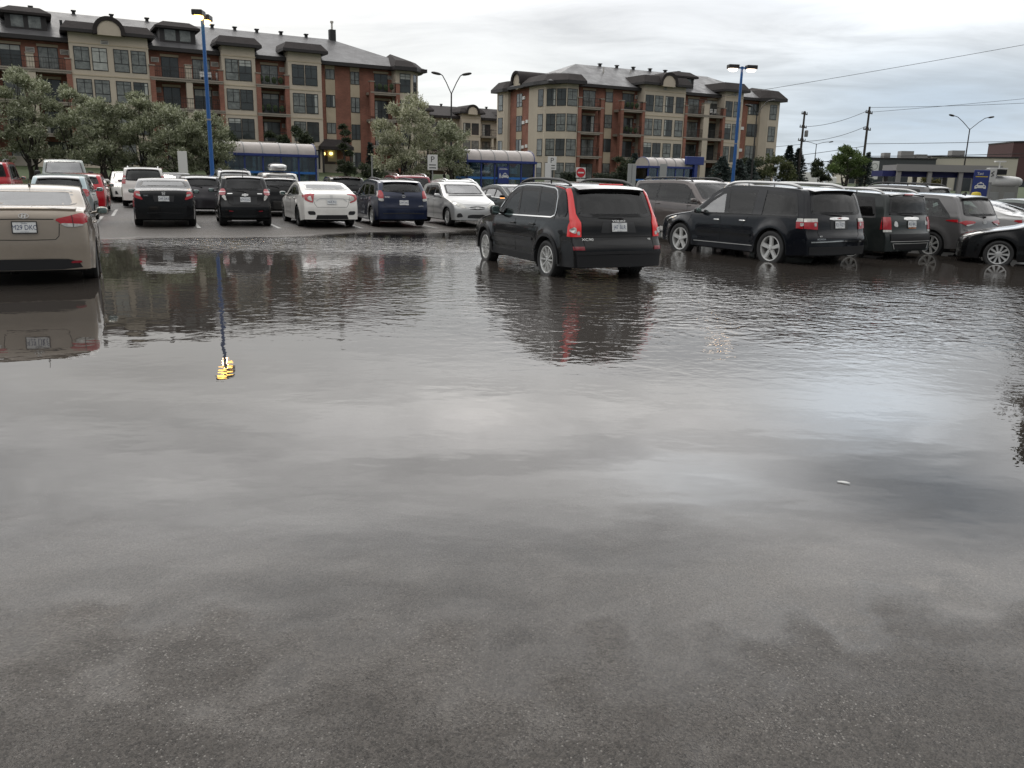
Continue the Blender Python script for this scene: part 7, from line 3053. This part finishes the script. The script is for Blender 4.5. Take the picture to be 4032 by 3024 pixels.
s_ = shop('shop_building', 'dark grey flat shop building with roof units, far right', 70.0, 82.2, 170, 6.6, 'shop_dark', feats=((3.2, 1.2, 1.0), (6.4, 2.4, 1.4), (9.4, 2.0, .8)))
s_ = shop('shop_building', 'beige flat shop building behind the grey canopy', 82.3, 98.2, 170.5, 7.15, 'shop_beige', feats=((4.6, 2.4, 1.2),))
m = MB()
m.box(2.2, 8.2, -.25, -.05, 5.0, 5.5)
m.build('shop_sign', 'stucco_pale', s_)
s_ = shop('shop_building', 'pale beige shop end with a dark recess beside the right pole', 66.6, 69.9, 172, 6.3, 'shop_beige')
m = MB()
m.box(1.6, 2.6, -.08, -.01, 1.0, 6.0)
m.build('recess', 'door_brown', s_)
s_ = shop('shop_building', 'dark red-brown block at the far right edge', 112.0, 135, 195, 11.5, 'shop_red')
s_ = shop('shop_building', 'low beige shop front with a wide dark opening under the canopy', 56.5, 63.0, 118, 4.0, 'shop_beige', 8)
t = post_sign('shop_sign', 'tall white sign with a ring emblem before the dark shop', 'sign', 62.5, 150, 0, 5.6, 90)
m = MB()
m.bbox(-.75, .75, -.2, .2, 2.5, 5.6, .05)
p = m.build('sign_plate', 'sign_white', t)
m = MB()
n = 24
vs, fs = [], []
for k in range(n):
    a = 2 * math.pi * k / n
    for r_ in (.55, .42):
        vs.append((r_ * math.cos(a), -.21, 4.7 + r_ * math.sin(a)))
for k in range(n):
    a, b_ = 2 * k, 2 * ((k + 1) % n)
    fs.append((a, a + 1, b_ + 1, b_))
m.add(vs, fs)
m.build('ring', 'sign_back', p)
t = thing('yard_stand', 'row of stacked goods and pale crates displayed far behind the canopy', 'display stand', (58.0, 92, 0), R(-5))
rn = random.Random(3)
for i in range(14):
    m = MB()
    x = rn.uniform(-1, 12)
    y = rn.uniform(0, 3)
    z = rn.choice([0, .8, 1.5])
    m.bbox(x, x + rn.uniform(.5, 1.4), y, y + .6, z, z + rn.uniform(.4, .8), .05)
    m.build('crate', rn.choice(['plastic_white', 'pot_green', 'sign_red', 'stucco_pale', 'pot_green', 'galvanised']), t)
t = thing('parked_truck', 'pair of white box trucks far off behind the conifers', 'truck', (47.2, 150, .5), R(-20))
m = MB()
m.bbox(0, 6.5, 0, 2.4, .8, 3.0, .08)
m.build('box', 'plastic_white', t)
m = MB()
m.bbox(6.6, 8.4, .1, 2.3, .6, 2.3, .25)
m.build('cab', 'plastic_white', t)
m = MB()
for x in (1.2, 5.2, 7.4):
    m.lathe([(.45, 0), (.45, .3), (0, .3)], 'y', 16, (x, -.02, .45))
m.build('wheels', 'rubber', t)


def feather():
    """a white feather floating on the near water"""
    mb = MB()
    vs, fs = [], []
    n = 10
    for i in range(n + 1):
        u = i / n
        x, y = -.035 + .07 * u, .010 * math.sin(u * 2.6)
        w = .007 * math.sin(math.pi * min(1, u * .9 + .1)) + .0008
        vs += [(x, y + w, .004 + .003 * math.sin(3 * u)), (x, y - w, .004), (x, y, .009 + .003 * math.sin(3 * u))]
    for i in range(n):
        a, b = 3 * i, 3 * i + 3
        fs += [(a, a + 2, b + 2, b), (a + 2, a + 1, b + 1, b + 2)]
    mb.add(vs, fs)
    o = mb.build('feather', 'plastic_white', None, True, loc=(2.0, 4.68, 0), rot=(0, 0, -.5))
    tag(o, 'small white feather floating alone on the near water', 'feather')


feather()
# ================================================================= trees
def leaf_mat(name, stops):
    m = bpy.data.materials.new(name)
    m.use_nodes = True
    n, l = m.node_tree.nodes, m.node_tree.links
    b = n['Principled BSDF']
    b.inputs['Roughness'].default_value = .65
    g = nd(n, 'ShaderNodeNewGeometry')
    r = nd(n, 'ShaderNodeValToRGB')
    e = r.color_ramp.elements
    while len(e) < len(stops):
        e.new(.5)
    for el, (p, c) in zip(e, stops):
        el.position = p
        el.color = (*c, 1)
    l.new(g.outputs['Random Per Island'], r.inputs[0])
    tc = nd(n, 'ShaderNodeTexCoord')
    t = nd(n, 'ShaderNodeTexNoise')
    t.inputs['Scale'].default_value = .9
    t.inputs['Detail'].default_value = 4
    l.new(tc.outputs['Object'], t.inputs['Vector'])
    k = nd(n, 'ShaderNodeMapRange')
    k.inputs['From Min'].default_value = .35
    k.inputs['From Max'].default_value = .65
    k.inputs['To Min'].default_value = .72
    k.inputs['To Max'].default_value = 1.30
    l.new(t.outputs[0], k.inputs[0])
    v = nd(n, 'ShaderNodeVectorMath', operation='SCALE')
    l.new(r.outputs[0], v.inputs[0])
    l.new(k.outputs[0], v.inputs['Scale'])
    l.new(v.outputs[0], b.inputs['Base Color'])
    tl = nd(n, 'ShaderNodeBsdfTranslucent')
    l.new(v.outputs[0], tl.inputs[0])
    mx = nd(n, 'ShaderNodeMixShader')
    mx.inputs[0].default_value = .25
    l.new(b.outputs[0], mx.inputs[1])
    l.new(tl.outputs[0], mx.inputs[2])
    l.new(mx.outputs[0], n['Material Output'].inputs[0])
    MATS[name] = m


leaf_mat('willow_leaf', [(0, (.115, .13, .07)), (.45, (.23, .25, .15)), (.75, (.36, .38, .26)), (1, (.56, .57, .45))])
leaf_mat('silver_leaf', [(0, (.15, .16, .09)), (.4, (.28, .29, .18)), (.7, (.44, .44, .31)), (1, (.62, .60, .49))])
leaf_mat('dark_leaf', [(0, (.018, .028, .016)), (.7, (.034, .045, .026)), (1, (.08, .09, .055))])
leaf_mat('shrub_leaf', [(0, (.022, .034, .016)), (.7, (.045, .058, .028)), (1, (.09, .10, .05))])
leaf_mat('light_leaf', [(0, (.055, .095, .025)), (.6, (.095, .14, .040)), (1, (.17, .22, .08))])
leaf_mat('olive_leaf', [(0, (.040, .055, .018)), (.6, (.075, .088, .030)), (1, (.13, .135, .06))])
leaf_mat('spruce_leaf', [(0, (.022, .036, .032)), (.6, (.045, .064, .058)), (1, (.10, .125, .115))])
leaf_mat('pine_leaf', [(0, (.010, .020, .016)), (.7, (.018, .030, .024)), (1, (.035, .05, .04))])
leaf_mat('dry_shrub', [(0, (.075, .075, .02)), (1, (.17, .15, .05))])
mat('bark', (.040, .033, .027), .9, vary=.3, vscale=6)


def leaves(P, D, ll, lw, rng):
    """diamond leaves at points P pointing along D"""
    n = len(P)
    D = D / np.maximum(1e-6, np.linalg.norm(D, axis=1, keepdims=True))
    rnd = rng.normal(size=(n, 3))
    S = np.cross(D, rnd)
    S /= np.maximum(1e-6, np.linalg.norm(S, axis=1, keepdims=True))
    L = (ll * rng.uniform(.6, 1.3, n))[:, None]
    W = (lw * rng.uniform(.7, 1.3, n))[:, None]
    v = np.stack([P, P + D * L * .45 + S * W * .5, P + D * L, P + D * L * .45 - S * W * .5], 1).reshape(-1, 3)
    return v


def leaf_object(name, v, material, parent):
    n = len(v) // 4
    me = bpy.data.meshes.new(name)
    me.vertices.add(len(v))
    me.vertices.foreach_set('co', v.astype(np.float32).ravel())
    me.loops.add(4 * n)
    me.loops.foreach_set('vertex_index', np.arange(4 * n, dtype=np.int32))
    me.polygons.add(n)
    me.polygons.foreach_set('loop_start', np.arange(0, 4 * n, 4, dtype=np.int32))
    me.polygons.foreach_set('loop_total', np.full(n, 4, dtype=np.int32))
    me.materials.append(MATS[material])
    me.update()
    me.validate()
    o = bpy.data.objects.new(name, me)
    COL.objects.link(o)
    o.parent = parent
    return o


def tree(name, label, cat, x, y, h, rad, material, seed, n_sprig=300, per=26, trunk_h=1.4, ll=.22, lw=.085, group=None, z=None, lean=(0, 0), droop=.25, spikes=.5, base=.22, stems=3, tall=None):
    rng = np.random.default_rng(seed)
    z0 = verge_at(x, y) if z is None else z
    t = thing(name, label, cat, (x, y, z0 - .05), 0, group)
    # limbs
    mb = MB()
    k = max(5, n_sprig // 40)
    tips = []
    forks = []
    for s in range(stems):
        a = 2 * math.pi * s / stems + rng.uniform(0, 1)
        b0 = Vector((.08 * math.cos(a), .08 * math.sin(a), 0)) * (0 if stems == 1 else 1)
        f = Vector((rad * .18 * math.cos(a) + lean[0] * .3, rad * .18 * math.sin(a) + lean[1] * .3, trunk_h * rng.uniform(.85, 1.15)))
        r0 = .045 * h ** .75 / (1 if stems == 1 else 1.35)
        mid = b0.lerp(f, .5) + Vector((rng.uniform(-.1, .1), rng.uniform(-.1, .1), 0))
        mb.tube([b0, mid, f], [r0 * 1.25, r0, r0 * .8], 8)
        forks.append((f, r0 * .75))
    # clumps: an uneven cloud of smaller volumes inside the crown envelope
    clumps = []
    for i in range(k):
        u = rng.uniform(0, 1)
        a = 2 * math.pi * (i * .618 + rng.uniform(-.06, .06))
        zz = base * h + (h - base * h) * (.10 + .78 * ((i + .5) / k))
        env = math.sin(math.pi * min(.97, max(.12, ((zz - base * h) / (h - base * h)) * .86 + .12))) ** .7
        rr = rad * env * rng.uniform(.25, .85)
        c = Vector((rr * math.cos(a) + lean[0] * zz / h, rr * math.sin(a) + lean[1] * zz / h, zz))
        cr = rad * rng.uniform(.22, .42) * (.7 if zz > .75 * h else 1)
        clumps.append((c, cr))
        f, r0 = forks[int(rng.integers(len(forks)))]
        m1 = f.lerp(c, .5) + Vector((rng.normal() * .15, rng.normal() * .15, rng.uniform(.0, .25)))
        mb.tube([f, m1, c], [r0 * .55, r0 * .35, r0 * .15], 6)
    mb.build('trunk', 'bark', t, True)
    V = []
    for s in range(n_sprig):
        c, cr = clumps[s % k]
        d = rng.normal(size=3)
        d /= np.linalg.norm(d)
        d[2] = abs(d[2]) * .6 + d[2] * .4
        st = np.array(c) + d * cr * rng.uniform(.25, 1.0) ** .6 * np.array([1, 1, .85])
        dr = d * .7 + np.array([0, 0, spikes]) + rng.normal(size=3) * .35
        dr /= np.linalg.norm(dr)
        ln = cr * rng.uniform(.45, 1.05)
        q = np.linspace(0.05, 1, per)[:, None] * rng.uniform(.9, 1.1, (per, 1))
        P = st + dr * ln * q - np.array([0, 0, 1]) * droop * ln * q ** 2 + rng.normal(size=(per, 3)) * .05 * (1 + rad * .3)
        Dv = dr * .9 + rng.normal(size=(per, 3)) * .65 - np.array([0, 0, droop * .6])
        V.append(leaves(P, Dv, ll, lw, rng))
    v = np.concatenate(V)
    v = v[:len(v)]
    v[:, 2] = np.maximum(v[:, 2], .05)
    leaf_object('crown', v, material, t)
    return t


def conifer(name, label, cat, x, y, h, rad, material, seed, n=70, per=60, group=None, z=None, base=.06, ll=.20, lw=.07):
    rng = np.random.default_rng(seed)
    z0 = verge_at(x, y) if z is None else z
    t = thing(name, label, cat, (x, y, z0 - .05), 0, group)
    mb = MB()
    mb.tube([(0, 0, 0), (0, 0, h * .5), (0, 0, h * .98)], [.03 * h, .018 * h, .004 * h], 8)
    mb.build('trunk', 'bark', t, True)
    V = []
    for i in range(n):
        u = (i + rng.uniform(0, 1)) / n
        zz = h * (base + (1 - base) * u)
        L = rad * (1 - u) ** .85 * rng.uniform(.75, 1.12) + .06
        a = i * 2.4 + rng.uniform(-.4, .4)
        d = np.array([math.cos(a), math.sin(a), 0])
        sd = np.array([-d[1], d[0], 0])
        q = np.linspace(.12, 1, per)[:, None]
        spread = rng.normal(size=(per, 1)) * .17 * L * (1.1 - q)
        P = np.array([0, 0, zz]) + d * L * q + sd * spread + np.array([0, 0, 1]) * (-.28 * L * q + .18 * L * q ** 2) + rng.normal(size=(per, 3)) * .04
        Dv = d * .8 + sd * np.sign(spread) * .7 + rng.normal(size=(per, 3)) * .3 + np.array([0, 0, -.1])
        V.append(leaves(P, Dv, ll, lw, rng))
    leaf_object('crown', np.concatenate(V), material, t)
    return t


G1 = 'willow trees on the lawn behind the car park'
W = [(-35.2, 55.5, 5.6, 2.5, 'low dark-green willow cut by the left edge'), (-33.0, 58.0, 7.7, 2.1, 'tallest green willow, second from the left edge'),
     (-30.2, 58.5, 6.7, 1.9, 'green willow with a pointed top before the leftmost beige bay'), (-27.4, 57.0, 5.7, 2.2, 'low rounded willow before the ground floor of the arched bay'),
     (-25.2, 58.0, 6.3, 1.8, 'upright willow left of the blank white board'), (-22.9, 57.5, 5.4, 2.0, 'small willow beside the blue lamp post, behind the white board'),
     (-20.9, 58.5, 5.1, 1.9, 'small willow right behind the blue lamp post')]
for i, (x, y, h, r_, lab) in enumerate(W):
    tree('willow_tree', lab, 'tree', x, y, h, r_, 'willow_leaf', 100 + i, 520, 30, .9, .21, .068, G1, spikes=.95, base=.06)
tree('willow_tree', 'pale silvery willow right of the entrance, standing alone', 'tree', -8.3, 62, 6.8, 2.5, 'silver_leaf', 131, 560, 30, .9, .21, .07, G1, spikes=.7, base=.05, lean=(.3, 0))
tree('willow_tree', 'grey-green tree touching the middle bus shelter', 'tree', -5.0, 63, 5.4, 2.1, 'willow_leaf', 132, 330, 28, 1.3, .20, .068, G1, spikes=.5, base=.12)
tree('willow_tree', 'small wispy willow with bare twigs above the silvery one', 'tree', -6.7, 65, 6.2, 1.3, 'willow_leaf', 137, 120, 26, 1.8, .20, .06, G1, spikes=.9, base=.4)
G2 = 'thin dark trees against the long building'
for i, (x, y, h, r_, lab) in enumerate([(-24.0, 86, 4.3, 1.7, 'thin dark tree behind the middle of the left shelter roof'), (-21.8, 86, 5.0, 1.5, 'taller thin dark tree behind the right end of the left shelter'),
                                        (-17.6, 88, 5.6, 1.1, 'sparse dark tree at the side of the entrance canopy'), (-28.0, 84, 3.8, 1.8, 'bushy dark tree behind the left end of the left shelter')]):
    tree('small_tree', lab, 'tree', x, y, h, r_, 'shrub_leaf', 150 + i, 130 if i == 2 else 190, 26, 1.6, .22, .09, G2, base=.25)
conifer('cedar_shrub', 'narrow dark cedar against the brick wall right of the entrance', 'shrub', -15.2, 89, 3.4, .65, 'pine_leaf', 160, 60, 50, base=.02)
for i, (x, y, h, r_, mt, lab) in enumerate([(-16.6, 84, 1.6, 1.2, 'shrub_leaf', 'low green shrub at the foot of the brick wall'), (-12.2, 72, 1.5, 1.4, 'shrub_leaf', 'dark low bush left of the silvery willow'), (-34.0, 52.5, 1.6, 1.6, 'olive_leaf', 'yellow-green low bush behind the red boxy SUV'),
                                            (11.2, 90, 3.0, 1.6, 'shrub_leaf', 'round dark bush left of the blue spruces'), (44.5, 92, 2.2, 1.2, 'dry_shrub', 'yellowish dry shrub in front of the canopy opening')]):
    tree('bush', lab, 'bush', x, y, h, r_, mt, 170 + i, 150, 26, .3, .18, .08, 'low bushes', base=.05, spikes=.35, stems=4)
for i, (x, y, w, lab) in enumerate([(4.6, 86, 2.2, 'trimmed dark hedge under the corner bay, left piece'), (8.0, 88, 4.4, 'trimmed dark hedge left of the spruces, longer piece')]):
    rng = np.random.default_rng(180 + i)
    z0 = verge_at(x, y)
    t = thing('hedge', lab, 'hedge', (x, y, z0), R(29), 'trimmed hedges')
    n = 5200
    P = np.stack([rng.uniform(0, w, n), rng.uniform(-.5, .5, n), rng.uniform(.05, 1.15, n)], 1)
    leaf_object('foliage', leaves(P, rng.normal(size=(n, 3)), .16, .09, rng), 'dark_leaf', t)
    mb = MB()
    for q in np.arange(.2, w, .45):
        mb.tube([(q, 0, 0), (q + .05, .02, .9)], .025, 6)
    mb.build('stems', 'bark', t)
G3 = 'blue spruces near the right bus shelter'
for i, (x, y, h, r_, lab) in enumerate([(12.6, 92, 3.3, 1.5, 'blue spruce left of the right shelter, nearer the bush'), (14.6, 93, 3.0, 1.6, 'squat blue spruce touching the right shelter'), (20.6, 86, 3.3, 1.9, 'broad blue spruce just right of the blue sign column'),
                                        (22.8, 88, 3.1, 1.9, 'blue spruce left of the whitish blue-pole lamp'), (25.0, 92, 3.2, 1.8, 'blue spruce right of the whitish blue-pole lamp')]):
    conifer('spruce_tree', lab, 'tree', x, y, h, r_, 'spruce_leaf', 200 + i, 90, 80, G3, ll=.22, lw=.09)
tree('small_tree', 'olive-green spreading tree at the end of the corner building', 'tree', 29.5, 98, 3.7, 2.3, 'olive_leaf', 220, 260, 26, 1.0, .22, .10, base=.15)
tree('small_tree', 'dark green leafy tree under the uneven-armed street lamp', 'tree', 26.4, 97, 3.4, 1.9, 'shrub_leaf', 221, 220, 26, 1.0, .22, .10, base=.15)
conifer('pine_tree', 'dark conifer right of the corner building, left of two', 'tree', 38.6, 122, 5.3, 1.7, 'pine_leaf', 222, 90, 70, 'dark conifers', ll=.28, lw=.11)
conifer('pine_tree', 'dark conifer right of the corner building, right of two', 'tree', 40.6, 124, 5.0, 1.9, 'pine_leaf', 223, 90, 70, 'dark conifers', ll=.28, lw=.11)
tree('small_tree', 'low green tree at the foot of the left utility pole', 'tree', 42.0, 118, 3.3, 2.2, 'shrub_leaf', 224, 220, 24, .8, .26, .12, base=.1)
tree('leafy_tree', 'fresh light-green leafy tree between the two utility poles', 'tree', 42.3, 110, 5.6, 2.6, 'light_leaf', 225, 330, 28, 1.2, .28, .11, base=.18, spikes=.7)
conifer('spruce_tree', 'slim grey spruce hard against the right utility pole', 'tree', 44.9, 110, 4.6, 1.2, 'spruce_leaf', 226, 80, 60, ll=.22, lw=.09)
tree('small_tree', 'dark leafy tree on the low hill behind the light-green tree', 'tree', 52.0, 135, 3.6, 3.0, 'shrub_leaf', 227, 220, 24, .8, .3, .14, base=.1)
tree('leafy_tree', 'tall full tree mirrored at the right edge of the water', 'tree', 29.6, 40.3, 13.6, 4.7, 'dark_leaf', 230, 800, 34, 3.0, .34, .15, z=.05, base=.1)
